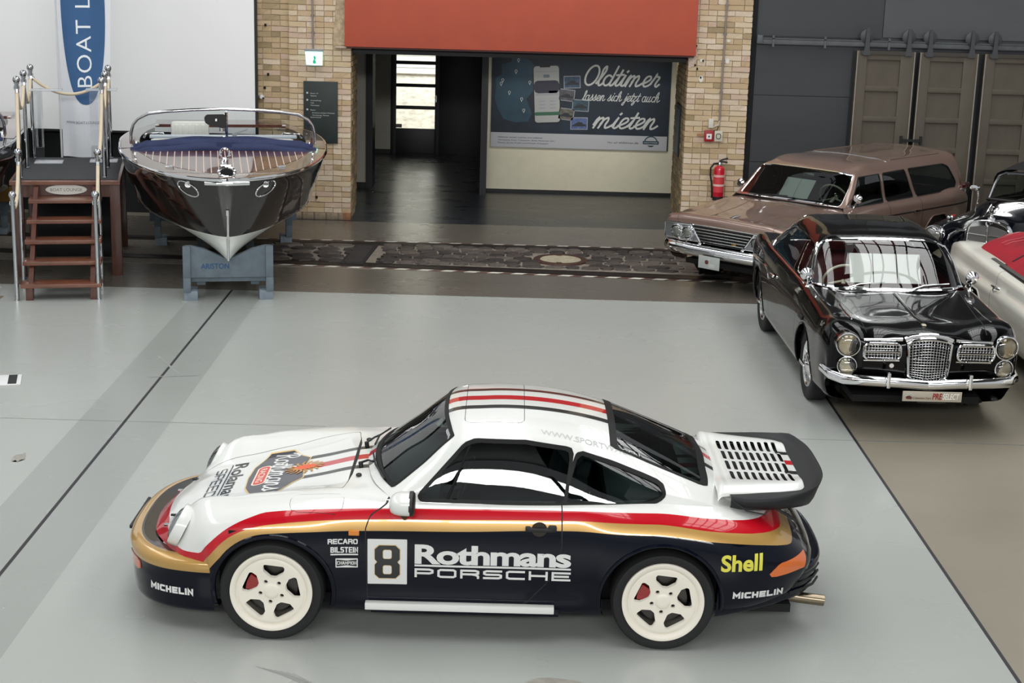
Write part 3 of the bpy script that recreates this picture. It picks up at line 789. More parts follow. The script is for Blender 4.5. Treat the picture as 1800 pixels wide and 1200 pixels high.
    lv = [(.185, .06, 0), (.20, .03, 0), (.26, .014, 0), (.33, .004, 0), (.385, 0, 0), (.405, -.006, 0), (.425, -.006, 0), (.44, .004, 0), (.447, .025, 0), (.445, .07, 0)]
    rb = PM.grid(sweep(ro, lv), .02, .03)
    if rb.V[np.argmax(rb.x), 3] < 0: rb.F = [q[::-1] for q in rb.F]; rb.V[:, 3:6] *= -1
    # lower edge rises to the tail
    k = np.clip((rb.x-2.60)/.6, 0, 1); lo = np.clip((.40-rb.z)/.2, 0, 1); rb.V[:, 2] += k*lo*.06
    rb.M = [3]*len(rb.F); full.add(rb)
    rbo = rb.build('rear_bumper', PAINT, root)
    for z in (.30, .345, .39):   # accordion ribs on the rear corners
        for sg in (-1, 1):
            pth = [Vector((x, sg*y, z)) for y, x in ((.42, 3.243), (.53, 3.195), (.64, 3.095), (.68, 3.03))]
            tube('bumper_rib', [p*1.0 for p in pth], (.009, .007), BLACKP, rbo, 6)
    tree = full.bvh()
    # ---- headlights
    for sg in (-1, 1):
        hl = thing('headlight', None, None); hl.parent = root
        hl.location = (-.583, sg*.598, .602); hl.rotation_euler = (0, math.radians(-63), 0)
        bm = bmesh.new()
        add_lathe(bm, [(.128, -.05), (.130, .0), (.126, .012), (.116, .016), (.110, .012), (.110, -.05)], 40); bmesh.ops.recalc_face_normals(bm, faces=bm.faces)
        bm_obj('headlight_rim', bm, WHITE, hl, smooth=40)
        lathe('headlight_lens', [(.112, .0), (.11, .012), (.08, .030), (.04, .040), (.0, .043)], glass('lens_glass', '#e8eeee', .16), hl, 32)
        lathe('reflector', [(.112, .002), (.08, -.02), (.03, -.04), (.0, -.042)], CHROME, hl, 32)
    # fog / washer details on the nose
    for sg in (-1, 1): box('washer_jet', (-.665, sg*.33, .556), (.045, .018, .012), BLACKP, root, bev=.004)
    box('tow_eye', (-.75, .30, .49), (.05, .02, .012), CHROME, root, bev=.003)
    box('tow_eye', (-.69, -.40, .52), (.05, .016, .016), CHROME, root, bev=.003)
    # ---- sill strips, arch lips
    for sg in (-1, 1):
        bm = bmesh.new(); add_box(bm, (1.09, sg*.835, .222), (1.10, .05, .042), bev=.006)
        bm_obj('sill_strip', bm, WHITE, root, smooth=30)
        bm = bmesh.new(); add_box(bm, (1.12, sg*.785, .19), (1.10, .06, .05), bev=.01); bm_obj('sill', bm, NAVY, root, smooth=30)
        for cx, cz, r, a0, a1 in ((.005, .29, .352, -15, 195), (2.255, .298, .356, -8, 190)):
            pth = []
            for a in np.linspace(math.radians(a0), math.radians(a1), 40):
                x, z = cx+r*math.cos(a), cz+r*math.sin(a)
                hit = tree.ray_cast(Vector((x+.012*math.cos(a), sg*2, z+.012*math.sin(a))), Vector((0, -sg, 0)))[0]
                y = abs(hit.y) if hit and abs(hit.y) > .74 else (pth[-1][1]*sg if pth else .80)
                pth.append((x, sg*(y-.002), z))
            tube('arch_lip', pth, (.016, .012), NAVY, root, 8)
    # ---- whale tail: white louvred deck with a black rubber tray around it
    rub = mat('tail_rubber', '#1f2022', .55, spec=.3)
    bm = bmesh.new()
    TL = [  # plan outline half (y, x, z top)
        (0, 3.272, .910), (.25, 3.262, .912), (.40, 3.230, .912), (.515, 3.185, .915), (.58, 3.10, .897), (.635, 2.98, .880), (.655, 2.86, .868), (.655, 2.74, .864), (.635, 2.66, .868)]
    inner = [(0, 3.125, .872), (.20, 3.125, .872), (.42, 3.12, .872), (.475, 3.095, .872), (.505, 3.02, .872), (.53, 2.92, .872), (.55, 2.82, .872), (.57, 2.73, .872), (.585, 2.655, .876)]
    full_o = [(x, -y, z) for y, x, z in TL[:0:-1]]+[(x, y, z) for y, x, z in TL]
    full_i = [(x, -y, z) for y, x, z in inner[:0:-1]]+[(x, y, z) for y, x, z in inner]
    mid = [((o[0]*.55+i[0]*.45), (o[1]*.55+i[1]*.45), i[2]*.8+o[2]*.2+.0) for o, i in zip(full_o, full_i)]
    und1 = [(o[0]-.012*(1 if o[0] > 3.1 else 0), o[1]*1.004, o[2]-.035) for o in full_o]
    und2 = [(o[0]*.6+i[0]*.4, o[1]*.93, i[2]-.085) for o, i in zip(full_o, full_i)]
    und3 = [(i[0]-.06, i[1]*.88, i[2]-.095) for i in full_i]
    rubp = PM.grid([full_i, mid, full_o, und1, und2, und3], .02, .05)
    if rubp.V[np.argmax(rubp.x), 3] < 0: rubp.F = [q[::-1] for q in rubp.F]; rubp.V[:, 3:6] *= -1
    tail = rubp.build('spoiler_tray', rub, root)
    dk = [(2.612, y, .893-.02*abs(y)/.6) for y in (-.63, -.5, -.25, 0, .25, .5, .63)]
    rows = []
    for x, w, z in ((2.585, .625, .868), (2.60, .62, .888), (2.66, .60, .893), (2.75, .575, .890), (2.9, .54, .886), (3.0, .517, .884), (3.10, .47, .881), (3.125, .44, .877), (3.13, .43, .862)):
        rows.append([(x, -w, z-.03), (x, -w+.005, z-.012), (x, -w+.02, z-.004), (x, -w*.5, z), (x, 0, z+.002), (x, w*.5, z), (x, w-.02, z-.004), (x, w-.005, z-.012), (x, w, z-.03)])
    deck = PM.grid(rows, .0085, .02, flip=True)
    slots = []
    for j in range(4):
        for i in range(9):
            cx = 2.705+i*.0445-(.012 if j in (0,) else 0)+abs(j-1.5)*.004; cy = (1.5-j)*.197
            slots.append((cx, cy))
    for cx, cy in slots:
        f = np.maximum(sdp(deck.x, deck.y, [(cx-.003, cy-.079), (cx+.003, cy-.079), (cx+.003, cy+.079), (cx-.003, cy+.079)], .0095), .86-deck.z)
        deck.take(~deck.cut(f))
    centre_stripes(deck, 3.045+.075, 3.2)
    deck.cut(np.abs(deck.y)-.188); a = np.abs(deck.y); deck.paint(np.maximum(np.maximum(np.abs(a-.188)-.030, 3.08-deck.x), .855-deck.z), 4)
    a = np.abs(deck.y); deck.paint(np.maximum(np.maximum(a-.043, 3.075-deck.x), .855-deck.z), 1)
    deck.thicken(.004); deck.build('engine_lid_grille', PAINT, root)
    box('grille_mesh', (2.87, 0, .845), (.46, .90, .02), BLACKP, root)
    # engine lid below
    bm = bmesh.new(); add_box(bm, (2.80, 0, .80), (.46, 1.02, .10), bev=.03); bm_obj('engine_lid', bm, WHITE, root, smooth=40)
    for sg in (-1, 1):
        tube('lid_cable', [(2.66, sg*.64, .855), (2.75, sg*.665, .80), (2.86, sg*.66, .778), (2.885, sg*.64, .80)], .005, BLACKP, root, 6)
        box('lid_strut', (2.97, sg*.56, .765), (.22, .02, .014), BLACKP, root, rot=(0, math.radians(30), 0))
    # ---- lamps, handles, mirrors
    for sg in (-1, 1):
        p = full.copy()
        f = np.maximum(sdp(p.x, p.z, [(2.875, .455), (3.10, .475), (3.125, .545), (2.945, .525)], .006), .5-sg*p.y)
        d = p.take(~p.cut(f)); d.offset(.007).thicken(.012).build('tail_light', ORG, root)
        bm = bmesh.new(); add_box(bm, (.475, sg*.842, .668), (.062, .02, .030), bev=.005); bm_obj('side_marker', bm, mat('marker_amber', '#cf7a12', .3, coat=1.), root, smooth=30)
        h = doors[sg]
        bm = bmesh.new(); add_box(bm, (1.545, sg*.842, .715), (.15, .030, .024), bev=.009); add_box(bm, (1.615, sg*.838, .722), (.05, .03, .042), bev=.014)
        add_box(bm, (1.475, sg*.838, .717), (.03, .03, .03), bev=.008)
        bm_obj('door_handle', bm, BLACKP, h, smooth=40)
        lathe('handle_shade_disc', [(.0, 0), (.045, 0), (.042, .004), (0, .005)], mat('handle_shadow', '#2a2216', .6), h, 20, 'Y', loc=(1.54, sg*.835 if sg < 0 else sg*.832, .715))  # dark disc: shade behind the handle put into the colour
        if sg > 0: continue
        # mirror
        mr = thing('door_mirror', None, None); mr.parent = root; mr.location = (.755, sg*.885, .857)
        C = []
        for x, s in ((-.075, .25), (-.06, .72), (-.02, .95), (.03, 1.0), (.045, 1.0)):
            C.append([(x, .095*s*math.cos(a)*(1.0), .066*s*(abs(math.sin(a))**.8)*(1 if math.sin(a) >= 0 else -1)+.012*s) for a in np.linspace(0, 2*math.pi, 25)])
        mp = PM.grid(C, .02, .02)
        if mp.V[:, 3].mean() > 0: mp.F = [q[::-1] for q in mp.F]; mp.V[:, 3:6] *= -1
        mp.build('mirror_housing', WHITE, mr)
        bm = bmesh.new()
        add_lathe(bm, [(.098, 0), (.10, .02), (.085, .03), (0, .028)], 28, 'X'); bmesh.ops.recalc_face_normals(bm, faces=bm.faces)
        o = bm_obj('mirror_rim', bm, BLACKP, mr, smooth=40, loc=(.04, 0, .012)); o.scale = (1, .98, .70)
        tube('mirror_foot', [(.0, 0, -.04), (.01, -sg*.05, -.075), (.015, -sg*.12, -.085)], (.03, .018), BLACKP, mr, 10)
    # wipers
    tube('wiper', [(.520, -.10, .912), (.550, -.30, .905), (.622, -.52, .890)], .006, BLACKP, root, 6); tube('wiper', [(.518, .06, .913), (.530, .25, .912), (.585, .46, .897)], .006, BLACKP, root, 6)
    for y in (-.2, .2): tube('wiper_arm', [(.453, y, .878), (.50, y*1.15, .905), (.535, y*1.35, .910)], .007, BLACKP, root, 6)
    for y in (-.20, .20):
        tube('wiper_spindle', [(.455, y, .85), (.452, y, .882)], .014, BLACKP, root, 10)
        bm = bmesh.new(); add_lathe(bm, [(0, .004), (.022, .003), (.026, -.004)], 16); o = bm_obj('washer_nozzle', bm, BLACKP, root, loc=(.455, y*1.75, .853)); o.scale = (.7, 1, 1)
    # exhaust
    EX = mat('exhaust_steel', '#8c7f6c', .28, 1)
    for sg in (-1,):
        bm = bmesh.new(); add_tube(bm, [(3.02, sg*.50, .215), (3.12, sg*.505, .20), (3.275, sg*.51, .185)], .034, 20, caps=False)
        add_tube(bm, [(3.275, sg*.51, .185), (3.10, sg*.505, .20)], .028, 20, caps=True); bm_obj('exhaust_pipe', bm, EX, root, smooth=40)
    # ---- wheels
    place_wheels(cup_wheel(), root, [(0, -.868, .302, -1), (2.268, -.872, .302, -1), (0, .868, .302, 1), (2.268, .872, .302, 1)])
    # ---- lettering
    LW = mat('decal_white', '#dcdcda', .4, coat=.5); LK = mat('decal_black', '#141417', .4, coat=.5); LY = mat('decal_yellow', '#d9d24a', .4, coat=.5)
    LG = mat('decal_gold', '#d8b878', .4, coat=.5); LR = mat('decal_red', '#cf3a34', .4, coat=.5); GREY = mat('decal_grey', '#b4b6b5', .5); LN = mat('decal_navy', '#12162a', .35, coat=.8)
    XP, ZP, YP = (1, 0, 0), (0, 0, 1), (0, 1, 0); XM, YM = (-1, 0, 0), (0, -1, 0)
    def on_side(p, name, m, x, z, sg=-1, off=.0025):
        if sg < 0: return decal(p, name, m, root, full, tree, (x, -1, z), XP, ZP, off)
        return decal(p, name, m, root, full, tree, (x, 1, z), XM, ZP, off)
    for sg in (-1, 1):
        x0 = .553 if sg < 0 else 1.73
        def put(p, name, m, dx, z, off=.0025): on_side(p, name, m, x0+(dx if sg < 0 else dx), z, sg, off) if sg < 0 else on_side(p, name, m, x0-dx, z, sg, off)
        put(poly_pm(rrect(.228, .285, .004, 2, .114, .1425)), 'number_plate_square', LW, 0, .347)
        def eight(w, h, c): 
            return [(-w+c, -h), (w-c, -h), (w, -h+c), (w, -.12*h-c*.2), (w-c*.55, 0), (w, .12*h+c*.2), (w, h-c), (w-c, h), (-w+c, h), (-w, h-c), (-w, .12*h+c*.2), (-w+c*.55, 0), (-w, -.12*h-c*.2), (-w, -h+c)]
        put(move2(poly_pm(eight(.076, .108, .026)), .114, .1425), 'number_eight_outline', LG, 0, .347, .0032)
        put(move2(poly_pm(eight(.072, .104, .025)), .114, .1425), 'number_eight', LK, 0, .347, .0038)
        for dz in (-.049, .049):
            put(poly_pm(rrect(.052, .058, .012, 3, .114, .1425+dz)), 'number_counter_outline', LG, 0, .347, .0044)
            put(poly_pm(rrect(.046, .052, .010, 3, .114, .1425+dz)), 'number_counter', LW, 0, .347, .005)
        put(text_pm('Rothmans', .118, .034, 0, 1, .93, width=.905), 'sponsor_lettering', LW, .272, .488)
        put(poly_pm([(0, 0), (.905, 0), (.905, .012), (0, .012)]), 'sponsor_underline', LW, .272, .466)
        put(block_caps('PORSCHE', .058, .905, .0135), 'maker_lettering', LW, .272, .396)
        dx0 = -.228 if sg < 0 else 1.235
        put(block_caps('RECARO', .031, .172, .0070, .10), 'sponsor_lettering', LW, dx0, .600)
        put(block_caps('BILSTEIN', .036, .158, .0072, .14), 'sponsor_lettering', LW, dx0+.016, .546)
        put(poly_pm([(0, 0), (.158, 0), (.158, .009), (0, .009)]), 'sponsor_underline', LW, dx0+.016, .530)
        put(poly_pm(rrect(.128, .058, .002, 1, .064, .029)), 'sponsor_badge', LW, dx0+.044, .452)
        put(poly_pm([(.006, .007), (.064, .014), (.122, .007), (.122, .051), (.064, .044), (.006, .051)]), 'sponsor_badge_field', LK, dx0+.044, .452, .0032)
        put(block_caps('CHAMPION', .021, .112, .0036, .12), 'sponsor_lettering', LW, dx0+.052, .471, .0038)
        if sg < 0:
            on_side(text_pm('Shell', .098, .03, width=.245), 'sponsor_lettering', LY, 2.590, .505)
            on_side(block_caps('MICHELIN', .042, .305, .0125, .14), 'tyre_maker_lettering', LW, 2.672, .325)
            on_side(block_caps('MICHELIN', .042, .27, .0120, .14), 'tyre_maker_lettering', LW, -.735, .235)
        else:
            on_side(text_pm('Shell', .098, .03, width=.245), 'sponsor_lettering', LY, 2.84, .505, 1)
    on_top = lambda p, name, m, x, y, off=.0025: decal(p, name, m, root, full, tree, (x, y, 2), YM, XP, off)
    # web address along the near roof edge
    wp = text_pm('WWW.SPORTWAGEN.', .042, .004, width=.62)
    decal(wp, 'web_lettering', GREY, root, full, tree, (1.54, -.515, 1.185), (.975, .0, -.21), (.05, .55, .80), .002)
    # hood emblem
    E = [(0, -.275), (.20, -.262), (.42, -.185), (.41, -.03), (.27, .045), (.20, .105), (0, .085), (-.20, .105), (-.27, .045), (-.41, -.03), (-.42, -.185), (-.20, -.262)]
    k = .955
    on_top(poly_pm(E), 'emblem_border', LG, 0, 0, .002)
    on_top(poly_pm([(x*k, (y+.09)*k-.09) for x, y in E]), 'emblem_field', LN, 0, 0, .0028)
    on_top(SCRIPT('Rothmans', .085, .015, width=.70), 'emblem_script', LW, -.135, .375, .0036)
    on_top(poly_pm(rrect(.36, .088, .04, 6, 0, -.185)), 'emblem_pill_border', mat('decal_cream', '#f0ddc8', .4), 0, 0, .0036)
    on_top(poly_pm(rrect(.335, .068, .03, 6, 0, -.185)), 'emblem_pill', LR, 0, 0, .0044)
    on_top(text_pm('RACING', .042, .008, align='CENTER', width=.26), 'emblem_lettering', mat('decal_cream', '#f0ddc8', .4), -.206, 0, .0052)
    # heraldic device behind the emblem: rayed roundel with supporters
    ray = []
    for i in range(16):
        a = 2*math.pi*i/16; ray.append([(.035*math.cos(a), .055*math.sin(a)), (.075*math.cos(a+.25), .085*math.sin(a+.25)), (.105*math.cos(a+.1), .115*math.sin(a+.1))])
    on_top(stroke_pm(ray, .014), 'crest_scrolls', mat('decal_ochre', '#c08a4a', .4), .085, 0, .0044)
    on_top(poly_pm([(.045*math.cos(a), .075*math.sin(a)) for a in np.linspace(0, 2*math.pi, 25)[:-1]]), 'crest', mat('decal_orange', '#dc6038', .4), .085, 0, .0052)
    # dealer lettering on the nose
    on_top(text_pm('Rolamar', .092, .010, .0, width=.66), 'dealer_lettering', LK, -.405, .34, .0028)
    on_top(poly_pm([(0, 0), (.64, 0), (.64, .008), (0, .008)]), 'dealer_underline', LK, -.425, .34, .0028)
    on_top(block_caps('SPEED', .070, .52, .009), 'dealer_lettering', LK, -.515, .30, .0028)
    return root
racing_coupe()
# ================================================================== the hall
def struct(o): o['kind'] = 'structure'; return o
def slab(name, x0, x1, y0, y1, z0, z1, m, parent=None, bev=0):
    bm = bmesh.new(); add_box(bm, ((x0+x1)/2, (y0+y1)/2, (z0+z1)/2), (x1-x0, y1-y0, z1-z0), None, 0, bev)
    return bm_obj(name, bm, m, parent, smooth=30 if bev else False)
def floor_mat(name, c, dirt, rough, cloud=.5, streak=(1, 1, 1), rv=.025, spec=.5):
    """sealed floor: base colour with large soft clouds, fine speckle and scuffs"""
    m = mat(name, c, rough, spec=spec); nt = m.node_tree; b = nt.nodes['Principled BSDF']
    tc = nt.nodes.new('ShaderNodeTexCoord'); mp = nt.nodes.new('ShaderNodeMapping'); mp.inputs['Scale'].default_value = streak
    nt.links.new(tc.outputs['Object'], mp.inputs[0])
    cur = None
    for sc, lo, hi, col, amt in ((.45, .35, .80, dirt, cloud), (3.5, .35, .95, dirt, cloud*.2), (60, .62, .85, [v*.8 for v in lin(dirt)], cloud*.2)):
        n = nt.nodes.new('ShaderNodeTexNoise'); n.inputs['Scale'].default_value = sc; n.inputs['Detail'].default_value = 6; n.inputs['Roughness'].default_value = .6
        nt.links.new(mp.outputs[0], n.inputs['Vector'])
        r = nt.nodes.new('ShaderNodeMapRange'); r.inputs['From Min'].default_value = lo; r.inputs['From Max'].default_value = hi; r.inputs['To Max'].default_value = amt
        nt.links.new(n.outputs['Fac'], r.inputs['Value'])
        x = nt.nodes.new('ShaderNodeMix'); x.data_type = 'RGBA'; x.inputs['B'].default_value = (*lin(col), 1)
        if cur: nt.links.new(cur, x.inputs['A'])
        else: x.inputs['A'].default_value = (*lin(c), 1)
        nt.links.new(r.outputs[0], x.inputs['Factor']); cur = x.outputs['Result']
    nt.links.new(cur, b.inputs['Base Color'])
    n = nt.nodes.new('ShaderNodeTexNoise'); n.inputs['Scale'].default_value = 1.2; n.inputs['Detail'].default_value = 2
    nt.links.new(mp.outputs[0], n.inputs['Vector'])
    r = nt.nodes.new('ShaderNodeMapRange'); r.inputs['To Min'].default_value = rough-rv; r.inputs['To Max'].default_value = rough+rv
    nt.links.new(n.outputs['Fac'], r.inputs['Value']); nt.links.new(r.outputs[0], b.inputs['Roughness'])
    return m
CONC = floor_mat('raw_concrete', '#827b6d', '#989183', .36, .6)
BAND = floor_mat('band_concrete', '#68625a', '#524d46', .27, .5, (1, 2.2, 1))
COAT = floor_mat('grey_floor_coating', '#a6a9a5', '#999b96', .27, .35)
COAT2 = floor_mat('grey_floor_coating_worn', '#979a96', '#8a8d88', .27, .4)
DARKF = floor_mat('dark_floor', '#2a2c32', '#1f2125', .28, .5, (1, 2.5, 1), .04)
SEAM = mat('seam_dark', '#26252a', .6)
fl = struct(slab('floor', -16, 16, -10, 23.3, -.12, 0, CONC))
struct(slab('floor_passage', -4.2, 4.2, 22.72, 31.0, -.12, .001, DARKF))
slab('floor_band', -16, 2.951, 17.935, 22.72, -.10, .002, BAND, fl)
slab('floor_coating', -2.796, 2.951, -10, 17.935, -.10, .003, COAT, fl)
slab('floor_coating_strip', -3.56, -2.796, -10, 17.935, -.10, .003, COAT2, fl)
slab('floor_coating', -16, -3.56, -10, 17.935, -.10, .003, COAT, fl)
slab('expansion_joint', -3.190, -3.164, -10, 17.95, -.09, .0036, SEAM, fl)
slab('expansion_joint', 2.938, 2.962, -10, 17.95, -.09, .0036, SEAM, fl)
slab('expansion_joint', -16, 16, 12.762, 12.772, -.09, .0036, mat('seam_fine', '#6f716e', .6), fl)
slab('expansion_joint', 2.962, 16, 17.93, 17.95, -.09, .003, mat('seam_fine', '#6f716e', .6), fl)
# scuffs and a worn patch in the coating (own shapes, own colours)
WORN = mat('worn_coating', '#96938a', .4, var=.25, vscale=9)
for i, (cx, cy, w, h) in enumerate([(.32, 8.12, .30, .12), (.52, 8.02, .34, .10), (.18, 7.98, .22, .05), (-3.75, 11.75, .10, .22), (-3.85, 11.25, .09, .25), (-4.0, 10.8, .07, .3)]):
    r = random.Random(i); pts = [((w+r.uniform(-.3, .3)*w)*math.cos(a)/2, (h+r.uniform(-.5, .4)*h)*math.sin(a)/2) for a in np.linspace(0, 2*math.pi, 15)[:-1]]
    flat(poly_pm(pts), 'worn_patch', WORN, fl, (cx, cy, .003), (1, 0, 0), (0, 1, 0), .0008)
for i in range(7):
    x = -1.35+i*.035; flat(stroke_pm([[(x, 8.22-i*.012), (x+.16, 8.12-i*.02), (x+.34, 7.98-i*.03)]], .006), 'tyre_scuff', mat('scuff', '#8f918e', .5), fl, (0, 0, .003), (1, 0, 0), (0, 1, 0), .0008)
flat(stroke_pm([[(-3.36, 14.9), (-3.05, 14.3)], [(-3.28, 14.15), (-2.86, 14.25)]], .025), 'tape_mark', mat('tape_residue', '#8d908c', .6), fl, (0, 0, .003), (1, 0, 0), (0, 1, 0), .0008)
flat(stroke_pm([[(-5.62, 16.35), (-5.62, 17.3), (-6.3, 17.3)], [(-5.62, 16.35), (-6.3, 16.35)]], .03), 'tape_mark', mat('tape_brown', '#6d6152', .6), fl, (0, 0, .003), (1, 0, 0), (0, 1, 0), .0008)
fs = thing('floor_sign', 'small black and white arrow plate lying on the grey floor at the left edge', 'floor marker', (-4.5, 13.9, .003), .25)
box('plate', (-.05, 0, .006), (.32, .34, .012), mat('sign_white', '#dedede', .4), fs, bev=.003)
box('black_bar', (.035, 0, .0135), (.075, .30, .004), BLACKP, fs); box('grey_bar', (-.12, 0, .0135), (.04, .30, .004), mat('bar_grey', '#9c9a92', .5), fs)

# ---- sunken track with cobbles
tb = tag(slab('track_bed', -7.5, 8.2, 19.33, 21.10, -.14, .004, mat('track_mortar', '#7d756b', .75, var=.3, vscale=14)), kind='structure')
RAILM = mat('rail_iron', '#2a2320', .45, .5, var=.35, vscale=20)
def near_y(x): return 19.315-.0632*(x+.2)
def far_y(x): return 21.19+.004*x
for off0, off1, nm, m, zz in ((.05, .20, 'rail', RAILM, .012), (.23, .29, 'rail_flange', RAILM, .010)):
    for f, sg in ((near_y, 1), (far_y, -1)):
        pts = [(-7.4, f(-7.4)+sg*off0), (8.1, f(8.1)+sg*off0), (8.1, f(8.1)+sg*off1), (-7.4, f(-7.4)+sg*off1)]
        extrude_poly(nm, pts, zz, m, tb, ((0, 0, .002), (1, 0, 0), (0, 1, 0)))
RED_T = mat('hazard_red', '#5c4038', .6, var=.3); WHT_T = mat('hazard_white', '#d6d2c8', .6, var=.15)
for f, w, n in ((near_y, .075, 44), (far_y, .07, 44)):
    ht = thing('hazard_tape', 'red and white striped tape along the %s edge of the cobbled track' % ('near' if f is near_y else 'far'), 'tape', (0, 0, 0))
    x = -3.6; k = 0
    while x < 3.4:
        L = .145; a = .07
        pts = [(x, f(x)-.035), (x+L, f(x+L)-.035), (x+L+a, f(x+L+a)+.035), (x+a, f(x+a)+.035)]
        extrude_poly('tape_stripe', pts, .001, WHT_T if k % 2 else RED_T, ht, ((0, 0, .0042), (1, 0, 0), (0, 1, 0)))
        x += L; k += 1
r = random.Random(3)
SM = [mat('cobble_%d' % i, c, .62, var=.3, vscale=25, bump=.3, bscale=60) for i, c in enumerate(('#3e3835', '#4c4540', '#302c2a', '#574f49', '#433b36'))]
def cobble(cx, cy, w, h, seed, dark):
    q = random.Random(seed); n = q.choice((6, 7, 8)); a0 = q.random()*6
    base = [((w/2)*(1+q.uniform(-.14, .06))*math.cos(a0+2*math.pi*k/n), (h/2)*(1+q.uniform(-.14, .06))*math.sin(a0+2*math.pi*k/n)) for k in range(n)]
    bm = bmesh.new(); lo = [bm.verts.new((x, y, 0)) for x, y in base]; zz = .018+q.uniform(-.004, .006)
    hi = [bm.verts.new((x*.93, y*.90, zz)) for x, y in base]; c = bm.verts.new((0, 0, zz+.006))
    for k in range(n):
        j = (k+1) % n; bm.faces.new((lo[k], lo[j], hi[j], hi[k])); bm.faces.new((hi[k], hi[j], c))
    bm_obj('cobblestone', bm, SM[2] if dark and q.random() < .6 else q.choice(SM), tb, loc=(cx, cy, .003))
cnt = 0
for row in range(8):
    x = -1.70+r.uniform(0, .1)
    while x < 2.9:
        w = r.uniform(.17, .31); y = 19.72+row*.165+r.uniform(-.02, .02)-.03*(x-.6)*(1-row/8); h = .172
        cx = x+w/2
        if not ((cx-.67)**2/.40**2+(y-20.2)**2/.42**2 < 1.0) and cnt < 232:
            cobble(cx, y, w*1.06, h*1.04, cnt*7+1, False); cnt += 1
        x += w
for row in range(5):
    x = -3.9
    while x < -2.12:
        w = r.uniform(.3, .42); y = 19.80+row*.25; cobble(x+w/2, y, w*1.04, .262, 900+cnt, True); cnt += 1; x += w
mh = thing('manhole_cover', 'round manhole with a concrete lid and rusty iron ring set in the cobbles', 'manhole cover', (.67, 20.2, .004))
lathe('iron_ring', [(.27, 0), (.27, .020), (.285, .026), (.335, .026), (.35, .018), (.355, 0)], mat('rust_ring', '#4a342b', .6, .3, var=.4, vscale=30), mh, 40)
lathe('concrete_lid', [(0, .020), (.262, .020), (.268, .010)], mat('lid_concrete', '#a39a84', .7, var=.2, vscale=20), mh, 40)
for a in (1.62, 4.6): box('lifting_notch', (.25*math.cos(a), .25*math.sin(a), .018), (.07, .05, .014), mat('rust_ring'), mh)
ih = thing('iron_hatch', 'dark rectangular iron hatch across the cobbled track', 'hatch', (-1.93, 20.22, .004), -.06)
slab('frame', -.15, .15, -.66, .66, 0, .016, mat('hatch_iron', '#1c1b1c', .8, 0, var=.3), ih); slab('plate', -.11, .11, -.56, .56, .016, .020, mat('hatch_plate', '#2b2828', .75, 0, var=.3), ih)

# ---- brick piers
BR = [mat('brick_%d' % i, c, .85, var=.22, vscale=18, bump=.35, bscale=55) for i, c in enumerate(('#d0b896', '#c9ae8c', '#d8c3a6', '#c3aa86', '#d0b6a0', '#b49e7c', '#a5916f', '#dcc9b2'))]
def brick_mesh(seed):
    q = random.Random(seed); bm = bmesh.new(); add_box(bm, (0, 0, 0), (1, 1, 1))
    bmesh.ops.subdivide_edges(bm, edges=[e for e in bm.edges if abs((e.verts[0].co-e.verts[1].co).x) > .5], cuts=1)
    for v in bm.verts:
        v.co.x += q.uniform(-.02, .02); v.co.z += q.uniform(-.06, .06)
        if v.co.y < 0: v.co.y += q.uniform(-.05, .05)
    me = bpy.data.meshes.new('brick'); bm.to_mesh(me); bm.free(); me.materials.append(BR[0]); return me
BM = [brick_mesh(i) for i in range(9)]
MORTAR = mat('mortar', '#bba98b', .95, var=.2, vscale=10, bump=.4, bscale=60)
def brick_face(parent, x0, x1, y, z0, z1, depth=.11, hole=None, seed=0, tone=None, ch=.0775):
    """one course after another of single bricks on a face looking to -Y"""
    q = random.Random(seed); z = z0; k = 0
    while z < z1-.02:
        hgt = min(ch, z1-z)-.009; x = x0; first = True
        while x < x1-.02:
            L = (.125 if (k % 2 and first) else q.choice((.25, .125, .125, .25))); first = False
            if x1-(x+L) < .06: L = x1-x
            o = bpy.data.objects.new('brick', q.choice(BM)); COL.objects.link(o); o.parent = parent
            pr = q.uniform(-.006, .006)
            o.location = ((x+x+L)/2, y+depth/2+pr, z+hgt/2); o.scale = (L-.010, depth, hgt)
            o.rotation_euler = (0, q.uniform(-.006, .006), 0 if q.random() < .5 else math.pi)
            o.material_slots[0].link = 'OBJECT'
            w = tone or (5, 4, 4, 2, 4, .6, .35, 3.5); o.material_slots[0].material = q.choices(BR, w)[0]
            x += L
        z += ch; k += 1
PY = 22.85
w1 = struct(slab('wall_back_left', -3.188, -2.318, PY+.02, 23.62, 0, 7, MORTAR)); brick_face(w1, -3.188, -2.305, PY, .10, 3.28, seed=1)
w2 = struct(slab('wall_back_left_recess', -3.95, -3.15, PY+.14, 23.6, 0, 7, MORTAR)); brick_face(w2, -3.70, -3.17, PY+.12, .10, 3.28, seed=2, tone=(3, 4, 1, 4, 2, 2.5, 1.6, .6))
w3 = struct(slab('wall_back_right', 2.482, 3.335, PY+.02, 24.4, 0, 7, MORTAR)); brick_face(w3, 2.468, 3.345, PY, .10, 3.40, seed=3, tone=(5, 3, 6, 2, 4, 1, .8, 5))
for w, x, n in ((w1, -2.312, 3), (w3, 2.474, 6)):   # jamb courses, smaller pieces joined as one
    bm = bmesh.new(); q = random.Random(int(n))
    for k in range(31):
        y = PY+.12+.0
        for j in range(n):
            L = .23; o = .11 if k % 2 else 0
            add_box(bm, (x+q.uniform(-.004, .004), y+o*.5+(j+.5)*L*.98, .10+k*.0775+.034), (.02, L-.012, .068), mi=q.randrange(5))
    o = bm_obj('jamb_bricks', bm, [mat('jamb_brick_%d' % i, c, .9, var=.25, vscale=15) for i, c in enumerate(('#a88f68', '#94805f', '#b79d74', '#8d7a5a', '#a18a6c'))], w); o['kind'] = 'stuff'
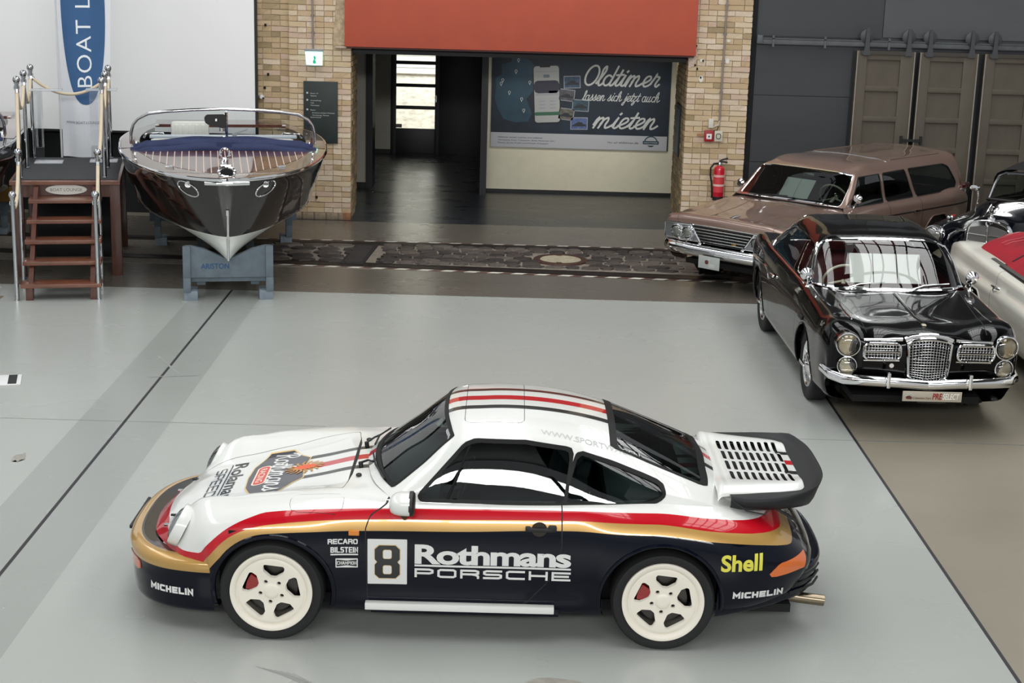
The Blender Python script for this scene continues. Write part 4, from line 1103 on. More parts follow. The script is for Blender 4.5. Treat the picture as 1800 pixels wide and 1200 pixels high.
# rough stone footing of the left pier, plaster ledge
for i in range(5): box('footing_stone', (-3.10+i*.175, PY+.05, .045), (.165, .14, .10), mat('footing', '#8f806c', .9, var=.3, vscale=12, bump=.5), w1, bev=.015)
box('footing_stone', (-2.36, PY+.05, .05), (.11, .15, .11), mat('footing_red', '#96684c', .9, var=.3, vscale=12), w1, bev=.012)
box('plaster_ledge', (-2.41, PY-.01, 2.47), (.24, .10, .035), mat('plaster', '#b9aa95', .9, var=.2), w1, bev=.008)
extrude_poly('plaster_patch', [(-2.56, 2.49), (-2.50, 3.4), (-2.39, 3.4), (-2.38, 2.5)], .015, mat('plaster_dirty', '#b8a488', .95, var=.35, vscale=16, bump=.4), w1, ((0, PY-.004, 0), (1, 0, 0), (0, 0, 1)))
extrude_poly('plaster_patch', [(2.47, 2.30), (2.56, 2.34), (2.60, 2.52), (2.55, 2.75), (2.47, 2.72)], .012, mat('plaster_pink', '#c9b4a4', .95, var=.3, vscale=16), w3, ((0, PY-.004, 0), (1, 0, 0), (0, 0, 1)))
for (x, z, a, b) in ((2.66, 2.42, .06, .05), (3.02, 2.42, .06, .075), (2.66, 2.16, .065, .10), (3.02, 2.70, .05, .04)):
    extrude_poly('plaster_dab', [(x+a/2*math.cos(t), z+b/2*math.sin(t)) for t in np.linspace(0, 6.28, 9)[:-1]], .012, mat('plaster_white', '#e0dcd2', .9), w3, ((0, PY-.006, 0), (1, 0, 0), (0, 0, 1)))
for (x, z) in ((2.675, 2.415), (2.655, 2.18), (2.57, 2.62), (2.565, 2.35), (2.60, 2.30)): box('anchor_hole', (x, PY-.009, z), (.022, .02, .03), DARKV, w3)
for (x, z) in ((-3.53, 2.74), (-3.50, 2.05), (-3.55, 1.86), (-2.80, .32)): box('anchor_hole', (x, PY+(.10 if x < -3.2 else -.006), z), (.03, .02, .035), DARKV, w2 if x < -3.2 else w1)
# ---- red panel above the passage, lintel
rp = thing('wall_panel', 'large plain red panel above the dark passage', 'panel', (.086, PY-.06, 2.485))
box('panel_face', (0, 0, .62), (4.945, .10, 1.24), mat('red_panel', '#b3503a', .7, var=.06, vscale=2.5, bump=.06, bscale=90), rp, bev=.004)
box('bottom_rail', (0, .03, -.012), (4.9, .12, .024), mat('rail_maroon', '#4a1f1a', .6), rp)
struct(box('lintel', (.08, 23.35, 2.44), (4.74, .80, .13), mat('lintel_black', '#0d0d10', .6)))
struct(box('wall_back_upper', (.08, 23.3, 4.95), (4.8, .5, 4.9), mat('upper_wall', '#4a443c', .9)))

# ---- passage behind
PGREY = mat('passage_grey', '#b9b5a6', .7, var=.05); CREAM = mat('passage_cream', '#d3cdb6', .65, var=.04); BLKW = mat('passage_black', '#121319', .5)
struct(slab('wall_passage_left', -4.0, -2.36, 25.95, 26.1, .09, 2.6, PGREY)); struct(slab('baseboard_left', -4.0, -2.355, 25.93, 26.0, 0, .09, BLACKP))
struct(slab('trim_1', -2.37, -2.265, 25.9, 26.4, 0, 2.6, BLKW)); struct(slab('trim_2', -.50, -.40, 25.5, 30.3, 0, 2.6, BLKW))
struct(slab('wall_passage_inner', -2.75, -2.60, 26.1, 30.4, .08, 2.6, PGREY)); struct(slab('wall_passage_end', -2.62, -2.31, 30.32, 30.5, .08, 2.6, PGREY)); struct(slab('baseboard_end', -2.62, -2.31, 30.30, 30.4, 0, .08, BLACKP))
pr_ = struct(slab('wall_passage_right', -.40, 4.0, 25.9, 26.05, .05, 2.6, CREAM)); struct(slab('baseboard_right', -.40, 4.0, 25.88, 25.95, 0, .05, BLACKP))
struct(slab('wall_passage_side', 2.72, 2.86, 24.4, 26.0, 0, 2.6, PGREY)); struct(slab('wall_passage_outer', -4.2, -4.05, 23.5, 26.2, 0, 2.6, BLKW))
struct(slab('ceiling_passage', -4.2, 4.2, 23.6, 31.0, 2.52, 2.65, BLKW))
struct(slab('wall_passage_jamb', -2.75, -2.318, 23.62, 25.95, 0, 2.6, PGREY)) if False else None
dr = struct(thing('door_1', None, None, (-1.42, 30.4, 0)))
BD = mat('door_black', '#0a0b12', .45)
for (n_, x0, x1, z0, z1) in (('stile', -.90, -.79, 0, 2.5), ('stile', -.055, .03, 0, 2.5), ('rail', -.79, -.055, 0, .475), ('rail', -.79, -.055, .84, .905), ('rail', -.79, -.055, 1.257, 1.32), ('rail', -.79, -.055, 1.68, 1.745), ('rail', -.79, -.055, 2.3, 2.5), ('door_leaf', .024, .95, 0, 2.5)):
    box(n_, ((x0+x1)/2, 0, (z0+z1)/2), (x1-x0, .06, z1-z0), BD, dr, bev=.004)
for z0, z1 in ((.475, .84), (.905, 1.257), (1.32, 1.68), (1.745, 2.3)): box('pane', (-.4225, .02, (z0+z1)/2), (.735, .006, z1-z0), glass('clear_pane', '#f2f5f4', .05), dr)
box('door_handle', (-.03, -.05, 1.05), (.03, .05, .14), STEEL, dr, bev=.005)
box('notice', (-.735, -.004, .52), (.11, .006, .07), mat('notice_grey', '#8a8681', .6), dr)
# sunlit yard wall outside the glazed door
yw = struct(slab('wall_yard', -5.5, 1.5, 33.0, 33.2, -.1, 4, mat('yard_wall', '#e6dfd2', .9, var=.3, vscale=7, bump=.4, bscale=14, stretch=(1, 1, 2.2))))
for k in range(7): slab('siding_board', -5.5, 1.5, 32.95, 33.0, 1.30+k*.12, 1.41+k*.12, mat('siding', '#d8d5cc', .7), yw)
struct(slab('yard_ground', -5.5, 1.5, 30.6, 33.0, -.1, 0, mat('yard_paving', '#b5ad9f', .9)))
area('yard_daylight', (-2, 31.2, 3.9), 5, 1.6, 400, (1, .985, .96), (math.radians(25), 0, 0))
# ---- poster in the passage
ps = thing('poster', 'dark blue poster about renting classic cars with white brush lettering', 'poster', (-.345, 25.86, .742))
PW, PH = 2.88, 1.55
box('board', (PW/2, .014, PH/2), (PW, .025, PH), mat('poster_navy', '#0f1e2c', .6, var=.55, vscale=1.6), ps)
def pst(p, nm, m, u, v, off=.002): move2(p, u, v); return flat(p, nm, m, ps, (0, 0, 0), (1, 0, 0), (0, 0, 1), off)
PWHT = mat('print_white', '#b9bab8', .6); PGRY = mat('print_grey', '#8a8f96', .6); PDK = mat('print_dark', '#1d2530', .6)
pst(poly_pm([(0, 0), (PW-.02, 0), (PW-.02, .235), (0, .235)]), 'footer_strip', mat('print_strip', '#aaabaf', .6), 0, 0)
MAPM = mat('print_map', '#203f4f', .6, var=.25, vscale=3)
pst(poly_pm([(.20, .45), (.10, .62), (.05, .80), (.07, .98), (.05, 1.10), (.16, 1.16), (.15, 1.33), (.30, 1.36), (.34, 1.50), (.46, 1.45), (.60, 1.40), (.70, 1.30), (.70, .95), (.56, .78), (.66, .55), (.60, .42), (.40, .40)]), 'map_shape', MAPM, .0, .0, .003)
for x, y in ((.42, 1.38), (.385, 1.20), (.175, 1.055), (.15, 1.0), (.285, .86), (.485, .76), (.525, .58), (.61, 1.03)):
    pst(stroke_pm([[(.018*math.cos(a), .022+.018*math.sin(a)) for a in np.linspace(-.9, 4.0, 12)]+[(0, -.02), (.011, .008)]], .008), 'map_pin', PWHT, x, y, .005)
# phone
rot = .055
pst(move2(poly_pm(rrect(.44, .93, .05, 4)), rot=rot), 'phone_body', mat('phone_black', '#0c0e12', .5), .89, .865, .004)
pst(move2(poly_pm(rrect(.405, .90, .045, 4)), rot=rot), 'phone_screen', mat('phone_white', '#9d9e9d', .6), .89, .865, .006)
for (w, h, du, dv, c) in ((.17, .03, -.02, .445, '#0c0e12'), (.405, .20, 0, .12, '#2a2838'), (.405, .055, .0, -.31, '#2f5d45'), (.37, .02, 0, -.0, '#8d9096'), (.35, .012, 0, .36, '#8d9096'), (.10, .05, 0, .29, '#66707a'), (.37, .012, 0, -.04, '#a2a4a4'), (.14, .04, .10, .035, '#4d5062')):
    pst(move2(poly_pm(rrect(w, h, min(w, h)*.3, 2, du, dv)), rot=rot), 'phone_detail', mat('ph_'+c[1:], c, .6), .89, .865, .008)
for j in range(3):
    for i in (0, 1): pst(move2(poly_pm(rrect(.10, .018, .004, 1, -.08+i*.17, -.11-j*.055)), rot=rot), 'phone_detail', mat('ph_8d9096'), .89, .865, .008)
for (u, v, w, h, a, c) in ((1.29, 1.07, .27, .20, .05, '#34465a'), (1.21, .86, .26, .19, -.09, '#4b4a50'), (1.44, .70, .27, .19, -.03, '#2e4552'), (1.21, .555, .26, .19, -.10, '#5c5850'), (1.425, .41, .28, .20, .02, '#4c5c86')):
    pst(move2(poly_pm(rrect(w, h, .004, 1)), rot=a), 'photo_border', PGRY, u, v, .004); pst(move2(poly_pm(rrect(w-.025, h-.025, .003, 1)), rot=a), 'photo_print', mat('photo_'+c[1:], c, .6, var=.5, vscale=14), u, v, .006)
    pst(move2(poly_pm([(-w*.4, -h*.15), (-w*.2, .0), (-w*.05, h*.12), (w*.15, h*.1), (w*.25, -.01), (w*.4, -h*.05), (w*.4, -h*.22), (-w*.4, -h*.22)]), rot=a), 'photo_car', mat('photo_dark', '#22262c', .6), u, v, .007)
pst(SCRIPT('Oldtimer', .165, .030, width=1.22), 'script_lettering', PWHT, 1.45, 1.03, .004)
pst(SCRIPT('lassen sich jetzt auch', .085, .013, width=1.24), 'script_lettering', PWHT, 1.46, .785, .004)
pst(SCRIPT('mieten', .165, .030, width=1.03), 'script_lettering', PWHT, 1.64, .35, .004)
for j in range(3):
    pst(text_pm(('Oldtimer suchen, buchen und losfahren', 'Vermietung: Autos, Transporter, Busse, Motorrad, mehr', 'Mieten Sie bei Profis und privaten Anbietern')[j], .022, .004 if j == 0 else 0, width=(.72, .92, .82)[j]), 'footer_text', PDK, .12, .15-j*.045, .004)
pst(text_pm('Nur auf', .028, 0, width=.16), 'footer_text', PDK, 1.90, .105, .004); pst(text_pm('oldtimer.de', .03, .008, width=.32), 'footer_text', PDK, 2.08, .105, .004)
pst(poly_pm(rrect(.26, .055, .01, 2)), 'emblem_banner', mat('emblem_teal', '#1f3a48', .6), 2.60, .13, .004); pst(stroke_pm([_arc(0, 0, .10, .09, 15, 165, 10)], .018), 'emblem_arch', mat('emblem_teal'), 2.60, .14, .004)
pst(poly_pm([(-.06, -.045), (.06, -.045), (.02, -.07), (-.02, -.07)]), 'emblem_foot', mat('emblem_teal'), 2.60, .13, .004); pst(text_pm('OLDTIMER', .022, .004, align='CENTER', width=.22), 'emblem_text', PWHT, 2.60, .12, .006)
jp = thing('notice', 'small framed notice on the inner side of the right brick pier', 'notice', (2.45, 23.62, 1.35))
box('frame', (0, 0, 0), (.025, .50, .75), BLACKP, jp); box('sheet', (-.014, 0, -.02), (.004, .44, .66), mat('notice_teal', '#3f545c', .5, var=.3), jp)

# ---- left: white screen, dark lower wall
struct(slab('wall_left_lower', -16, -3.95, 23.0, 23.3, 0, 7, mat('dark_wall', '#17191c', .6, var=.2)))
struct(slab('wall_right_dark_unseen', 3.4, 13, 22.90, 23.0, 3.9, 8, mat('reflection_dark', '#2c2c2d', .8)))  # unseen dark slab added to darken reflections in the black coupe's hood
sc = thing('projection_screen', 'large white screen filling the wall behind the boats', 'screen', (-8.0, 22.75, 1.215))
box('screen_cloth', (0, 0, 2.4), (8.70, .04, 4.8), mat('screen_white', '#f3f3f3', .8), sc); box('screen_edge', (4.365, .005, 2.4), (.035, .06, 4.82), BLACKP, sc); box('screen_bottom_bar', (0, .005, -.012), (8.76, .06, .03), BLACKP, sc)
# ---- right: dark steel wall with sliding doors
STL = mat('steel_wall', '#36383b', .5, var=.12, vscale=.9, stretch=(.6, 1, 3)); STL2 = mat('steel_wall_upper', '#4b4d50', .5, var=.12, vscale=.8, stretch=(.6, 1, 3))
rw_ = struct(slab('wall_right', 3.40, 13, 22.95, 23.2, 0, 2.70, STL))
struct(slab('wall_right_edge', 3.335, 3.42, 22.90, 23.25, 0, 7, DARKV))
slab('steel_sheet', 3.43, 4.80, 22.925, 22.95, 1.955, 2.66, STL, rw_); slab('steel_sheet', 3.43, 4.80, 22.925, 22.95, 1.0, 1.945, STL, rw_); slab('steel_sheet', 3.43, 4.80, 22.925, 22.95, 0, .99, STL, rw_)
ru = struct(slab('wall_right_upper', 3.40, 13, 22.97, 23.2, 2.70, 7, STL2)); slab('steel_sheet', 3.42, 5.19, 22.94, 22.97, 2.78, 7, STL, ru); slab('steel_sheet', 5.21, 13, 22.935, 22.97, 2.80, 7, STL2, ru)
RG = mat('rail_grey', '#585b5e', .5, .3, var=.15)
rl = thing('sliding_door_rail', 'long grey steel rail the sliding doors hang from', 'rail', (3.42, 22.80, 2.67))
box('rail_bar', (4.3, 0, .04), (8.6, .05, .068), RG, rl, bev=.004); box('rail_lip', (4.3, -.01, .085), (8.6, .07, .012), RG, rl); box('end_stop', (.03, -.02, .07), (.08, .08, .12), RG, rl, bev=.01)
for x in (.22, .95, 1.85): box('rail_bracket', (x, -.03, .05), (.03, .03, .16), RG, rl)
DOORC = mat('old_door_paint', '#564e43', .62, var=.16, vscale=3.5, stretch=(1, 1, .4), bump=.12, bscale=30); DEDGE = mat('door_edge', '#8b8478', .55, var=.15)
for i, x0 in enumerate((4.822, 5.711, 6.624, 7.52)):
    w = .82; d = tag(struct(thing('door_%d' % (i+2), None, None, (x0, 22.74, 0))), ('first old grey brown panelled sliding door beside the dark steel wall', 'second sliding door, joined to the first by a black bar', 'third sliding door, partly hidden behind the dark blue convertible', None)[i])
    box('door_slab', (w/2, .05, 1.31), (w, .05, 2.62), DOORC, d)
    for xx, ww in ((.075, .15), (w-.10, .20)): box('stile', (xx, .01, 1.31), (ww, .04, 2.62), DOORC, d, bev=.006)
    for zz, hh in ((2.56, .12), (2.10, .075), (1.675, .075), (1.25, .075), (.82, .075), (.40, .075), (.06, .12)): box('rail', (w/2-.02, .01, zz), (w-.34, .04, hh), DOORC, d, bev=.006)
    box('edge_strip', (w-.008, .0, 1.31), (.016, .06, 2.62), DEDGE, d); box('edge_strip', (.008, .0, 1.31), (.016, .06, 2.62), DEDGE, d); box('top_cap', (w/2, .0, 2.60), (w-.1, .07, .05), mat('cap_dark', '#3d3832', .6), d)
    for xx in (.13, w-.10):
        if i == 2 and xx > .5 or i == 3: continue
        h = thing('roller', None, None, (xx, -.02, 2.72)); h.parent = d
        lathe('roller_wheel', [(0, -.02), (.085, -.02), (.097, -.012), (.097, .012), (.085, .02), (0, .02)], mat('roller_dark', '#45474a', .5, .3), h, 24, 'Y', loc=(0, .05, .10))
        extrude_poly('roller_strap', [(-.055, -.16), (.055, -.16), (.03, -.03), (.025, .22), (-.025, .22), (-.03, -.03)], .02, mat('roller_dark', '#45474a', .5, .3), h, ((0, -.0, 0), (1, 0, 0), (0, 0, 1)), bev=.004)
bar = thing('door_bar', 'black iron bar joining two sliding doors', 'bar', (5.68, 22.70, 1.385))
box('cross_bar', (0, 0, 0), (.26, .03, .035), BLACKP, bar); box('end_plate', (-.14, .02, 0), (.035, .05, .12), BLACKP, bar); box('end_plate', (.14, .02, 0), (.035, .05, .12), BLACKP, bar)

# ---- things on the piers
sg_ = thing('notice_board', 'dark green directory board on the brick pier with small white lettering', 'sign', (-2.978, PY-.045, 1.105))
box('board', (.243, .02, .438), (.486, .03, .876), mat('board_green', '#1d2827', .5, var=.3, vscale=4), sg_, bev=.003)
for (u, v, w, t) in ((.10, .70, .11, 'Raum 1 C'), (.10, .665, .085, 'Galerie'), (.10, .60, .15, 'Ausstellung'), (.10, .565, .05, 'Cafe'), (.10, .53, .125, 'Werkstatt'), (.10, .465, .07, 'Buero'), (.125, .425, .32, 'EG Service und Sport Werkstatt'), (.125, .392, .24, 'Vermietung, Termine'), (.10, .362, .15, 'Gastronomie')):
    flat(move2(text_pm(t, .016, .012, width=w), u, v), 'sign_lettering', PWHT, sg_, (0, 0, 0), (1, 0, 0), (0, 0, 1), -.0+.002)
for v in (.705, .605, .47): flat(poly_pm(rrect(.026, .026, .008, 3, .055, v+.008)), 'sign_symbol', PWHT, sg_, (0, 0, 0), (1, 0, 0), (0, 0, 1), .002)
ex = thing('exit_sign', 'lit green and white emergency exit sign hanging from a conduit', 'exit sign', (-2.82, PY-.09, 2.215))
box('housing', (0, 0, .205), (.26, .08, .03), mat('housing_grey', '#8f9498', .5), ex, bev=.006)
extrude_poly('lit_panel', [(-.11, 0), (.118, -.005), (.122, .19), (-.125, .19)], .02, mat('exit_lit', '#c9fbe9', .5, emit=.9), ex, ((0, .01, 0), (1, 0, 0), (0, 0, 1)))
flat(poly_pm([(-.012, .02), (.028, .02), (.028, .05), (.014, .07), (.03, .10), (.012, .13), (-.006, .12), (.0, .08), (-.016, .05)]), 'running_figure', mat('exit_green', '#14a877', .5, emit=.4), ex, (0, -.012, 0), (1, 0, 0), (0, 0, 1))
box('bottom_strip', (0, .0, -.008), (.235, .05, .012), mat('housing_grey'), ex)
def conduit(label, x, z0, z1, lean, extra=None):
    c = thing('conduit_pipe', label, 'pipe', (x, PY-.03, z0)); g = mat('conduit_grey', '#8a8078', .5, var=.1)
    tube('pipe', [(0, 0, 0), (lean, 0, z1-z0)], .014, g, c, 10)
    for k in range(1, 5): box('pipe_clip', (lean*k/5, .012, (z1-z0)*k/5), (.05, .02, .02), g, c)
    return c
conduit('grey conduit running down to the lit exit sign', -2.84, 2.43, 3.6, -.014)
cp = conduit('grey conduit running down to the red fire alarm box', 2.955, 1.58, 3.6, .015)
tube('branch', [(0, 0, 0), (-.01, 0, -.06), (-.10, 0, -.10)], .010, mat('cable_white', '#c9c4ba', .6), cp, 8); box('junction_box', (-.12, .0, -.04), (.07, .05, .13), mat('junction_white', '#d4cec2', .6), cp, bev=.006)
tube('cable', [(-.01, 0, -.08), (-.02, 0, -.13), (-.12, 0, -.16), (-.13, 0, -.20)], .006, BLACKP, cp, 6)
fa = thing('fire_alarm', 'red fire alarm call point on the right brick pier', 'fire alarm', (2.815, PY-.035, 1.36)); box('housing', (0, 0, 0), (.13, .06, .155), mat('alarm_red', '#a01523', .4), fa, bev=.008)
box('white_pane', (0, -.03, -.005), (.075, .008, .075), mat('alarm_white', '#e6e2de', .5), fa); box('button', (0, -.036, -.005), (.02, .008, .02), BLACKP, fa); box('label_plate', (-.12, .02, .01), (.09, .012, .035), mat('label_tan', '#a5764f', .6), fa)
sw = thing('switch_box', 'grey white switch box to the right of the fire alarm', 'switch', (2.95, PY-.03, 1.36)); box('housing', (0, 0, 0), (.115, .05, .15), mat('switch_grey', '#c9c4b4', .5), sw, bev=.006)
flat(stroke_pm([rrect(.06, .07, .02, 3)+[rrect(.06, .07, .02, 3)[0]]], .012), 'symbol', mat('switch_sym', '#4d5147', .5), sw, (0, -.026, 0), (1, 0, 0), (0, 0, 1))
fe = thing('fire_extinguisher', 'red fire extinguisher hanging low on the right brick pier', 'fire extinguisher', (2.985, PY-.10, .45)); XR = mat('extinguisher_red', '#c4122c', .3, coat=.6)
lathe('cylinder', [(0, .03), (.074, .03), (.078, .05), (.078, .43), (.068, .47), (.035, .495), (.022, .50), (0, .50)], XR, fe, 28); lathe('base_ring', [(.070, 0), (.079, 0), (.079, .055), (.07, .055)], BLACKP, fe, 24)
for z0, z1, c in ((.335, .37, '#e8a9a6'), (.235, .325, '#d24246'), (.205, .235, '#f0c7c0'), (.12, .20, '#d8424a')): lathe('label_band', [(.0790, z0), (.0790, z1)], mat('band_'+c[1:], c, .45), fe, 24, caps=False)
lathe('valve', [(0, .49), (.024, .49), (.024, .53), (.018, .55), (0, .55)], STEEL, fe, 16); tube('carry_handle', [(0, 0, .545), (.05, 0, .555), (.11, 0, .545)], .012, BLACKP, fe, 8); tube('squeeze_lever', [(-.01, 0, .555), (.04, 0, .585), (.115, 0, .605)], .012, BLACKP, fe, 8)
tube('hose', [(-.02, 0, .53), (-.08, 0, .525), (-.125, 0, .46), (-.125, 0, .36), (-.10, 0, .24), (-.088, 0, .10), (-.088, 0, .03)], .013, BLACKP, fe, 10); lathe('pressure_gauge', [(0, -.01), (.018, -.01), (.018, .01), (0, .01)], STEEL, fe, 14, 'Y', loc=(.02, -.03, .525))
cm = thing('wall_camera', 'small white camera on the brick wall beside the screen', 'camera', (-3.585, PY+.05, 1.73)); lathe('dome', [(0, -.06), (.02, -.055), (.035, -.03), (.038, 0)], mat('cam_white', '#d8d8d6', .4), cm, 18, 'Y'); lathe('lens', [(0, -.075), (.012, -.072), (.014, -.05)], BLACKP, cm, 12, 'Y', loc=(.03, 0, -.01)); box('mount', (-.035, .02, .0), (.03, .05, .05), STEEL, cm, bev=.006)
pl_ = thing('wall_plate', 'small white rectangular plate frame on the bricks behind the boat', 'plate', (-3.30, PY+.10, 1.30)); box('frame', (0, 0, 0), (.14, .02, .055), mat('cam_white'), pl_, bev=.008); box('plate', (0, -.012, 0), (.10, .008, .022), mat('plate_tan', '#a98a63', .7), pl_)
# ---- roof: rafters under the skylights and dark soffits (seen in the reflections)
RF = mat('roof_dark', '#4a4b4d', .8)
struct(slab('ceiling_left', -8.2, -3.5, -9, 24, 10.75, 10.9, RF)); struct(slab('ceiling_middle', 1.1, 4.1, -9, 24, 10.75, 10.9, RF)); struct(slab('ceiling_right', 8.3, 16, -9, 24, 10.75, 10.9, RF)); struct(slab('ceiling_front', -16, 16, -9, 2.3, 10.75, 10.95, RF))
for k in range(5): struct(slab('trim_%d' % (k+3), -3.5, 8.5, 4.5+k*4.4, 4.7+k*4.4, 9.95, 10.3, DARKV))
for k in range(10):
    x = -3.1+k*.95 if k < 5 else 4.7+(k-5)*.78
    struct(slab('trim_%d' % (k+10), x, x+.07, 2.5, 23.5, 10.3, 10.45, DARKV))
for k in range(8): struct(slab('trim_%d' % (k+24), -7.6+k*2.1, -7.45+k*2.1, -8.9, -8.8, 7.6, 9.5, DARKV))
# ================================================================== runabouts on trestles
def runabout(loc, rz, label, trestle_label, dark_bottom=False, text=None):
    root = thing('motorboat', label, 'boat', loc, rz)
    HULL = mat('hull_mahogany_dark', '#17110f', .14, coat=1., var=.3, vscale=2, stretch=(1, 1, 8)); WBOT = mat('hull_bottom_white', '#dcded8', .4)
    DK = mat('deck_mahogany', '#5d3426', .2, coat=1., var=.35, vscale=3, stretch=(6, 1, 1)); COVB = mat('deck_edge_mahogany', '#6b5546', .2, coat=1., var=.2, vscale=3, stretch=(1, 4, 1))
    CAULK = mat('deck_caulk', '#d9c4b8', .4); NAVYC = mat('boat_cover_navy', '#1f2a50', .75, var=.2, vscale=9, bump=.2, bscale=14); WUP = mat('white_upholstery', '#e9e6de', .55)
    # t, half beam at sheer, sheer z, half beam at chine, chine z, keel t, keel z
    T = [(.0, .0, 1.395, .0, .745, .08, .475), (.05, .21, 1.396, .10, .748, .12, .47), (.15, .40, 1.40, .21, .755, .22, .462), (.4, .68, 1.41, .42, .77, .46, .455), (.8, .92, 1.425, .64, .79, .84, .45), (1.3, 1.10, 1.45, .83, .805, 1.3, .45),
         (1.9, 1.21, 1.478, .97, .80, 1.9, .46), (2.6, 1.235, 1.50, 1.03, .77, 2.6, .47), (3.4, 1.19, 1.48, 1.02, .73, 3.4, .48), (4.3, 1.06, 1.44, .95, .70, 4.3, .50), (5.2, .90, 1.40, .85, .69, 5.2, .52)]
    G = []
    for t, wd, zs, wc, zc, tk, zk in T:
        half = [(wd, t, zs), (wd*.985+wc*.015, t+.003, zs-.05), (wd*.74+wc*.26, t+.012*(t < 1), zs*.62+zc*.38), (wd*.35+wc*.65, t+.03*(t < 1), zs*.26+zc*.74), (wc, t+.05*(t < 1), zc), (wc*.96, t+.055*(t < 1), zc-.012), (wc*.5, (t+tk)/2+.03*(t < 1), zc*.46+zk*.54), (0, tk, zk)]
        G.append([(-x, y, z) for x, y, z in half]+[(x, y, z) for x, y, z in half[-2::-1]])
    h = PM.grid(G, .08, .06)
    k = np.argmin(h.x+np.abs(h.y-2)*2)
    if h.V[k, 3] > 0: h.F = [f[::-1] for f in h.F]; h.V[:, 3:6] *= -1
    vb = 3.97; c = h.cut(np.abs(h.V[:, 7]-7)-(7-vb))
    for i in range(len(h.F)): h.M[i] = 0 if c[i] else 1
    h.build('hull', [HULL, HULL if dark_bottom else WBOT], root)
    tree = h.bvh()
    fw = pl([(a[0], a[1]) for a in T]); fz = pl([(a[0], a[2]) for a in T])
    # deck
    ts = [.004, .02, .05, .1, .2, .35, .55, .8, 1.1, 1.4, 1.7, 2.0]
    C = []
    for t in ts:
        w, z = float(fw(t)), float(fz(t))
        C.append([(w*s, t, z+.005+.035*(1-s*s)*min(1, w/1.0)) for s in (-1, -.8, -.5, 0, .5, .8, 1)])
    d = PM.grid(C, .05, .05)
    if d.V[len(d.V)//2, 5] < 0: d.F = [f[::-1] for f in d.F]; d.V[:, 3:6] *= -1
    inner = [(-.97, 1.62), (-.80, 1.10), (-.52, .60), (-.25, .33), (0, .24), (.25, .33), (.52, .60), (.80, 1.10), (.97, 1.62)]
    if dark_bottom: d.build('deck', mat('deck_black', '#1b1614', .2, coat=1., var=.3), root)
    else:
        pan = d.take(~d.cut(sdp(d.x, d.y, inner, .02))); d.build('deck', COVB, root); pan.build('deck_caulking', CAULK, root)
        pw = .082
        for i in range(-12, 12):
            x0, x1 = i*pw+.006, (i+1)*pw-.006
            q = pan.offset(.004); q = q.take(q.cut(q.x-x0))
            if not q.F: continue
            q = q.take(q.cut(x1-q.x))
            if len(q.F) > 2: q.thicken(.004).build('deck_plank', DK, root)
    # after deck, cockpit coaming
    cb = PM.grid([[(s*float(fw(t))*.995, t, float(fz(t))+.01+.04*(1-abs(s))) for s in (-1, -.9, -.82)] for t in (1.9, 2.6, 3.4, 4.3, 5.2)], .2, .05)
    for sg in (1, -1):
        q = cb.copy(); q.V[:, 0] *= sg; q.V[:, 3] *= sg
        if sg < 0: q.F = [f[::-1] for f in q.F]
        q.build('side_deck', DK, root)
    struct_in = box('cockpit_floor', (0, 3.6, .95), (1.6, 3.1, .03), mat('cockpit_dark', '#1a1715', .7), root)
    box('transom_deck', (0, 4.9, 1.44), (1.75, .55, .04), DK, root)
    # chrome rub rails and stem band
    for sg in (-1, 1):
        pth = [(sg*(float(fw(t))+.008), t, float(fz(t))-.012) for t in np.concatenate([np.linspace(.0, .3, 10), np.linspace(.4, 5.2, 24)])]
        tube('rub_rail', pth, (.022, .016), CHROME, root, 8)
    tube('stem_band', [(0, -.012, 1.0), (0, .0, .90), (0, .035, .75), (0, .06, .60), (0, .075, .48)], .014, CHROME, root, 8); tube('stem_fitting', [(0, -.02, 1.06), (0, -.02, 1.0)], .022, CHROME, root, 10)
    tube('bow_plate', [(-.24, .045, 1.345), (-.12, .005, 1.347), (0, -.012, 1.348), (.12, .005, 1.347), (.24, .045, 1.345)], (.022, .010), CHROME, root, 8)
    for sg in (-1, 1):   # oval vents near the bow
        ring = []
        for a in np.linspace(0, 2*math.pi, 29)[:-1]:
            u, v = .135*math.cos(a), .075*math.sin(a); x = sg*(.42+u*.8+v*.3); z = 1.265+v+u*.25
            hit = tree.ray_cast(Vector((x, -1, z)), Vector((0, 1, 0)))[0]
            if hit: ring.append(hit+Vector((0, -.008, 0)))
        if len(ring) > 20: tube('oval_ring', ring, .008, CHROME, root, 6, closed=True)
        hit = tree.ray_cast(Vector((sg*.42, -1, 1.315)), Vector((0, 1, 0)))[0]
        if hit: lathe('ring_light', [(0, -.02), (.035, -.015), (.04, .01)], CHROME, root, 16, 'Y', loc=hit)
        box('deck_cleat', (sg*.62, .62, 1.445), (.10, .03, .035), CHROME, root, rot=sg*.6, bev=.01); box('deck_stud', (sg*1.02, 1.35, 1.49), (.03, .03, .03), CHROME, root, bev=.008)
    # bow fairlead and bollard
    bm = bmesh.new(); add_tube(bm, [(.085*math.cos(a), .12+.02*math.sin(a), 1.455+.05*math.sin(a)) for a in np.linspace(0, 2*math.pi, 25)[:-1]], .018, 8, True); bmesh.ops.recalc_face_normals(bm, faces=bm.faces); bm_obj('fairlead', bm, CHROME, root, smooth=40)
    box('fairlead_opening', (0, .13, 1.455), (.13, .012, .07), DARKV, root, bev=.005)
    bm = bmesh.new(); add_tube(bm, [(-.01+.052*math.cos(a), .55, 1.60+.055*math.sin(a)) for a in np.linspace(0, 2*math.pi, 25)[:-1]], .017, 8, True); bmesh.ops.recalc_face_normals(bm, faces=bm.faces); bm_obj('bollard_ring', bm, CHROME, root, smooth=40)
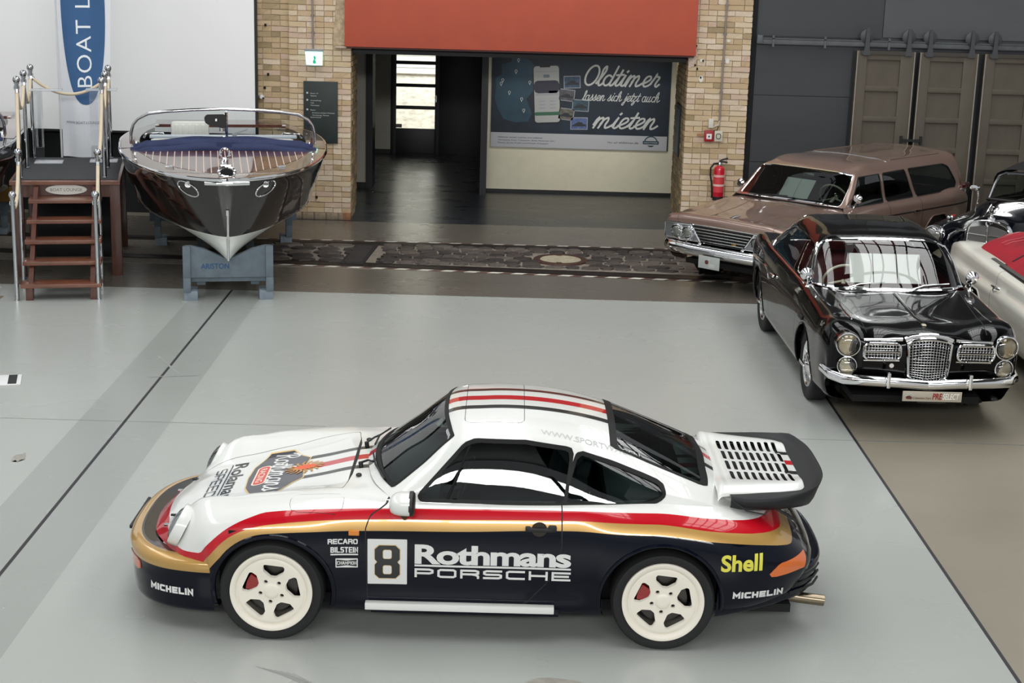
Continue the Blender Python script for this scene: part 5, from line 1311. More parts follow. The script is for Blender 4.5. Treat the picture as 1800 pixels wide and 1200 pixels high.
    lathe('bollard', [(0, 0), (.05, 0), (.05, .02), (.028, .04), (.022, .09), (.04, .11), (.02, .13), (0, .13)], CHROME, root, 20, loc=(-.01, .52, 1.42)); tube('bollard_pin', [(-.06, .5, 1.475), (.05, .5, 1.475)], .014, CHROME, root, 8)
    # folded blue cover across the deck
    for tt, zz, rr, w in ((1.60, 1.525, .062, 1.06), (1.72, 1.560, .07, 1.08), (1.84, 1.575, .065, 1.05)):
        pth = [(x, tt+.10*(abs(x)/w)**3, zz-.085*(abs(x)/w)**2+.008*math.sin(x*9+tt*30)) for x in np.linspace(-w, w, 31)]
        tube('cover_roll', pth, [rr*(1 if abs(p[0]) < w*.93 else .6) for p in pth], NAVYC, root, 12)
    bm = bmesh.new(); add_box(bm, (0, 1.56, 1.535), (.17, .03, .15), bev=.01); bm_obj('cover_strap', bm, NAVYC, root, smooth=30)
    # windscreen
    half = [(1.09, 2.06, 1.52), (1.085, 2.03, 1.66), (1.06, 2.0, 1.755), (1.0, 1.96, 1.83), (.88, 1.91, 1.895), (.66, 1.85, 1.93), (.35, 1.81, 1.955), (0, 1.79, 1.968)]
    fr = [(-x, y, z) for x, y, z in half]+[(x, y, z) for x, y, z in half[-2::-1]]
    tube('windscreen_frame', fr, .019, CHROME, root, 10)
    gp = PM.grid([[(x, y, z) for x, y, z in fr], [(x*1.0, y+.12, 1.50+.06*(1-(x/1.09)**2)) for x, y, z in fr]], .1, .05); gp.build('windscreen_pane', glass('boat_glass', '#eef2f2', .03), root)
    tube('windscreen_post', [(.03, 1.80, 1.93), (.03, 1.88, 1.58)], .017, CHROME, root, 8); lathe('post_clamp', [(0, 0), (.035, 0), (.035, .05), (0, .05)], CHROME, root, 14, loc=(-.02, 1.84, 1.70)); lathe('post_base', [(0, 0), (.05, 0), (.03, .06), (0, .06)], CHROME, root, 14, loc=(.0, 1.87, 1.58))
    extrude_poly('driving_mirror', [(-.23, .05), (-.20, .085), (.0, .09), (.03, .06), (.03, -.06), (-.02, -.075), (-.18, -.035), (-.22, -.01)], .03, BLACKP, root, ((.0, 1.76, 1.82), (1, 0, 0), (0, 0, 1)), bev=.006)
    box('mirror_bolt', (-.09, 1.725, 1.845), (.02, .02, .03), CHROME, root)
    # seats, dash
    box('dash_top', (0, 2.12, 1.60), (1.75, .12, .035), mat('dash_silver', '#cfd3dc', .35), root, bev=.01)
    bm = bmesh.new(); add_box(bm, (-.40, 2.5, 1.63), (.46, .10, .22), bev=.045); so = bm_obj('seat_back', bm, WUP, root, smooth=50)
    for i in range(5): box('seat_rib', (-.56+i*.08, 2.447, 1.64), (.035, .02, .13), WUP, so, bev=.008)
    box('bench_seat', (0, 2.95, 1.30), (1.8, .5, .3), WUP, root, bev=.05)
    extrude_poly('wind_deflector', [(0, 0), (.19, .06), (.17, .035), (.06, .0), (.05, -.05), (0, -.09)], .012, mat('deflector_grey', '#aeb0b4', .3), root, ((.10, 2.02, 1.65), (1, 0, 0), (0, 0, 1)))
    for sg in (-1, 1): tube('grab_rail', [(sg*.95, 2.3, 1.56), (sg*.92, 2.3, 1.61), (sg*.72, 2.3, 1.62), (sg*.70, 2.3, 1.57)], .012, CHROME, root, 8); lathe('side_lamp', [(0, 0), (.05, 0), (.045, .03), (0, .045)], CHROME, root, 16, loc=(sg*1.04, 2.2, 1.50))

    # trestle
    tr = thing('boat_trestle', trestle_label, 'trestle', loc, rz); BLU = mat('trestle_blue', '#5f6b74', .6, var=.18, vscale=7, bump=.15, bscale=30)
    for y, nm in ((.30, 'front'), (3.6, 'rear')):
        if nm == 'front':
            top = [(-.48, .61), (-.40, .61), (-.26, .575), (-.10, .50), (0, .455), (.10, .50), (.26, .575), (.40, .61), (.48, .61)]
            extrude_poly('beam', [(-.48, .25), (.48, .25)]+top[::-1], .09, BLU, tr, ((0, y+.045, 0), (1, 0, 0), (0, 0, 1)), bev=.008)
            box('lower_beam', (0, y+.05, .225), (.96, .12, .05), BLU, tr, bev=.006)
            if text is None: flat(text_pm('ARISTON', .062, .01, width=.31), 'trestle_lettering', mat('letter_blue', '#1f4a78', .6), tr, (-.30, y-.045, .355), (1, 0, 0), (0, 0, 1), .003)
        else:
            box('beam', (0, y, .38), (1.9, .12, .12), BLU, tr, bev=.008)
        for sg in (-1, 1):
            xx = .455 if nm == 'front' else .85
            box('post', (sg*xx, y-.05, .43), (.085, .075, .37), BLU, tr, bev=.01); box('post_foot', (sg*xx, y-.05, .18), (.085, .11, .16), BLU, tr, bev=.01)
            box('foot_block', (sg*(xx-.04), y+.04, .055), (.15, .26, .11), mat('block_blue', '#7a8690', .65, var=.15, vscale=9), tr, bev=.006)
            if nm == 'front': box('bracket_plate', (sg*.49, y-.05, .47), (.012, .06, .09), STEEL, tr)
            else: box('wooden_pad', (sg*.84, y, .60), (.22, .26, .30), mat('pad_wood', '#a07a2e', .6, var=.2), tr, bev=.02)
    for sg in (-1, 1): box('long_rail', (sg*.3, 1.95, .20), (.10, 3.2, .10), BLU, tr, bev=.01)
    return root
runabout((-3.08, 17.2, 0), math.radians(11), 'dark mahogany runabout boat with a planked deck, white bottom and chrome windscreen frame', 'blue grey wooden boat trestle lettered ARISTON under the middle boat')
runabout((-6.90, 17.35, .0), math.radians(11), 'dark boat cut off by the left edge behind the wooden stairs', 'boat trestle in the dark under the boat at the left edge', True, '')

# ================================================================== boarding stairs with rope posts
WOOD = mat('stair_mahogany', '#6d4230', .35, coat=.3, var=.3, vscale=3, stretch=(1, 6, 6)); WOODD = mat('stair_mahogany_dark', '#4f2a1e', .4, coat=.3, var=.3, vscale=3, stretch=(6, 6, 1)); CARPET = mat('stair_carpet', '#3b3d40', .95, bump=.4, bscale=180)
SX, SY, SR = -4.93, 17.2, math.radians(11.5)
st = thing('boarding_stairs', 'mahogany boarding stairs with five treads and a carpeted platform between the boats', 'stairs', (SX, SY, 0), SR)
for i, z in enumerate((.165, .368, .56, .748, .94)):
    box('tread', (0, .10+.255*i, z), (.86-.012*i, .27, .042), WOOD, st, bev=.006)
for sg in (-1, 1):
    bm = bmesh.new(); P = [(.0, 0), (.10, 0), (.16, .10), (1.25, .95), (1.25, 1.08), (1.18, 1.08), (.02, .16)]
    extrude_poly('stringer', P, .05, WOODD, st, ((sg*.33-.025, 0, 0), (0, 1, 0), (0, 0, 1)))
    box('stair_foot', (sg*.345, .03, .075), (.075, .07, .15), WOODD, st, bev=.005)
box('platform_top', (-.01, 2.25, 1.115), (1.25, 2.0, .05), WOOD, st, bev=.006); box('platform_carpet', (-.01, 2.27, 1.143), (1.18, 1.90, .012), CARPET, st)
box('fascia', (0, 1.31, 1.02), (1.12, .035, .15), WOODD, st)
for sx in (-.55, .55):
    for yy in (1.33, 3.15): box('platform_leg', (sx, yy, .55), (.12, .10, 1.10), WOODD, st, bev=.006)
    box('side_fascia', (sx, 2.25, 1.03), (.035, 1.8, .13), WOODD, st)
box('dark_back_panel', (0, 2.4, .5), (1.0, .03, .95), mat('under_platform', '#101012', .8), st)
pq = thing('plaque', None, None, (0, 1.285, 1.035)); pq.parent = st
extrude_poly('plaque_plate', [(.235*math.cos(a), .058*math.sin(a)) for a in np.linspace(0, 2*math.pi, 33)[:-1]], .012, mat('plaque_silver', '#c9c6c0', .4, .3), pq, ((0, 0, 0), (1, 0, 0), (0, 0, 1)), bev=.003)
flat(text_pm('BOAT LOUNGE', .036, .002, align='CENTER', width=.36), 'plaque_lettering', mat('plaque_letter', '#6f6c68', .5), pq, (0, -.012, -.018), (1, 0, 0), (0, 0, 1), .002)
POSTC = mat('post_chrome', (.50, .51, .53), .10, 1)
def rope_post(x, y, z0, z1, label):
    p = thing('rope_post', label, 'post', Vector((SX, SY, 0))+Matrix.Rotation(SR, 3, 'Z') @ Vector((x, y, z0)), SR, 'chrome rope posts of the boarding stairs'); h = z1-z0
    lathe('pole', [(0, 0), (.028, 0), (.028, .012), (.0235, .015), (.0235, h-.09), (.030, h-.088), (.030, h-.065), (0, h-.065)], POSTC, p, 20)
    lathe('ball', [(.0, -.042)]+[(.043*math.cos(a), .043*math.sin(a)) for a in np.linspace(-1.2, 1.5, 10)]+[(0, .043)], POSTC, p, 20, loc=(0, 0, h-.04))
    bm = bmesh.new(); add_tube(bm, [(.0+.03*math.cos(a), 0, h-.13+.03*math.sin(a)) for a in np.linspace(0, 2*math.pi, 15)[:-1]], .007, 6, True); bm_obj('hook_ring', bm, STEEL, p, smooth=40)
    return p
PX = .475
POSTS = {}
for sg, side in ((-1, 'left'), (1, 'right')):
    X = sg*PX if sg < 0 else .395
    for k, (y, z0, z1, dx, nm) in enumerate(((.0, 0, 1.215, 0, 'lowest'), (.80, .02, 1.575, .0, 'second'), (1.42, 1.15, 2.33, .04, 'third'), (2.25, 1.15, 2.33, .04, 'fourth'), (3.15, 1.15, 2.33, .04, 'rearmost'))):
        POSTS[(sg, k)] = (X+sg*dx, y, z1); rope_post(X+sg*dx, y, z0 if k != 1 else 0, z1, 'chrome rope post with a ball top, %s on the %s side of the boat stairs' % (nm, side))
ROPE = mat('rope_cream', '#d8c8ae', .85, bump=.5, bscale=90)
def rope(a, b, sag, label):
    (x0, y0, z0), (x1, y1, z1) = a, b
    A = Vector((x0, y0, z0-.15)); B = Vector((x1, y1, z1-.15)); M = Matrix.Rotation(SR, 3, 'Z'); mid = (A+B)/2
    pth = []
    for t in np.linspace(0, 1, 21):
        p = A.lerp(B, t); p.z -= sag*4*t*(1-t); pth.append(M @ (p-mid))
    o = thing('rope', label, 'rope', Vector((SX, SY, 0))+M @ mid, 0, 'cream ropes of the boarding stairs')
    tube('cord', pth, .020, ROPE, o, 8)
    for e in (0, -1):
        d = (pth[1]-pth[0]) if e == 0 else (pth[-2]-pth[-1]); tube('end_ferrule', [pth[e], pth[e]+d.normalized()*.05], .024, STEEL, o, 8)
for sg, side in ((-1, 'left'), (1, 'right')):
    for k, (sag, nm) in enumerate(((.20, 'lowest'), (.18, 'second'), (.26, 'third'), (.28, 'uppermost'))): rope(POSTS[(sg, k)], POSTS[(sg, k+1)], sag, 'cream rope, %s of the four on the %s side of the boat stairs' % (nm, side))
rope(POSTS[(-1, 4)], POSTS[(1, 4)], .22, 'cream rope hanging across the back of the boarding platform')
# clear stands on the platform
ACR = glass('clear_acrylic', '#f4f6f8', .10)
for x, y, nm in ((-.30, 2.75, 'left'), (.36, 2.85, 'right')):
    s_ = thing('display_stand', 'clear acrylic stand at the %s back of the boarding platform' % nm, 'stand', Vector((SX, SY, 1.15))+Matrix.Rotation(SR, 3, 'Z') @ Vector((x, y, 0)), SR)
    box('base_plate', (0, 0, .008), (.34, .26, .016), mat('acrylic_edge', '#c8ccd2', .2, alpha=.7), s_, bev=.004); box('upright', (-.10, .02, .45), (.10, .02, .88), ACR, s_); box('top_shelf', (0, 0, .90), (.38, .26, .014), mat('acrylic_edge'), s_, bev=.004)
# beach flag
fg = thing('beach_flag', 'tall white beach flag with a blue oval reading BOAT LOUNGE behind the stairs', 'flag', (-5.86, 20.75, 0), .06)
C = []
for z in np.linspace(1.10, 4.6, 14):
    row = []
    w = .60+.075*(z-1.1)/1.9
    for u in np.linspace(0, 1, 12): row.append((u*w, .035*math.sin(u*5.5+z*1.2)+.025*math.sin(u*11+z*.6), z))
    C.append(row)
FL = PM.grid(C, .08, .05); ftree = FL.bvh()
if FL.V[len(FL.V)//2, 4] > 0: FL.F = [f[::-1] for f in FL.F]; FL.V[:, 3:6] *= -1
FL.build('flag_cloth', mat('flag_white', '#e3e5ea', .8), fg)
oval = [(.36+.265*math.cos(a)*(1-.06*math.sin(a)), 2.95+1.14*math.sin(a)) for a in np.linspace(0, 2*math.pi, 49)[:-1]]
oval = [(.335+.275*math.copysign(abs(math.cos(a))**.85, math.cos(a)), 3.05+1.27*math.sin(a)) for a in np.linspace(0, 2*math.pi, 61)[:-1]]
fd = lambda p, nm, m, off: decal(p, nm, m, fg, FL, ftree, (0, 0, 0), (1, 0, 0), (0, 0, 1), off, .06)
fd(poly_pm(oval), 'flag_oval', mat('flag_blue', '#3a5f8c', .8, var=.15, vscale=1.2), .004)
bl = text_pm('BOAT LOUNGE', .185, -.004, sx=1.22, space=1.12); move2(bl, .415, 1.985, rot=math.pi/2); fd(bl, 'flag_lettering', mat('flag_letter', '#eef3f6', .8), .008)
fd(move2(text_pm('WWW.BOAT-LOUNGE.DE', .034, 0, width=.50), .06, 1.535), 'flag_address', mat('flag_grey', '#7d7f86', .8), .005)
tube('flag_pole', [(-.012, .02, 0), (-.012, .02, 4.9)], .012, mat('pole_white', '#cfd0d2', .4), fg, 8); lathe('flag_base', [(0, 0), (.22, 0), (.22, .03), (.03, .05), (.02, .2), (0, .2)], STEEL, fg, 20)
# ================================================================== older cars (local axes: x across, y from the front bumper to the tail)
def mx(half): return [(-x, y, z) for x, y, z in half]+[(x, y, z) for x, y, z in half[-2::-1]]
def old_wheel(ro, rr, w, chrome_r, style='cap', white=False):
    """steel wheel with a chrome cap facing -Y"""
    prof = [(.001, -.035), (.03, -.034), (.045, -.028), (.05, -.02), (.08, -.022), (chrome_r*.75, -.012), (chrome_r, .004), (chrome_r+.008, .012), (rr-.03, .022), (rr-.012, .0), (rr, -.006), (rr+.004, .004)]
    o = polar_pm(prof, 48).build('wheel', CHROME if style != 'steel' else mat('wheel_grey', '#3b3d40', .4, .5))
    bm = bmesh.new(); add_lathe(bm, tyre_prof(ro, rr, w), 56, 'Y', c=(0, w*.42, 0), caps=False); bmesh.ops.recalc_face_normals(bm, faces=bm.faces); bm_obj('tyre', bm, TYRE, o, smooth=40)
    lathe('wheel_dish', [(0, .03), (rr, .03), (rr, .05), (0, .05)], DARKV, o, 32, 'Y')
    if style == 'spoke':
        bm = bmesh.new()
        for k in range(16):
            a = 2*math.pi*k/16; add_box(bm, ((chrome_r+.035)*math.cos(a), .012, (chrome_r+.035)*math.sin(a)), (.10, .012, .016), Matrix.Rotation(-a, 3, 'Y'))
        bm_obj('wheel_vanes', bm, STEEL, o)['kind'] = 'stuff'
        box('knock_off_nut', (0, -.05, 0), (.20, .03, .035), CHROME, o, bev=.01)
    return o
def place_old(proto, root, spots):
    for i, (x, y, z, side) in enumerate(spots):
        w = proto if i == 0 else copy_tree(proto, root); w.parent = root; w.location = (x, y, z); w.rotation_euler = (0, 0, side*math.pi/2)
def shell(root, S, G, paints, arches, hole=None, side=(), scr=None, rear=None, glassm=None, seal=None, sealw=.02, scr_seal=None, liner=True, ss=.05, body_hook=None, roof_hook=None, roofm=None):
    """body and greenhouse patches with real window openings, panes, seals, wheel openings"""
    body = PM.grid([mx(r) for r in S], ss, ss*.9); full = body.copy()
    for cy, cz, r, x0, zt in arches:
        f = np.maximum(np.maximum(np.hypot(body.y-cy, body.z-cz)-r, x0-np.abs(body.x)), body.z-zt); body.take(~body.cut(f))
    if hole:
        y0, y1, xw, zl = hole; f = np.maximum(np.maximum(y0-body.y, body.y-y1), np.maximum(np.abs(body.x)-xw, zl-body.z)); body.take(~body.cut(f))
    if body_hook: body_hook(body)
    body.build('body', paints, root)
    for cy, cz, r, x0, zt in arches:
        tr_ = full.bvh()
        for sg in (-1, 1):
            pth = []
            for a in np.linspace(math.radians(-12), math.radians(192), 30):
                y, z = cy+r*math.cos(a), cz+r*math.sin(a); hit = tr_.ray_cast(Vector((sg*2, y+.01*math.cos(a), min(z, zt)+.01*math.sin(a))), Vector((-sg, 0, 0)))[0]
                pth.append(((hit.x-sg*.004) if hit and abs(hit.x) > x0 else (pth[-1][0] if pth else sg*(x0+.2)), y, min(z, zt)))
            tube('arch_lip', pth, .012, paints[0], root, 6)
            bm = bmesh.new(); add_lathe(bm, [(r+.0, -.11), (r+.0, .11)], 28, 'X', c=(sg*(x0+.13), cy, cz), caps=False)
            geom = [v for v in bm.verts if v.co.z < cz+.03]; bmesh.ops.delete(bm, geom=geom, context='VERTS'); bm_obj('wheel_well', bm, DARKV, root)
            box('well_back', (sg*(x0+.02), cy, cz+.02), (.02, 2*r, 2*r*.8), DARKV, root)
    panes = []
    if G is not None:
        gh = PM.grid([mx(r) for r in G], ss*.8, ss*.7); full.add(gh)
        if liner:
            lg = PM.grid([mx(r) for r in G], .1, .1)
        for nm, pts, r in side:
            for sg in (-1, 1):
                out = gh.take(~gh.cut(np.maximum(sdp(gh.y, gh.z, pts, r)-sealw, .3-gh.x*sg)))
                if not out.F: continue
                sd = out.cut(np.maximum(sdp(out.y, out.z, pts, r), .3-out.x*sg)); pane = out.take(~sd)
                out.offset(.003).thicken(.012).build(nm+'_frame', seal, root); pane.offset(-.004).build(nm+'_pane', glassm, root)
            if liner: lg.take(~lg.cut(sdp(lg.y, lg.z, pts, r)))
        for rect, nm in ((scr, 'windscreen'), (rear, 'rear_window')):
            if rect is None: continue
            u0, u1, v0, v1, du, dv = rect
            out = gh.take(~gh.cut(sdp(gh.V[:, 6], gh.V[:, 7], [(u0, v0), (u1, v0), (u1, v1), (u0, v1)], .06)))
            sd = out.cut(sdp(out.V[:, 6], out.V[:, 7], [(u0+du, v0+dv), (u1-du, v0+dv), (u1-du, v1-dv), (u0+du, v1-dv)], .05)); pane = out.take(~sd)
            out.offset(.006).thicken(.015).build(nm+'_frame', scr_seal or seal, root); pane.offset(-.003).build(nm, glassm, root)
            if liner: lg.take(~lg.cut(sdp(lg.V[:, 6], lg.V[:, 7], [(u0, v0), (u1, v0), (u1, v1), (u0, v1)], .06)))
        if roof_hook: roof_hook(gh)
        gh.build('roof', roofm or paints, root)
        if liner: lg.offset(-.02).build('headliner', mat('cabin_trim'), root)
    return full
def ring_lamp(root, loc, r, depth, name='headlight', tint='#e9e4d2', rx=90, rz=0, rim=CHROME, lens_refl=.12):
    h = thing(name, None, None, loc); h.parent = root; h.rotation_euler = (math.radians(rx), 0, math.radians(rz))
    lathe('lamp_rim', [(r*.86, .0), (r*.90, .022), (r*.98, .020), (r*1.03, .0), (r*1.03, -depth), (r*.8, -depth)], rim, h, 32, caps=False)
    lathe('lamp_lens', [(r*.88, .005), (r*.75, .022), (r*.45, .036), (0, .042)], glass('lens_'+tint[1:], tint, lens_refl), h, 28)
    lathe('lamp_reflector', [(r*.88, .0), (r*.7, -.025), (r*.3, -.05), (0, -.052)], mat('reflector_warm', '#c9c3b4', .3, .7), h, 28)
    lathe('lamp_bulb', [(0, -.05), (r*.16, -.045), (r*.16, -.02), (0, -.01)], mat('bulb_glass', '#8d8676', .2, .4), h, 14)
    return h
def lattice(name, u0, u1, v0, v1, nu, nv, w, m, parent, fn, d=.008):
    """grid of thin bars; fn(u,v)->point"""
    bm = bmesh.new()
    for i in range(nu+1):
        u = u0+(u1-u0)*i/nu; add_tube(bm, [fn(u, v0+(v1-v0)*t) for t in np.linspace(0, 1, 7)], w, 4)
    for j in range(nv+1):
        v = v0+(v1-v0)*j/nv; add_tube(bm, [fn(u0+(u1-u0)*t, v) for t in np.linspace(0, 1, 7)], w, 4)
    o = bm_obj(name, bm, m, parent); o['kind'] = 'stuff'; return o
def car_seat(root, x, y, z, w, m, back=.55):
    bm = bmesh.new(); add_box(bm, (x, y, z), (w, .52, .16), bev=.05); add_box(bm, (x, y+.28, z+.28), (w, .13, back), Matrix.Rotation(-.2, 3, 'X'), bev=.05); return bm_obj('seat', bm, m, root, smooth=45)
def steering(root, x, y, z, m, rim=.19, horn=None):
    R = Matrix.Rotation(math.radians(-62), 3, 'X'); bm = bmesh.new(); c = Vector((x, y, z))
    add_tube(bm, [c+R @ Vector((rim*math.cos(a), rim*math.sin(a), 0)) for a in np.linspace(0, 2*math.pi, 33)[:-1]], .012, 8, True)
    for a in (.3, math.pi-.3): add_tube(bm, [c, c+R @ Vector((rim*math.cos(a), rim*math.sin(a), 0))], .01, 6)
    add_tube(bm, [c, c+R @ Vector((0, 0, -.35))], .02, 8); o = bm_obj('steering_wheel', bm, m, root, smooth=40)
    if horn: lathe('horn_ring', [(0, .01), (.05, .01), (.06, .03), (0, .045)], horn, root, 20, loc=c, rot=R.to_euler())
def paper(name, label, loc, rx, rz, w, h, group, lines=9, fold=False):
    o = thing(name, label, 'paper', loc, rz, group); f = (Vector((0, 0, 0)), Vector((1, 0, 0)), Matrix.Rotation(rx, 3, 'X') @ Vector((0, 0, 1)))
    extrude_poly('sheet', [(-w/2, 0), (w/2, 0), (w/2, h), (-w/2, h)], .003, mat('paper_white', '#f1f0ee', .7), o, f)
    rr = random.Random(label)
    for j in range(lines): flat(poly_pm([(-w*.4, 0), (-w*.4+w*rr.uniform(.45, .8), 0), (-w*.4+w*.5, h*.022), (-w*.4, h*.022)]), 'print_line', mat('print_faint', '#b3b1b0', .7), o, f[0]+f[2]*(h*(.12+.8*j/lines)), f[1], f[2], .001)
    return o
def chrome_edge(root, pts, r=.012, name='chrome_strip', m=None): return tube(name, pts, r, m or CHROME, root, 6)
def on_body(tree, pts, axis, off=.006):
    """drop points onto the body along an axis direction"""
    out = []
    D = Vector(axis)
    for p in pts:
        hit, n, i, d = tree.ray_cast(Vector(p)-D*1.5, D, 4)
        if hit: out.append(hit-D*off)
    return out

# ------------------------------------------------------------------ black coupe
def black_coupe():
    root = thing('luxury_coupe', 'black two-door coupe with a tall chrome mesh grille and twin stacked headlights, red seats', 'car', (3.555, 12.95, 0), math.radians(.7))
    BL = mat('paint_jet_black', '#040405', .22, coat=1., spec=.04); GAPB = mat('panel_gap')
    S = [
     [(.60, .34, .22), (.74, .33, .25), (.79, .31, .33), (.805, .27, .40), (.80, .22, .43), (.75, .17, .44), (.62, .11, .44), (.42, .085, .44), (.2, .07, .44), (0, .06, .44)],
     [(.60, .35, .22), (.76, .34, .25), (.805, .325, .40), (.82, .285, .58), (.812, .235, .72), (.75, .175, .82), (.62, .115, .86), (.42, .09, .80), (.2, .075, .84), (0, .065, .855)],
     [(.60, .38, .22), (.77, .37, .25), (.82, .36, .40), (.835, .34, .60), (.828, .31, .77), (.76, .27, .88), (.62, .23, .905), (.42, .21, .862), (.2, .20, .875), (0, .20, .895)],
     [(.62, .62, .22), (.79, .62, .24), (.84, .62, .40), (.852, .62, .60), (.838, .61, .79), (.765, .60, .905), (.63, .60, .93), (.42, .60, .888), (.2, .60, .895), (0, .60, .915)],
     [(.62, 1.1, .22), (.80, 1.1, .24), (.845, 1.1, .40), (.858, 1.1, .60), (.842, 1.1, .80), (.77, 1.1, .93), (.64, 1.1, .95), (.42, 1.1, .925), (.2, 1.1, .93), (0, 1.1, .94)],
     [(.62, 1.5, .22), (.80, 1.5, .24), (.845, 1.5, .40), (.858, 1.5, .60), (.842, 1.5, .81), (.775, 1.5, .945), (.66, 1.5, .965), (.42, 1.5, .955), (.2, 1.5, .96), (0, 1.5, .965)],
     [(.62, 2.3, .22), (.80, 2.3, .24), (.845, 2.3, .40), (.858, 2.3, .60), (.842, 2.3, .81), (.775, 2.3, .945), (.69, 2.3, .96), (.42, 2.3, .955), (.2, 2.3, .955), (0, 2.3, .955)],
     [(.62, 3.2, .22), (.80, 3.2, .24), (.845, 3.2, .40), (.858, 3.2, .60), (.845, 3.2, .81), (.785, 3.2, .95), (.69, 3.2, .965), (.42, 3.2, .955), (.2, 3.2, .955), (0, 3.2, .955)],
     [(.62, 3.8, .23), (.79, 3.8, .25), (.835, 3.8, .42), (.85, 3.8, .61), (.84, 3.8, .82), (.785, 3.8, .955), (.67, 3.8, .975), (.42, 3.8, .96), (.2, 3.8, .955), (0, 3.8, .955)],
     [(.60, 4.35, .28), (.74, 4.35, .30), (.78, 4.35, .44), (.80, 4.36, .61), (.80, 4.37, .80), (.76, 4.38, .93), (.64, 4.36, .945), (.42, 4.32, .90), (.2, 4.30, .89), (0, 4.30, .89)],
     [(.55, 4.42, .32), (.68, 4.44, .34), (.73, 4.47, .45), (.755, 4.49, .60), (.76, 4.51, .76), (.73, 4.52, .86), (.62, 4.52, .86), (.42, 4.50, .80), (.2, 4.50, .79), (0, 4.50, .79)],
     [(.50, 4.42, .34), (.62, 4.44, .36), (.67, 4.47, .42), (.69, 4.49, .46), (.69, 4.50, .48), (.66, 4.52, .48), (.58, 4.52, .48), (.42, 4.52, .48), (.2, 4.52, .48), (0, 4.52, .48)],
    ]
    G = [
     [(.765, 1.60, .93), (.75, 1.63, .95), (.715, 1.66, .965), (.61, 1.48, .97), (.32, 1.39, .965), (0, 1.37, .963)],
     [(.77, 1.74, .93), (.755, 1.77, .95), (.665, 1.80, 1.14), (.575, 1.69, 1.165), (.30, 1.63, 1.18), (0, 1.61, 1.185)],
     [(.775, 1.90, .93), (.757, 1.92, .95), (.605, 1.95, 1.275), (.535, 1.93, 1.325), (.28, 1.90, 1.355), (0, 1.89, 1.362)],
     [(.778, 2.2, .93), (.76, 2.2, .95), (.60, 2.2, 1.305), (.505, 2.2, 1.372), (.26, 2.2, 1.398), (0, 2.2, 1.405)],
     [(.78, 2.7, .93), (.762, 2.7, .95), (.605, 2.7, 1.305), (.515, 2.7, 1.385), (.27, 2.7, 1.412), (0, 2.7, 1.418)],
     [(.785, 3.1, .93), (.765, 3.1, .952), (.61, 3.1, 1.275), (.52, 3.1, 1.35), (.28, 3.1, 1.378), (0, 3.1, 1.385)],
     [(.787, 3.5, .93), (.768, 3.5, .955), (.645, 3.5, 1.11), (.54, 3.46, 1.165), (.28, 3.46, 1.185), (0, 3.46, 1.19)],
     [(.78, 3.72, .93), (.75, 3.74, .95), (.66, 3.78, .965), (.55, 3.80, .965), (.28, 3.82, .96), (0, 3.82, .96)],
    ]
    SW = [(1.80, .985), (2.01, 1.245), (2.35, 1.27), (2.95, 1.258), (3.30, 1.15), (3.50, 1.02), (3.47, .985)]
    def trim(body):
        body.paint(np.maximum(body.z-.30, .60-np.abs(body.x)), 1, lambda c: 1.35 < c[1] < 3.35)
        body.cut(np.abs(body.y-1.52)-.004)
        for yy, z0 in ((1.52, .28), (2.98, .28)):
            body.cut(body.y-yy); body.paint(np.maximum(np.abs(body.y-yy)-.004, .62-np.abs(body.x)), 2, lambda c: c[2] > .3)
        fn = lambda q: np.maximum(sdp(q.x, q.y, [(-.50, .12), (-.545, .8), (-.60, 1.36), (.60, 1.36), (.545, .8), (.50, .12)], .01), .6-q.z)
        body.cut(fn(body)); body.paint(np.abs(fn(body))-.003, 2, lambda c: c[2] > .8)
    full = shell(root, S, G, [BL, STEEL, GAPB], [(1.10, .335, .365, .56, .72), (3.73, .335, .365, .56, .70)], (1.45, 3.72, .70, .88), [('side_window', SW, .012)], (.06, 1.93, 2.05, 7.95, .05, .07), (5.1, 6.9, 3.0, 7.0, .06, .06), glass('coupe_glass', '#eef2f0', .06), CHROME, .014, CHROME, body_hook=trim)
    tree = full.bvh()
    RL = mat('red_leather', '#6a1018', .5, bump=.1)
    for x in (-.36, .36): car_seat(root, x, 2.25, .55, .50, RL, .58)
    car_seat(root, 0, 3.1, .55, 1.1, RL, .45)
    box('dashboard', (0, 1.62, .87), (1.30, .28, .16), mat('dash_red_brown', '#341014', .5), root, bev=.04); box('cabin_floor', (0, 2.5, .30), (1.40, 2.2, .04), DARKV, root)
    box('bulkhead', (0, 1.42, .6), (1.40, .03, .6), DARKV, root); box('underbody', (0, 2.3, .24), (1.1, 4.0, .06), DARKV, root)
    steering(root, -.36+.0, 1.85, .95, mat('ivory', '#d8d0bd', .4))
    for sg in (-1, 1): box('door_lining', (sg*.74, 2.3, .72), (.03, 1.6, .42), RL, root)
    for sg in (-1, 1): tube('screen_pillar', [(sg*.70, 1.655, .97), (sg*.655, 1.81, 1.15), (sg*.600, 1.965, 1.285)], .016, CHROME, root, 8)
    # grille
    gr = thing('grille', None, None, (0, .02, .046)); gr.parent = root; gr.scale = (.9, 1, .9)
    top = [(-.205, .84), (-.15, .868), (-.06, .882), (0, .885), (.06, .882), (.15, .868), (.205, .84)]
    out = top+[(.195, .68), (.18, .53), (.16, .505), (.06, .475), (0, .462), (-.06, .475), (-.16, .505), (-.18, .53), (-.195, .68)]
    ring = [(x, -.0, z) for x, z in out]
    tube('grille_surround', ring, .014, CHROME, gr, 8, closed=True)
    tube('grille_crown', [(x*1.08, -.0+.035, z+.022) for x, z in top], (.030, .020), CHROME, gr, 8)
    extrude_poly('grille_backing', out, .01, DARKV, gr, ((0, .075, 0), (1, 0, 0), (0, 0, 1)))
    for i in range(6): pass
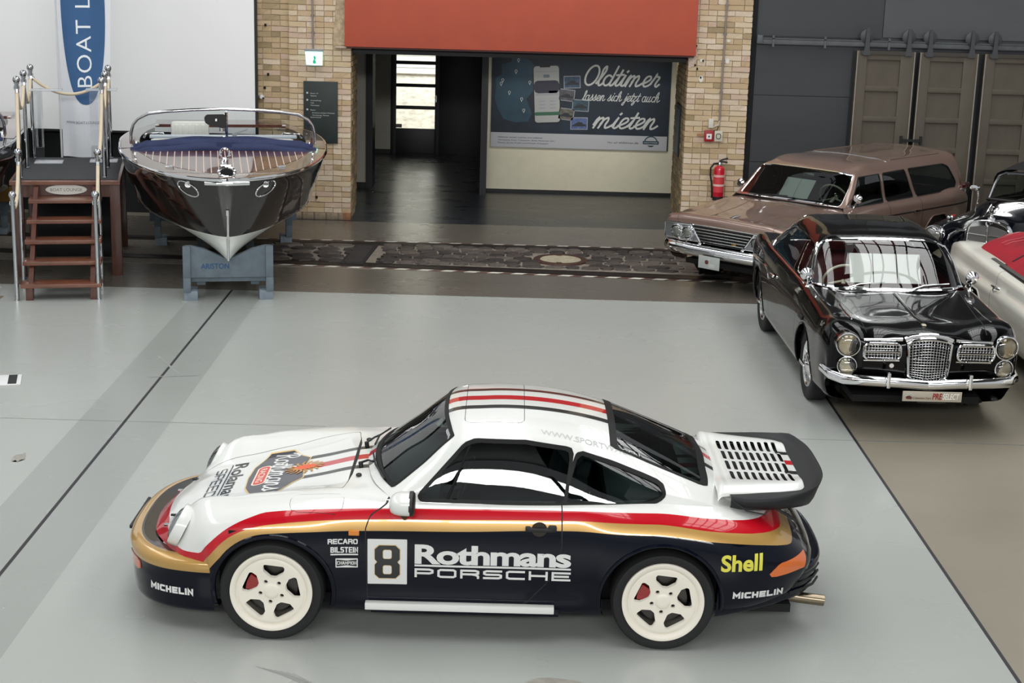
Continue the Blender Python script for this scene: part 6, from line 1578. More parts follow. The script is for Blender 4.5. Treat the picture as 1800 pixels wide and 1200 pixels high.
    fn = lambda u, v: (u*(.195-.02*(.885-v)/.4*1.0)*1.0, -.006+.02*abs(u)**2, v-(.03*u*u if v > .7 else -.035*abs(u)*max(0, (.60-v)/.13)))
    lattice('grille_mesh', -.95, .95, .478, .870, 13, 15, .0032, CHROME, gr, fn)
    extrude_poly('grille_shell', [(x*1.16, z+(.02 if z > .6 else -.02)) for x, z in out], .10, BL, gr, ((0, .10, 0), (1, 0, 0), (0, 0, 1)), bev=.01) if False else extrude_poly('grille_shell', [(x*1.16, z+(.02 if z > .6 else -.02)) for x, z in out], .06, BL, gr, ((0, .10, 0), (1, 0, 0), (0, 0, 1)), bev=.01)
    for sg in (-1, 1):
        s = thing('side_grille', None, None, (sg*.395, .022, .728)); s.parent = root
        o1 = rrect(.31, .135, .045, 5); tube('side_grille_ring', [(x, .0, z) for x, z in o1], .011, CHROME, s, 8, closed=True)
        tube('side_grille_bar', [(-.15, -.005, 0), (.15, -.005, 0)], (.012, .012), CHROME, s, 8); extrude_poly('side_grille_backing', rrect(.30, .125, .04, 4), .01, DARKV, s, ((0, .02, 0), (1, 0, 0), (0, 0, 1)))
        lattice('side_grille_mesh', -.14, .14, -.055, .055, 11, 4, .0032, CHROME, s, lambda u, v: (u, .004, v))
        tube('brow_strip', [(sg*.225, .05, .83), (sg*.40, .06, .815), (sg*.545, .075, .81)], (.016, .012), CHROME, root, 8)
        tube('lower_strip', [(sg*.24, .05, .645), (sg*.54, .06, .64)], .008, CHROME, root, 6)
        ring_lamp(root, (sg*.668, .098, .765), .105, .02, tint='#f4f0e6', rz=sg*8); ring_lamp(root, (sg*.665, .108, .58), .085, .02, 'fog_lamp', '#f0eee8', rz=sg*8)
        for r_, z_ in ((.104, .765), (.084, .58)): lathe('lamp_nacelle', [(r_*.9, .0), (r_*1.01, .0), (r_*1.08, .14)], BL, root, 32, 'Y', loc=(sg*.668, .103, z_), caps=False)
        box('bumper_overrider', (sg*.345, -.055, .50), (.035, .06, .135), CHROME, root, bev=.014)
        p = [(0, -.012, .452), (sg*.25, -.02, .472), (sg*.55, -.01, .482), (sg*.70, .04, .478), (sg*.79, .15, .485), (sg*.835, .34, .50)]
        tube('bumper_half', p, [(.046, .035)]*4+[(.042, .03), (.035, .02)], CHROME, root, 12)
        # flank trims
        pts = on_body(tree, [(sg, y, .845-.02*(y-1.2)**2*.0) for y in np.linspace(.75, 1.9, 8)], (-sg, 0, 0), .004)
        b = on_body(tree, [(sg, y, z) for y, z in ((3.0, .72), (3.15, .79), (3.3, .80), (3.5, .79), (3.75, .77), (4.1, .745))], (-sg, 0, 0), .004); tube('flank_spear', b, .010, CHROME, root, 6)
        box('door_handle', (sg*.865, 2.78, .80), (.03, .16, .03), CHROME, root, bev=.01); box('vent_trim', (sg*.862, 1.25, .735), (.02, .16, .04), BLACKP, root, bev=.006)
        t = on_body(tree, [(sg*.75, y, 2) for y in np.linspace(1.75, 3.6, 9)], (0, 0, -1), .004)
        if len(t) > 3: tube('belt_strip', [(sg*.768, y, .958) for y in np.linspace(1.7, 3.65, 9)], .008, CHROME, root, 6)
        # mirrors stand on the fenders by the windscreen
        m = thing('wing_mirror', None, None, (sg*.755, 1.52, .955)); m.parent = root
        lathe('mirror_head', [(0, -.05), (.03, -.045), (.055, -.01), (.062, .015), (.056, .018), (0, .016)], CHROME, m, 24, 'Y', loc=(sg*.015, 0, .115)); tube('mirror_stalk', [(0, .02, 0), (0, 0, .05), (sg*.01, -.01, .10)], .012, CHROME, m, 8); lathe('mirror_base', [(0, 0), (.03, 0), (.02, .015), (0, .02)], CHROME, m, 14)
        tube('wiper', [(sg*.30-.12, 1.36, .985), (sg*.30, 1.42, 1.01), (sg*.30+.24, 1.47, 1.02)], .007, CHROME, root, 6)
        tube('fender_crest', on_body(tree, [(sg*.60, y, 2) for y in np.linspace(.35, .85, 6)], (0, 0, -1), .003), .006, CHROME, root, 6)
    tube('cowl_strip', [(x, 1.40+.20*(abs(x)/.7)**2.2, .972) for x in np.linspace(-.70, .70, 21)], .014, CHROME, root, 8)
    box('hood_emblem', (0, .26, .91), (.035, .05, .012), mat('emblem_pale', '#e8e2c8', .3, .5), root, bev=.004)
    tube('hood_rib', on_body(tree, [(0, y, 2) for y in np.linspace(.3, 1.3, 8)], (0, 0, -1), .001), (.006, .02), BL, root, 8)
    lathe('bumper_bolt', [(0, 0), (.02, 0), (.015, .01), (0, .012)], CHROME, root, 10, 'Y', loc=(-.30, .05, .60))
    pt = thing('number_plate', None, None, (.035, -.06, .325)); pt.parent = root
    box('plate', (0, 0, .043), (.50, .012, .088), mat('plate_beige', '#b3aa9a', .45, .2), pt, bev=.004)
    fl_ = lambda p, nm, m, u, v: flat(move2(p, u, v), nm, m, pt, (0, -.007, 0), (1, 0, 0), (0, 0, 1), .0015)
    fl_(text_pm('PRE', .052, .03, .18, width=.085), 'plate_lettering', mat('plate_red', '#8f1d22', .5), .0, .022); fl_(text_pm('SELECT', .052, .012, .22, width=.14), 'plate_lettering', mat('plate_white', '#efece6', .5), .088, .022)
    fl_(text_pm('Collection Cars', .018, .012, .1, width=.155), 'plate_lettering', mat('plate_maroon', '#5a2a24', .5), -.165, .022); fl_(poly_pm([(-.215, .02), (-.175, .018), (-.17, .035), (-.19, .05), (-.215, .045), (-.225, .035)]), 'plate_emblem', mat('plate_maroon'), 0, 0); fl_(stroke_pm([[(-.16, .05), (-.18, .07), (-.21, .065), (-.225, .045)]], .008), 'plate_emblem', PWHT, 0, 0)
    box('plate_holder', (.0, .004, -.008), (.24, .01, .014), BLACKP, pt)
    place_old(old_wheel(.335, .215, .17, .12, 'spoke'), root, [(-.79, 1.10, .335, -1), (-.77, 3.73, .335, -1), (.79, 1.10, .335, 1), (.77, 3.73, .335, 1)])
    M = root.matrix_basis
    for i, (x, nm) in enumerate(((-.225, 'left hand'), (.0, 'middle'), (.225, 'right hand'))):
        paper('info_sheet', 'printed white sheet behind the windscreen of the black coupe, %s of three' % nm, M @ Vector((x, 1.66, .975)), math.radians(-30), math.radians(.7), .215, .29, 'sheets in the black coupe', 12)
black_coupe()

# ------------------------------------------------------------------ taupe station wagon
def station_wagon():
    WX, WY, WR = 2.47, 18.52, math.radians(-42)
    root = thing('station_wagon', 'metallic taupe brown station wagon with a chrome grille and four round headlights', 'car', (WX, WY, 0), WR)
    TP = mat('paint_taupe', '#8a7166', .30, .35, coat=1.); DKT = mat('trim_dark', '#1d1816', .5)
    S = [
     [(.60, .16, .30), (.78, .16, .32), (.82, .15, .40), (.835, .14, .46), (.84, .13, .50), (.83, .125, .535), (.70, .11, .54), (.45, .10, .54), (.2, .095, .54), (0, .09, .54)],
     [(.60, .165, .30), (.79, .165, .32), (.835, .16, .42), (.85, .15, .55), (.855, .14, .65), (.845, .13, .735), (.72, .11, .745), (.45, .095, .755), (.2, .085, .76), (0, .08, .762)],
     [(.60, .17, .30), (.79, .17, .32), (.84, .17, .42), (.855, .16, .56), (.86, .15, .68), (.848, .13, .765), (.72, .105, .782), (.45, .085, .795), (.2, .075, .80), (0, .07, .803)],
     [(.62, .40, .28), (.80, .40, .30), (.85, .40, .42), (.87, .40, .60), (.875, .40, .74), (.855, .38, .815), (.72, .37, .835), (.45, .36, .85), (.2, .35, .86), (0, .35, .865)],
     [(.64, .85, .26), (.82, .85, .28), (.86, .85, .42), (.885, .85, .60), (.888, .85, .78), (.86, .85, .86), (.72, .85, .875), (.45, .85, .885), (.2, .85, .90), (0, .85, .908)],
     [(.64, 1.35, .26), (.82, 1.35, .28), (.86, 1.35, .42), (.888, 1.35, .60), (.89, 1.35, .80), (.86, 1.35, .895), (.74, 1.35, .925), (.45, 1.35, .94), (.2, 1.35, .95), (0, 1.35, .955)],
     [(.64, 1.7, .26), (.82, 1.7, .28), (.86, 1.7, .42), (.89, 1.7, .60), (.892, 1.7, .80), (.862, 1.7, .90), (.80, 1.7, .93), (.45, 1.7, .93), (.2, 1.7, .93), (0, 1.7, .93)],
     [(.64, 3.0, .26), (.82, 3.0, .28), (.86, 3.0, .42), (.89, 3.0, .60), (.892, 3.0, .78), (.87, 3.0, .875), (.81, 3.0, .92), (.45, 3.0, .92), (.2, 3.0, .92), (0, 3.0, .92)],
     [(.64, 3.7, .28), (.82, 3.7, .30), (.86, 3.7, .44), (.89, 3.7, .60), (.89, 3.7, .76), (.875, 3.7, .86), (.82, 3.7, .91), (.45, 3.7, .91), (.2, 3.7, .91), (0, 3.7, .91)],
     [(.62, 4.5, .34), (.78, 4.5, .36), (.82, 4.5, .46), (.85, 4.5, .60), (.855, 4.52, .74), (.85, 4.53, .82), (.81, 4.50, .90), (.45, 4.52, .90), (.2, 4.52, .90), (0, 4.52, .90)],
     [(.60, 4.60, .36), (.75, 4.62, .38), (.79, 4.64, .48), (.82, 4.66, .60), (.82, 4.67, .73), (.81, 4.67, .80), (.76, 4.64, .86), (.45, 4.66, .87), (.2, 4.66, .87), (0, 4.66, .87)],
     [(.55, 4.60, .38), (.66, 4.62, .40), (.70, 4.64, .44), (.72, 4.66, .48), (.72, 4.67, .50), (.71, 4.68, .50), (.65, 4.68, .50), (.45, 4.68, .50), (.2, 4.68, .50), (0, 4.68, .50)],
    ]
    G = [
     [(.82, 1.42, .91), (.80, 1.44, .935), (.745, 1.47, .955), (.60, 1.42, .965), (.3, 1.38, .97), (0, 1.37, .972)],
     [(.82, 1.58, .91), (.80, 1.60, .935), (.71, 1.67, 1.13), (.58, 1.63, 1.14), (.3, 1.61, 1.15), (0, 1.60, 1.152)],
     [(.82, 1.80, .91), (.80, 1.82, .935), (.67, 1.88, 1.305), (.56, 1.87, 1.325), (.3, 1.86, 1.335), (0, 1.855, 1.338)],
     [(.82, 2.02, .91), (.80, 2.03, .935), (.675, 2.05, 1.315), (.60, 2.05, 1.375), (.3, 2.03, 1.395), (0, 2.02, 1.40)],
     [(.82, 2.6, .91), (.80, 2.6, .932), (.68, 2.6, 1.315), (.61, 2.6, 1.385), (.3, 2.6, 1.425), (0, 2.6, 1.435)],
     [(.82, 3.4, .90), (.80, 3.4, .925), (.68, 3.4, 1.305), (.61, 3.4, 1.375), (.3, 3.4, 1.42), (0, 3.4, 1.43)],
     [(.82, 4.20, .89), (.80, 4.20, .92), (.68, 4.20, 1.295), (.61, 4.20, 1.365), (.3, 4.20, 1.415), (0, 4.20, 1.425)],
     [(.82, 4.42, .89), (.80, 4.43, .92), (.685, 4.46, 1.285), (.615, 4.48, 1.36), (.3, 4.50, 1.405), (0, 4.51, 1.415)],
     [(.82, 4.47, .885), (.80, 4.48, .915), (.69, 4.50, 1.27), (.62, 4.53, 1.345), (.3, 4.55, 1.385), (0, 4.56, 1.395)],
     [(.815, 4.50, .885), (.79, 4.51, .91), (.69, 4.515, 1.25), (.60, 4.53, 1.29), (.3, 4.55, 1.30), (0, 4.56, 1.30)],
     [(.815, 4.52, .88), (.79, 4.53, .905), (.73, 4.54, 1.0), (.6, 4.56, 1.0), (.3, 4.58, 1.0), (0, 4.59, 1.0)],
     [(.81, 4.53, .87), (.785, 4.54, .89), (.74, 4.56, .90), (.6, 4.58, .90), (.3, 4.60, .90), (0, 4.61, .90)],
    ]
    sd = [('front_window', [(1.64, .965), (1.905, 1.27), (2.40, 1.27), (2.40, .955)], .010), ('rear_door_window', [(2.50, .955), (2.50, 1.272), (3.04, 1.272), (3.16, .95)], .010), ('cargo_window', [(3.28, .95), (3.165, 1.27), (4.08, 1.255), (4.20, 1.22), (4.36, 1.02), (4.33, .985), (4.26, .945)], .014)]
    def trim(body):
        f = lambda q: np.maximum(np.maximum(np.abs(q.z-(.80-.018*(q.y-1.2)))-.010, .6-np.abs(q.x)), 2.25-q.y)
        body.cut(body.z-(.80-.018*(body.y-1.2))); body.paint(f(body), 1)
        for yy in (1.55, 2.45, 3.27):
            body.cut(body.y-yy); body.paint(np.maximum(np.abs(body.y-yy)-.004, .62-np.abs(body.x)), 1, lambda c: c[2] > .3)
        fn = lambda q: np.maximum(sdp(q.x, q.y, [(-.66, -.2), (-.70, 1.33), (.70, 1.33), (.66, -.2)], .01), .75-q.z)
        body.cut(fn(body)); body.paint(np.abs(fn(body))-.003, 1, lambda c: c[2] > .7)
    GL = glass('wagon_glass', '#a9b4b0', .05)
    full = shell(root, S, G, [TP, DKT], [(.86, .33, .365, .58, .70), (3.73, .33, .365, .58, .66)], (1.50, 4.40, .78, .86), sd, (.10, 1.92, 2.15, 7.85, .06, .05), (9.1, 9.95, 2.6, 7.4, .05, .05), GL, DKT, .010, CHROME, body_hook=trim)
    tree = full.bvh()
    BRN = mat('bench_brown', '#4a3d36', .7)
    for y in (2.25, 3.15): car_seat(root, 0, y, .58, 1.35, BRN, .42)
    box('dashboard', (0, 1.66, .90), (1.45, .24, .12), mat('dash_dark', '#211c1a', .5), root, bev=.03); box('cabin_floor', (0, 3.0, .34), (1.45, 2.9, .04), DARKV, root); box('load_floor', (0, 3.95, .62), (1.35, 1.0, .04), BRN, root)
    box('bulkhead', (0, 1.46, .62), (1.45, .03, .60), DARKV, root); box('underbody', (0, 2.3, .28), (1.2, 4.2, .06), DARKV, root)
    for sg in (-1, 1): box('door_lining', (sg*.78, 2.9, .70), (.03, 2.6, .44), mat('lining_dark', '#2a2421', .8), root)
    steering(root, .36, 1.95, .98, mat('ivory'), .20, CHROME); box('interior_mirror', (0, 1.90, 1.245), (.17, .025, .055), STEEL, root, bev=.012)
    # face: grille, bezels, lamps
    yb = .078
    for sg in (-1, 1):
        P = [(sg*.84, .735), (sg*.455, .745), (sg*.315, .555), (sg*.835, .56)]
        bz = extrude_poly('lamp_bezel', P if sg < 0 else P[::-1], .02, mat('bezel_satin', '#9fa3a6', .3, .9), root, ((0, yb+.012, 0), (1, 0, 0), (0, 0, 1)), bev=.004)
        tube('bezel_rim', [(x, yb-.010, z) for x, z in P], .010, CHROME, root, 6, closed=True)
        for x, r in ((.655, .083), (.495, .080)): ring_lamp(root, (sg*x, yb-.012, .648), r, .04, tint='#e8ecec')
        tube('diagonal_bar', [(sg*.45, yb-.012, .75), (sg*.305, yb-.016, .545)], .014, CHROME, root, 8); lathe('bar_knob', [(0, -.025), (.022, -.02), (.022, .0), (0, .0)], CHROME, root, 12, 'Y', loc=(sg*.305, yb-.01, .54))
        p = [(sg*.0, -.01, .465), (sg*.4, -.005, .465), (sg*.66, .02, .467), (sg*.80, .085, .47), (sg*.885, .20, .475), (sg*.905, .42, .48)]
        tube('bumper_half', p, [(.072, .05)]*3+[(.068, .045), (.06, .035), (.05, .02)], CHROME, root, 12)
        tube('bumper_ridge', [(sg*.0, -.06, .455), (sg*.45, -.055, .455), (sg*.68, -.03, .457)], (.010, .012), CHROME, root, 6)
        m = thing('door_mirror', None, None, (sg*.80, 1.66, .96)); m.parent = root
        lathe('mirror_head', [(0, -.03), (.03, -.03), (.055, -.005), (.058, .02), (.05, .022), (0, .015)], CHROME, m, 22, 'Y', loc=(sg*.05, 0, .10)); tube('mirror_stalk', [(0, 0, -.02), (sg*.03, 0, .03), (sg*.05, .0, .07)], .012, CHROME, m, 8)
        for y in (2.28, 3.12): tube('door_handle', on_body(tree, [(sg*2, y-.09, .775), (sg*2, y, .778), (sg*2, y+.09, .772)], (-sg, 0, 0), .022), .012, CHROME, root, 8)
        tube('window_divider', [(sg*.79, 1.80, .95), (sg*.672, 1.975, 1.29)], .010, CHROME, root, 8)
        tl = box('tail_lamp', (sg*.78, 4.58, .955), (.09, .22, .07), mat('tail_lamp_red', '#4a0d10', .2, coat=1.), root, bev=.02); box('tail_lamp_trim', (sg*.80, 4.50, .915), (.06, .16, .02), CHROME, root, bev=.006)
        tube('side_marker_strip', on_body(tree, [(sg*2, y, .80-.018*(y-1.2)-.002) for y in np.linspace(1.75, 2.2, 5)], (-sg, 0, 0), .006), .010, CHROME, root, 6)
    extrude_poly('grille_backing', [(-.32, .555), (.32, .555), (.45, .74), (-.45, .74)], .02, DARKV, root, ((0, yb+.012, 0), (1, 0, 0), (0, 0, 1)))
    for k, z in enumerate((.575, .61, .645, .68, .715)):
        w = .315+(z-.555)*.70; tube('grille_bar', [(-w, yb-.014, z), (w, yb-.014, z)], .007, CHROME, root, 6)
    for k in range(11):
        x = -.40+k*.08; z0 = .56 if abs(x) < .32 else .56+(abs(x)-.32)/.70; box('grille_divider', (x, yb-.010, (z0+.735)/2), (.006, .012, .735-z0), mat('grille_dark', '#33312f', .4, .6), root)
    tube('hood_lip_strip', [(x, .085, .758-.012*abs(x)/.8) for x in np.linspace(-.84, .84, 15)], .009, CHROME, root, 6); tube('lower_strip', [(x, .09, .548) for x in np.linspace(-.83, .83, 9)], .008, CHROME, root, 6)
    box('grille_badge', (.17, yb-.01, .60), (.06, .01, .035), mat('badge_gold', '#a5833a', .3, .8), root, bev=.004); tube('hood_ornament', [(0, .20, .855), (0, .28, .875), (0, .42, .882)], [.02, .014, .006], CHROME, root, 8)
    for sg in (-1, 1): tube('hood_crease', on_body(tree, [(sg*(.30+.10*(y-.3)), y, 2) for y in np.linspace(.25, 1.2, 7)], (0, 0, -1), .001), (.004, .010), TP, root, 6)
    tube('roof_rib', on_body(tree, [(x, 2.75, 3) for x in np.linspace(-.60, .60, 9)], (0, 0, -1), .002), .008, STEEL, root, 6)
    for sg in (-1, 1): tube('roof_rail', on_body(tree, [(sg*.56, y, 3) for y in np.linspace(2.9, 4.2, 7)], (0, 0, -1), .004), .008, TP, root, 6)
    for sg in (-1, 1): tube('wiper', [(sg*.25-.2, 1.37, .985), (sg*.25+.05, 1.43, 1.01), (sg*.25+.25, 1.44, 1.015)], .007, BLACKP, root, 6)
    pt = thing('number_plate', None, None, (-.06, -.085, .36)); pt.parent = root
    box('plate', (0, 0, 0), (.30, .01, .15), mat('plate_grey', '#a9adab', .45), pt, bev=.003)
    flat(poly_pm(rrect(.09, .045, .01, 2, .045, -.03)), 'plate_patch', PWHT, pt, (0, -.006, 0), (1, 0, 0), (0, 0, 1), .001); flat(poly_pm(rrect(.05, .05, .02, 3, -.03, .005)), 'plate_emblem', mat('plate_maroon'), pt, (0, -.006, 0), (1, 0, 0), (0, 0, 1), .001); flat(poly_pm(rrect(.03, .03, .012, 3, .005, .045)), 'plate_emblem', PWHT, pt, (0, -.006, 0), (1, 0, 0), (0, 0, 1), .001)
    place_old(old_wheel(.33, .20, .17, .15), root, [(-.745, .86, .33, -1), (-.745, 3.73, .33, -1), (.745, .86, .33, 1), (.745, 3.73, .33, 1)])
    M = Matrix.Translation((WX, WY, 0)) @ Matrix.Rotation(WR, 4, 'Z')
    for x, nm in ((-.11, 'left'), (.10, 'right')): paper('info_sheet', 'white printed sheet in the taupe wagon windscreen, %s one of the pair' % nm, M @ Vector((x, 1.565, .985)), math.radians(-42), WR, .205, .29, 'sheets in the wagon windscreen', 9)
station_wagon()
# ------------------------------------------------------------------ cream white convertible with its hood folded under a red cover
def white_convertible():
    root = thing('convertible', 'cream white open car with a red folded top cover, cut off by the right edge', 'car', (5.70, 12.5, 0), 0)
    CW = mat('paint_cream_white', '#efece1', .3, coat=1.); DKT = mat('trim_dark'); RV = mat('red_vinyl', '#a0192b', .45, var=.2, vscale=4, bump=.25, bscale=9, coat=.2)
    S = [
     [(.55, .22, .30), (.70, .20, .32), (.77, .17, .40), (.80, .14, .48), (.79, .11, .52), (.74, .08, .54), (.60, .05, .54), (.40, .03, .54), (.2, .02, .54), (0, .01, .54)],
     [(.55, .25, .28), (.72, .24, .30), (.80, .22, .42), (.825, .19, .58), (.81, .16, .70), (.75, .13, .77), (.60, .09, .78), (.40, .06, .76), (.2, .05, .76), (0, .04, .76)],
     [(.60, .7, .26), (.78, .7, .28), (.84, .7, .42), (.86, .7, .60), (.845, .7, .76), (.78, .7, .855), (.62, .7, .86), (.40, .7, .85), (.2, .7, .865), (0, .7, .87)],
     [(.60, 1.5, .24), (.78, 1.5, .26), (.845, 1.5, .42), (.868, 1.5, .60), (.862, 1.5, .74), (.82, 1.5, .765), (.785, 1.5, .90), (.66, 1.5, .93), (.3, 1.5, .94), (0, 1.5, .945)],
     [(.60, 2.4, .24), (.78, 2.4, .26), (.848, 2.4, .42), (.87, 2.4, .60), (.868, 2.4, .735), (.83, 2.4, .76), (.80, 2.4, .895), (.70, 2.4, .925), (.3, 2.4, .93), (0, 2.4, .93)],
     [(.60, 3.4, .25), (.78, 3.4, .27), (.85, 3.4, .43), (.872, 3.4, .60), (.868, 3.4, .725), (.83, 3.4, .75), (.805, 3.4, .90), (.70, 3.4, .935), (.3, 3.4, .93), (0, 3.4, .93)],
     [(.60, 4.2, .28), (.77, 4.2, .30), (.84, 4.2, .45), (.865, 4.2, .60), (.86, 4.2, .715), (.825, 4.2, .74), (.80, 4.2, .905), (.70, 4.2, .935), (.3, 4.2, .91), (0, 4.2, .91)],
     [(.58, 4.8, .32), (.74, 4.8, .34), (.81, 4.8, .47), (.835, 4.8, .60), (.835, 4.8, .705), (.81, 4.8, .73), (.785, 4.80, .89), (.69, 4.80, .915), (.3, 4.8, .87), (0, 4.8, .87)],
     [(.55, 4.90, .36), (.70, 4.92, .38), (.77, 4.94, .48), (.80, 4.96, .60), (.80, 4.97, .69), (.785, 4.98, .71), (.765, 4.97, .83), (.68, 4.96, .85), (.3, 4.94, .80), (0, 4.94, .80)],
     [(.50, 4.90, .38), (.64, 4.93, .40), (.71, 4.96, .46), (.74, 4.98, .52), (.74, 4.985, .55), (.73, 4.99, .56), (.70, 4.99, .58), (.62, 4.98, .58), (.3, 4.96, .56), (0, 4.96, .56)],
    ]
    def trim(b):
        for yy in (1.62, 3.10):
            b.cut(b.y-yy); b.paint(np.maximum(np.abs(b.y-yy)-.0035, .62-np.abs(b.x)), 1, lambda c: c[2] > .32)
        f = lambda q: np.maximum(sdp(q.x, q.y, [(-.655, 1.66), (-.655, 3.32), (.655, 3.32), (.655, 1.66)], .05), .8-q.z)
        b.paint(f(b)-.035, 1)
    full = shell(root, S, None, [CW, DKT], [(.90, .33, .355, .56, .70), (3.72, .33, .36, .56, .64)], (1.62, 3.36, .66, .80), body_hook=trim)
    tree = full.bvh()
    # cover: padded roll over the stowed top, straps
    C = []
    for y, k, z in ((2.02, .0, .90), (2.05, .55, .985), (2.4, .85, 1.04), (2.9, .95, 1.08), (3.4, 1.0, 1.105), (3.9, 1.0, 1.115), (4.45, .94, 1.09), (4.62, .80, 1.02), (4.66, .6, .93)):
        w = .66
        row = []
        for s in np.linspace(-1, 1, 23):
            e = (1-abs(s)**3.2); row.append((w*s, y-.05*s*s-.25*max(0, (y-3.2)/1.3)*abs(s)**3, .93+(z-.93)*e+.012*math.sin(s*14+y*3)*e*(k > .6)))
        C.append(row)
    cov = PM.grid(C, .05, .05)
    if cov.V[len(cov.V)//2, 5] < 0: cov.F = [f[::-1] for f in cov.F]; cov.V[:, 3:6] *= -1
    cov.build('top_cover', RV, root); ct = cov.bvh()
    for y, m in ((2.75, BLACKP), (3.35, BLACKP)): tube('cover_strap', on_body(ct, [(x, y+.12*(x+.6), 3) for x in np.linspace(-.60, .60, 15)], (0, 0, -1), .004), (.004, .014), m, root, 6)
    for y in (3.95, 4.05): tube('cover_piping', on_body(ct, [(x, y-.12*x*x, 3) for x in np.linspace(-.52, .52, 15)], (0, 0, -1), .003), .008, RV, root, 6)
    for sg in (-1, 1):
        tube('cockpit_edge', [(sg*.685, y, .935) for y in np.linspace(1.62, 3.7, 12)], (.010, .030), mat('edge_grey', '#4d4b48', .6), root, 8)
        h = thing('door_handle', None, None, (sg*.850, 2.96, .785)); h.parent = root
        tube('handle_bar', [(0, -.09, 0), (sg*.03, -.06, .005), (sg*.035, .06, .005), (sg*.015, .08, 0)], .013, CHROME, h, 8); lathe('lock_button', [(0, -.0), (.02, 0), (.018, .03), (0, .032)], CHROME, h, 12, 'X', loc=(sg*.012-.016, .04, -.03))
        tube('bumper_half', [(sg*.0, 5.03, .50), (sg*.55, 5.01, .50), (sg*.78, 4.94, .50), (sg*.86, 4.75, .50)], (.055, .03), CHROME, root, 10); tube('bumper_half', [(sg*.0, -.06, .46), (sg*.5, -.04, .46), (sg*.76, .05, .46), (sg*.86, .3, .47)], (.055, .03), CHROME, root, 10)
        ring_lamp(root, (sg*.63, .10, .66), .10, .05); box('tail_lamp', (sg*.74, 4.96, .70), (.06, .06, .14), mat('tail_lamp_red'), root, bev=.015)
    box('grille', (0, .02, .64), (.70, .03, .16), mat('grille_dark'), root, bev=.01); box('cockpit_floor', (0, 2.5, .35), (1.3, 1.8, .04), DARKV, root); box('underbody', (0, 2.4, .28), (1.1, 4.4, .06), DARKV, root)
    for x in (-.33, .33): car_seat(root, x, 2.1, .52, .5, mat('red_leather'), .45)
    fr = [(-.62, 1.58, .93), (-.58, 1.70, 1.22), (-.45, 1.68, 1.27), (0, 1.64, 1.285), (.45, 1.68, 1.27), (.58, 1.70, 1.22), (.62, 1.58, .93)]
    tube('windscreen_frame', fr, .016, CHROME, root, 8); PM.grid([fr[1:-1], [(x*1.06, y-.13, .94) for x, y, z in fr[1:-1]]], .1, .08).build('windscreen', glass('clear_pane', '#f2f5f4', .05), root)
    place_old(old_wheel(.33, .19, .165, .14), root, [(-.72, .90, .33, -1), (-.72, 3.72, .33, -1), (.72, .90, .33, 1), (.72, 3.72, .33, 1)])
white_convertible()

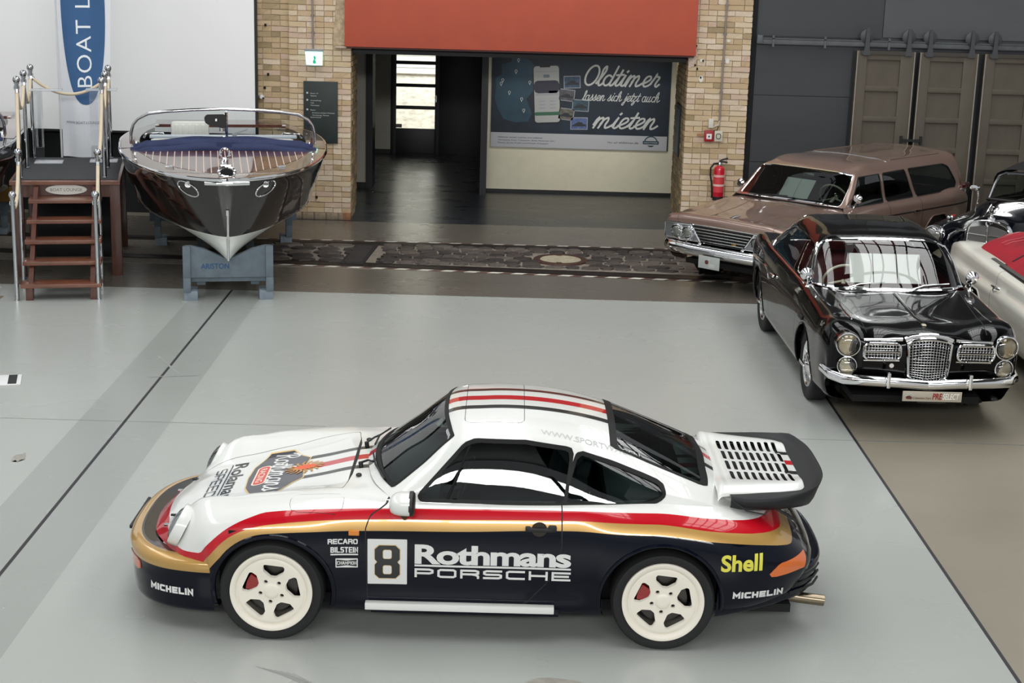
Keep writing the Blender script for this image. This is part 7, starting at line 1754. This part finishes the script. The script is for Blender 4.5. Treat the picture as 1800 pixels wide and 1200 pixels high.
# ------------------------------------------------------------------ dark blue pre-war style cabriolet
def dark_cabriolet():
    CX, CY, CR = 5.42, 18.25, math.radians(-42)
    root = thing('vintage_cabriolet', 'dark blue vintage cabriolet with an upright chrome radiator and free-standing round headlights', 'car', (CX, CY, 0), CR)
    NB = mat('paint_midnight', '#05070e', .22, coat=1., spec=.05); FAB = mat('black_fabric', '#141416', .9, bump=.2, bscale=120)
    S = [
     [(.50, .10, .36), (.66, .10, .36), (.76, .12, .40), (.79, .12, .46), (.77, .10, .52), (.70, .06, .555), (.58, .03, .56), (.46, .06, .54), (.40, .16, .50), (.32, .26, .48), (.26, .28, .48), (.14, .28, .48), (0, .28, .48)],
     [(.50, .14, .34), (.68, .14, .34), (.79, .16, .42), (.82, .17, .53), (.80, .16, .62), (.72, .13, .69), (.58, .10, .71), (.46, .13, .67), (.40, .22, .58), (.32, .30, .60), (.26, .32, .74), (.14, .32, .82), (0, .32, .84)],
     [(.50, .36, .32), (.70, .36, .32), (.80, .36, .44), (.83, .36, .60), (.81, .36, .73), (.72, .36, .80), (.58, .36, .815), (.46, .37, .77), (.385, .38, .66), (.31, .39, .72), (.262, .40, .87), (.15, .40, .945), (0, .40, .965)],
     [(.50, .75, .30), (.70, .75, .30), (.80, .75, .44), (.835, .75, .62), (.82, .75, .77), (.74, .75, .845), (.60, .75, .86), (.48, .75, .82), (.41, .75, .73), (.36, .75, .77), (.31, .75, .90), (.18, .75, .975), (0, .75, .995)],
     [(.54, 1.15, .28), (.72, 1.15, .28), (.80, 1.15, .44), (.83, 1.15, .62), (.825, 1.15, .76), (.77, 1.15, .84), (.66, 1.15, .87), (.57, 1.15, .86), (.51, 1.15, .83), (.46, 1.15, .87), (.40, 1.15, .95), (.22, 1.15, 1.01), (0, 1.15, 1.03)],
     [(.56, 1.55, .28), (.74, 1.55, .28), (.80, 1.55, .44), (.825, 1.55, .62), (.82, 1.55, .76), (.78, 1.55, .86), (.73, 1.55, .93), (.68, 1.55, .96), (.63, 1.55, .98), (.56, 1.55, 1.0), (.46, 1.55, 1.02), (.24, 1.55, 1.04), (0, 1.55, 1.05)],
     [(.56, 2.6, .28), (.74, 2.6, .28), (.80, 2.6, .44), (.83, 2.6, .62), (.825, 2.6, .76), (.79, 2.6, .87), (.745, 2.6, .94), (.69, 2.6, .97), (.63, 2.6, .98), (.56, 2.6, .98), (.46, 2.6, .98), (.24, 2.6, .98), (0, 2.6, .98)],
     [(.56, 3.5, .30), (.74, 3.5, .30), (.81, 3.5, .46), (.84, 3.5, .62), (.83, 3.5, .75), (.78, 3.5, .84), (.72, 3.5, .90), (.66, 3.5, .93), (.60, 3.5, .94), (.52, 3.5, .94), (.44, 3.5, .94), (.24, 3.5, .94), (0, 3.5, .94)],
     [(.50, 4.3, .36), (.62, 4.3, .36), (.68, 4.3, .46), (.70, 4.3, .58), (.69, 4.31, .66), (.65, 4.32, .70), (.60, 4.32, .73), (.54, 4.33, .74), (.48, 4.34, .75), (.42, 4.34, .75), (.34, 4.34, .75), (.2, 4.34, .75), (0, 4.34, .75)],
     [(.40, 4.36, .38), (.52, 4.38, .38), (.57, 4.39, .42), (.58, 4.40, .46), (.58, 4.41, .48), (.55, 4.42, .48), (.5, 4.43, .48), (.46, 4.43, .48), (.42, 4.43, .48), (.36, 4.43, .48), (.3, 4.43, .48), (.2, 4.43, .48), (0, 4.43, .48)],
    ]
    full = shell(root, S, None, [NB], [(.55, .34, .37, .52, .64), (3.35, .34, .37, .52, .62)], (1.62, 3.0, .60, .86), ss=.06)
    tree = full.bvh()
    # soft top raised on a frame
    G = [[(.72, 2.0, .96), (.70, 1.80, 1.18), (.64, 1.76, 1.32), (.50, 1.74, 1.375), (.25, 1.73, 1.39), (0, 1.73, 1.395)], [(.73, 2.2, .96), (.71, 2.2, 1.2), (.65, 2.2, 1.37), (.52, 2.2, 1.43), (.25, 2.2, 1.45), (0, 2.2, 1.455)],
         [(.73, 2.9, .95), (.71, 2.9, 1.2), (.64, 2.9, 1.36), (.52, 2.9, 1.42), (.25, 2.9, 1.44), (0, 2.9, 1.445)], [(.70, 3.3, .93), (.66, 3.35, 1.1), (.60, 3.35, 1.22), (.5, 3.36, 1.27), (.25, 3.37, 1.29), (0, 3.37, 1.29)], [(.64, 3.5, .92), (.6, 3.55, .95), (.55, 3.58, .96), (.45, 3.6, .96), (.25, 3.62, .96), (0, 3.62, .96)]]
    top = PM.grid([mx(r) for r in G], .07, .06)
    for sg in (-1, 1): top.take(~top.cut(np.maximum(sdp(top.y, top.z, [(1.85, 1.0), (1.88, 1.25), (2.75, 1.27), (2.80, 1.0)], .02), .3-top.x*sg)))
    top.build('soft_top', FAB, root)
    WF = mat('frame_dark_chrome', '#6e6f72', .2, 1)
    fr = [(-.60, 1.50, 1.0), (-.585, 1.60, 1.20), (-.56, 1.65, 1.30), (-.48, 1.67, 1.345), (0, 1.66, 1.36), (.48, 1.67, 1.345), (.56, 1.65, 1.30), (.585, 1.60, 1.20), (.60, 1.50, 1.0)]
    tube('windscreen_frame', fr, .020, WF, root, 8); PM.grid([fr[1:-1], [(x*1.02, 1.50, 1.03) for x, y, z in fr[1:-1]]], .1, .08).build('windscreen', glass('wagon_glass', '#a9b4b0', .05), root)
    tube('cowl_bead', [(x, 1.49-.02*(1-abs(x)/.6), 1.035-.02*abs(x)) for x in np.linspace(-.62, .62, 11)], .018, mat('trim_dark'), root, 8); tube('windscreen_pillar', [(.0, 1.49, 1.05), (0, 1.66, 1.36)], .008, WF, root, 6)
    for x, s_ in ((-.2, 1), (.25, 1)): tube('wiper', [(x, 1.47, 1.06), (x+.18, 1.51, 1.12)], .008, CHROME, root, 6)
    box('dashboard', (0, 1.70, .96), (1.15, .15, .14), mat('dash_dark'), root, bev=.03); car_seat(root, 0, 2.3, .60, 1.1, BRNL, .5); box('cabin_floor', (0, 2.3, .34), (1.2, 1.6, .04), DARKV, root); box('underbody', (0, 2.2, .30), (.9, 4.0, .06), DARKV, root)
    # radiator
    g = thing('radiator', None, None, (0, .30, 0)); g.parent = root
    out = [(-.285, .50), (-.275, .78), (-.265, .85), (-.22, .91), (-.12, .945), (0, .96), (.12, .945), (.22, .91), (.265, .85), (.275, .78), (.285, .50)]
    extrude_poly('radiator_shell', out, .10, CHROME, g, ((0, .10, 0), (1, 0, 0), (0, 0, 1)), bev=.008)
    rg = mat('radiator_mesh', '#6c6b69', .4, .7, bump=.6, bscale=260)
    for sg in (-1, 1):
        P = [(sg*.008, .50), (sg*.255, .50), (sg*.245, .79), (sg*.225, .855), (sg*.10, .885), (sg*.008, .895)]
        extrude_poly('radiator_core', P if sg > 0 else P[::-1], .008, rg, g, ((0, -.004, 0), (1, 0, 0), (0, 0, 1)))
        for z in (.60, .69, .78): tube('radiator_bar', [(sg*.01, -.022, z), (sg*.25, -.014, z)], .006, CHROME, g, 6)
    tube('radiator_spine', [(0, -.022, .50), (0, -.02, .93)], .010, CHROME, g, 8); tube('radiator_rim', [(x, -.01, z) for x, z in out], .010, CHROME, g, 8)
    lathe('badge', [(0, -.02), (.028, -.018), (.03, 0), (0, .0)], CHROME, g, 18, 'Y', loc=(0, -.015, .925)); lathe('radiator_cap', [(0, 0), (.05, 0), (.045, .03), (.02, .045), (.012, .07), (0, .07)], CHROME, g, 18, loc=(0, .05, .958))
    st_ = thing('hood_ornament', None, None, (0, .05, 1.075)); st_.parent = g
    st_.parent = root; st_.location = (0, .35, 1.075)
    bm = bmesh.new(); add_tube(bm, [(.042*math.cos(a), 0, .042*math.sin(a)) for a in np.linspace(0, 2*math.pi, 25)[:-1]], .005, 6, True)
    for a in (90, 210, 330):
        a = math.radians(a); add_tube(bm, [(0, 0, 0), (.040*math.cos(a), 0, .040*math.sin(a))], [.010, .003], 6)
    bm_obj('star_ring', bm, CHROME, st_, smooth=40)
    for sg in (-1, 1):
        h = ring_lamp(root, (sg*.565, .04, .745), .110, .03, tint='#eef0f0', lens_refl=.2)
        lathe('lamp_shell', [(.0, .20), (.05, .19), (.09, .14), (.112, .06), (.114, 0)], CHROME, root, 28, 'Y', loc=(sg*.565, .045, .745))
        tube('fender_strip', on_body(tree, [(sg*(.58+.02*y), y, 2) for y in np.linspace(.25, 1.0, 8)], (0, 0, -1), .004), .008, CHROME, root, 6)
        lathe('fender_lamp', [(0, -.05), (.022, -.04), (.028, 0), (.02, .05), (0, .07)], CHROME, root, 14, 'Y', loc=(sg*.66, .62, .875)); box('fender_lamp_lens', (sg*.66, .70, .885), (.03, .08, .03), mat('lamp_red_clear', '#b3322c', .3), root, bev=.01)
        tube('hood_side_strip', on_body(tree, [(sg*(.30+.22*(y-.45)), y, 2) for y in np.linspace(.45, 1.45, 8)], (0, 0, -1), .004), .007, CHROME, root, 6)
        tube('horn_bracket', [(sg*.27, .34, .80), (sg*.36, .30, .80), (sg*.44, .22, .74), (sg*.47, .18, .62)], .014, CHROME, root, 8)
        m = thing('wing_mirror', None, None, (sg*.66, 1.28, .90)); m.parent = root
        tube('mirror_stalk', [(0, 0, -.03), (-sg*.03, .0, .14), (-sg*.01, 0, .24)], .010, CHROME, m, 8); o = lathe('mirror_head', [(0, -.03), (.05, -.02), (.055, .01), (0, .012)], CHROME, m, 20, 'Y', loc=(sg*.03, 0, .27)); o.scale = (1.2, 1, .7)
        tube('bumper_half', [(sg*.0, -.10, .44), (sg*.5, -.08, .44), (sg*.74, .0, .44), (sg*.82, .15, .45)], (.05, .025), CHROME, root, 10); tube('bumper_half', [(sg*.0, 4.52, .46), (sg*.5, 4.50, .46), (sg*.68, 4.40, .46)], (.05, .025), CHROME, root, 10)
    place_old(old_wheel(.34, .20, .15, .13), root, [(-.66, .55, .34, -1), (-.68, 3.35, .34, -1), (.66, .55, .34, 1), (.68, 3.35, .34, 1)])
    M = Matrix.Translation((CX, CY, 0)) @ Matrix.Rotation(CR, 4, 'Z')
    paper('info_sheet', 'white sheet in the windscreen of the dark blue vintage cabriolet', M @ Vector((-.06, 1.56, 1.06)), math.radians(-28), CR, .21, .29, None, 8)
BRNL = mat('brown_leather', '#4a2c22', .5)
dark_cabriolet()
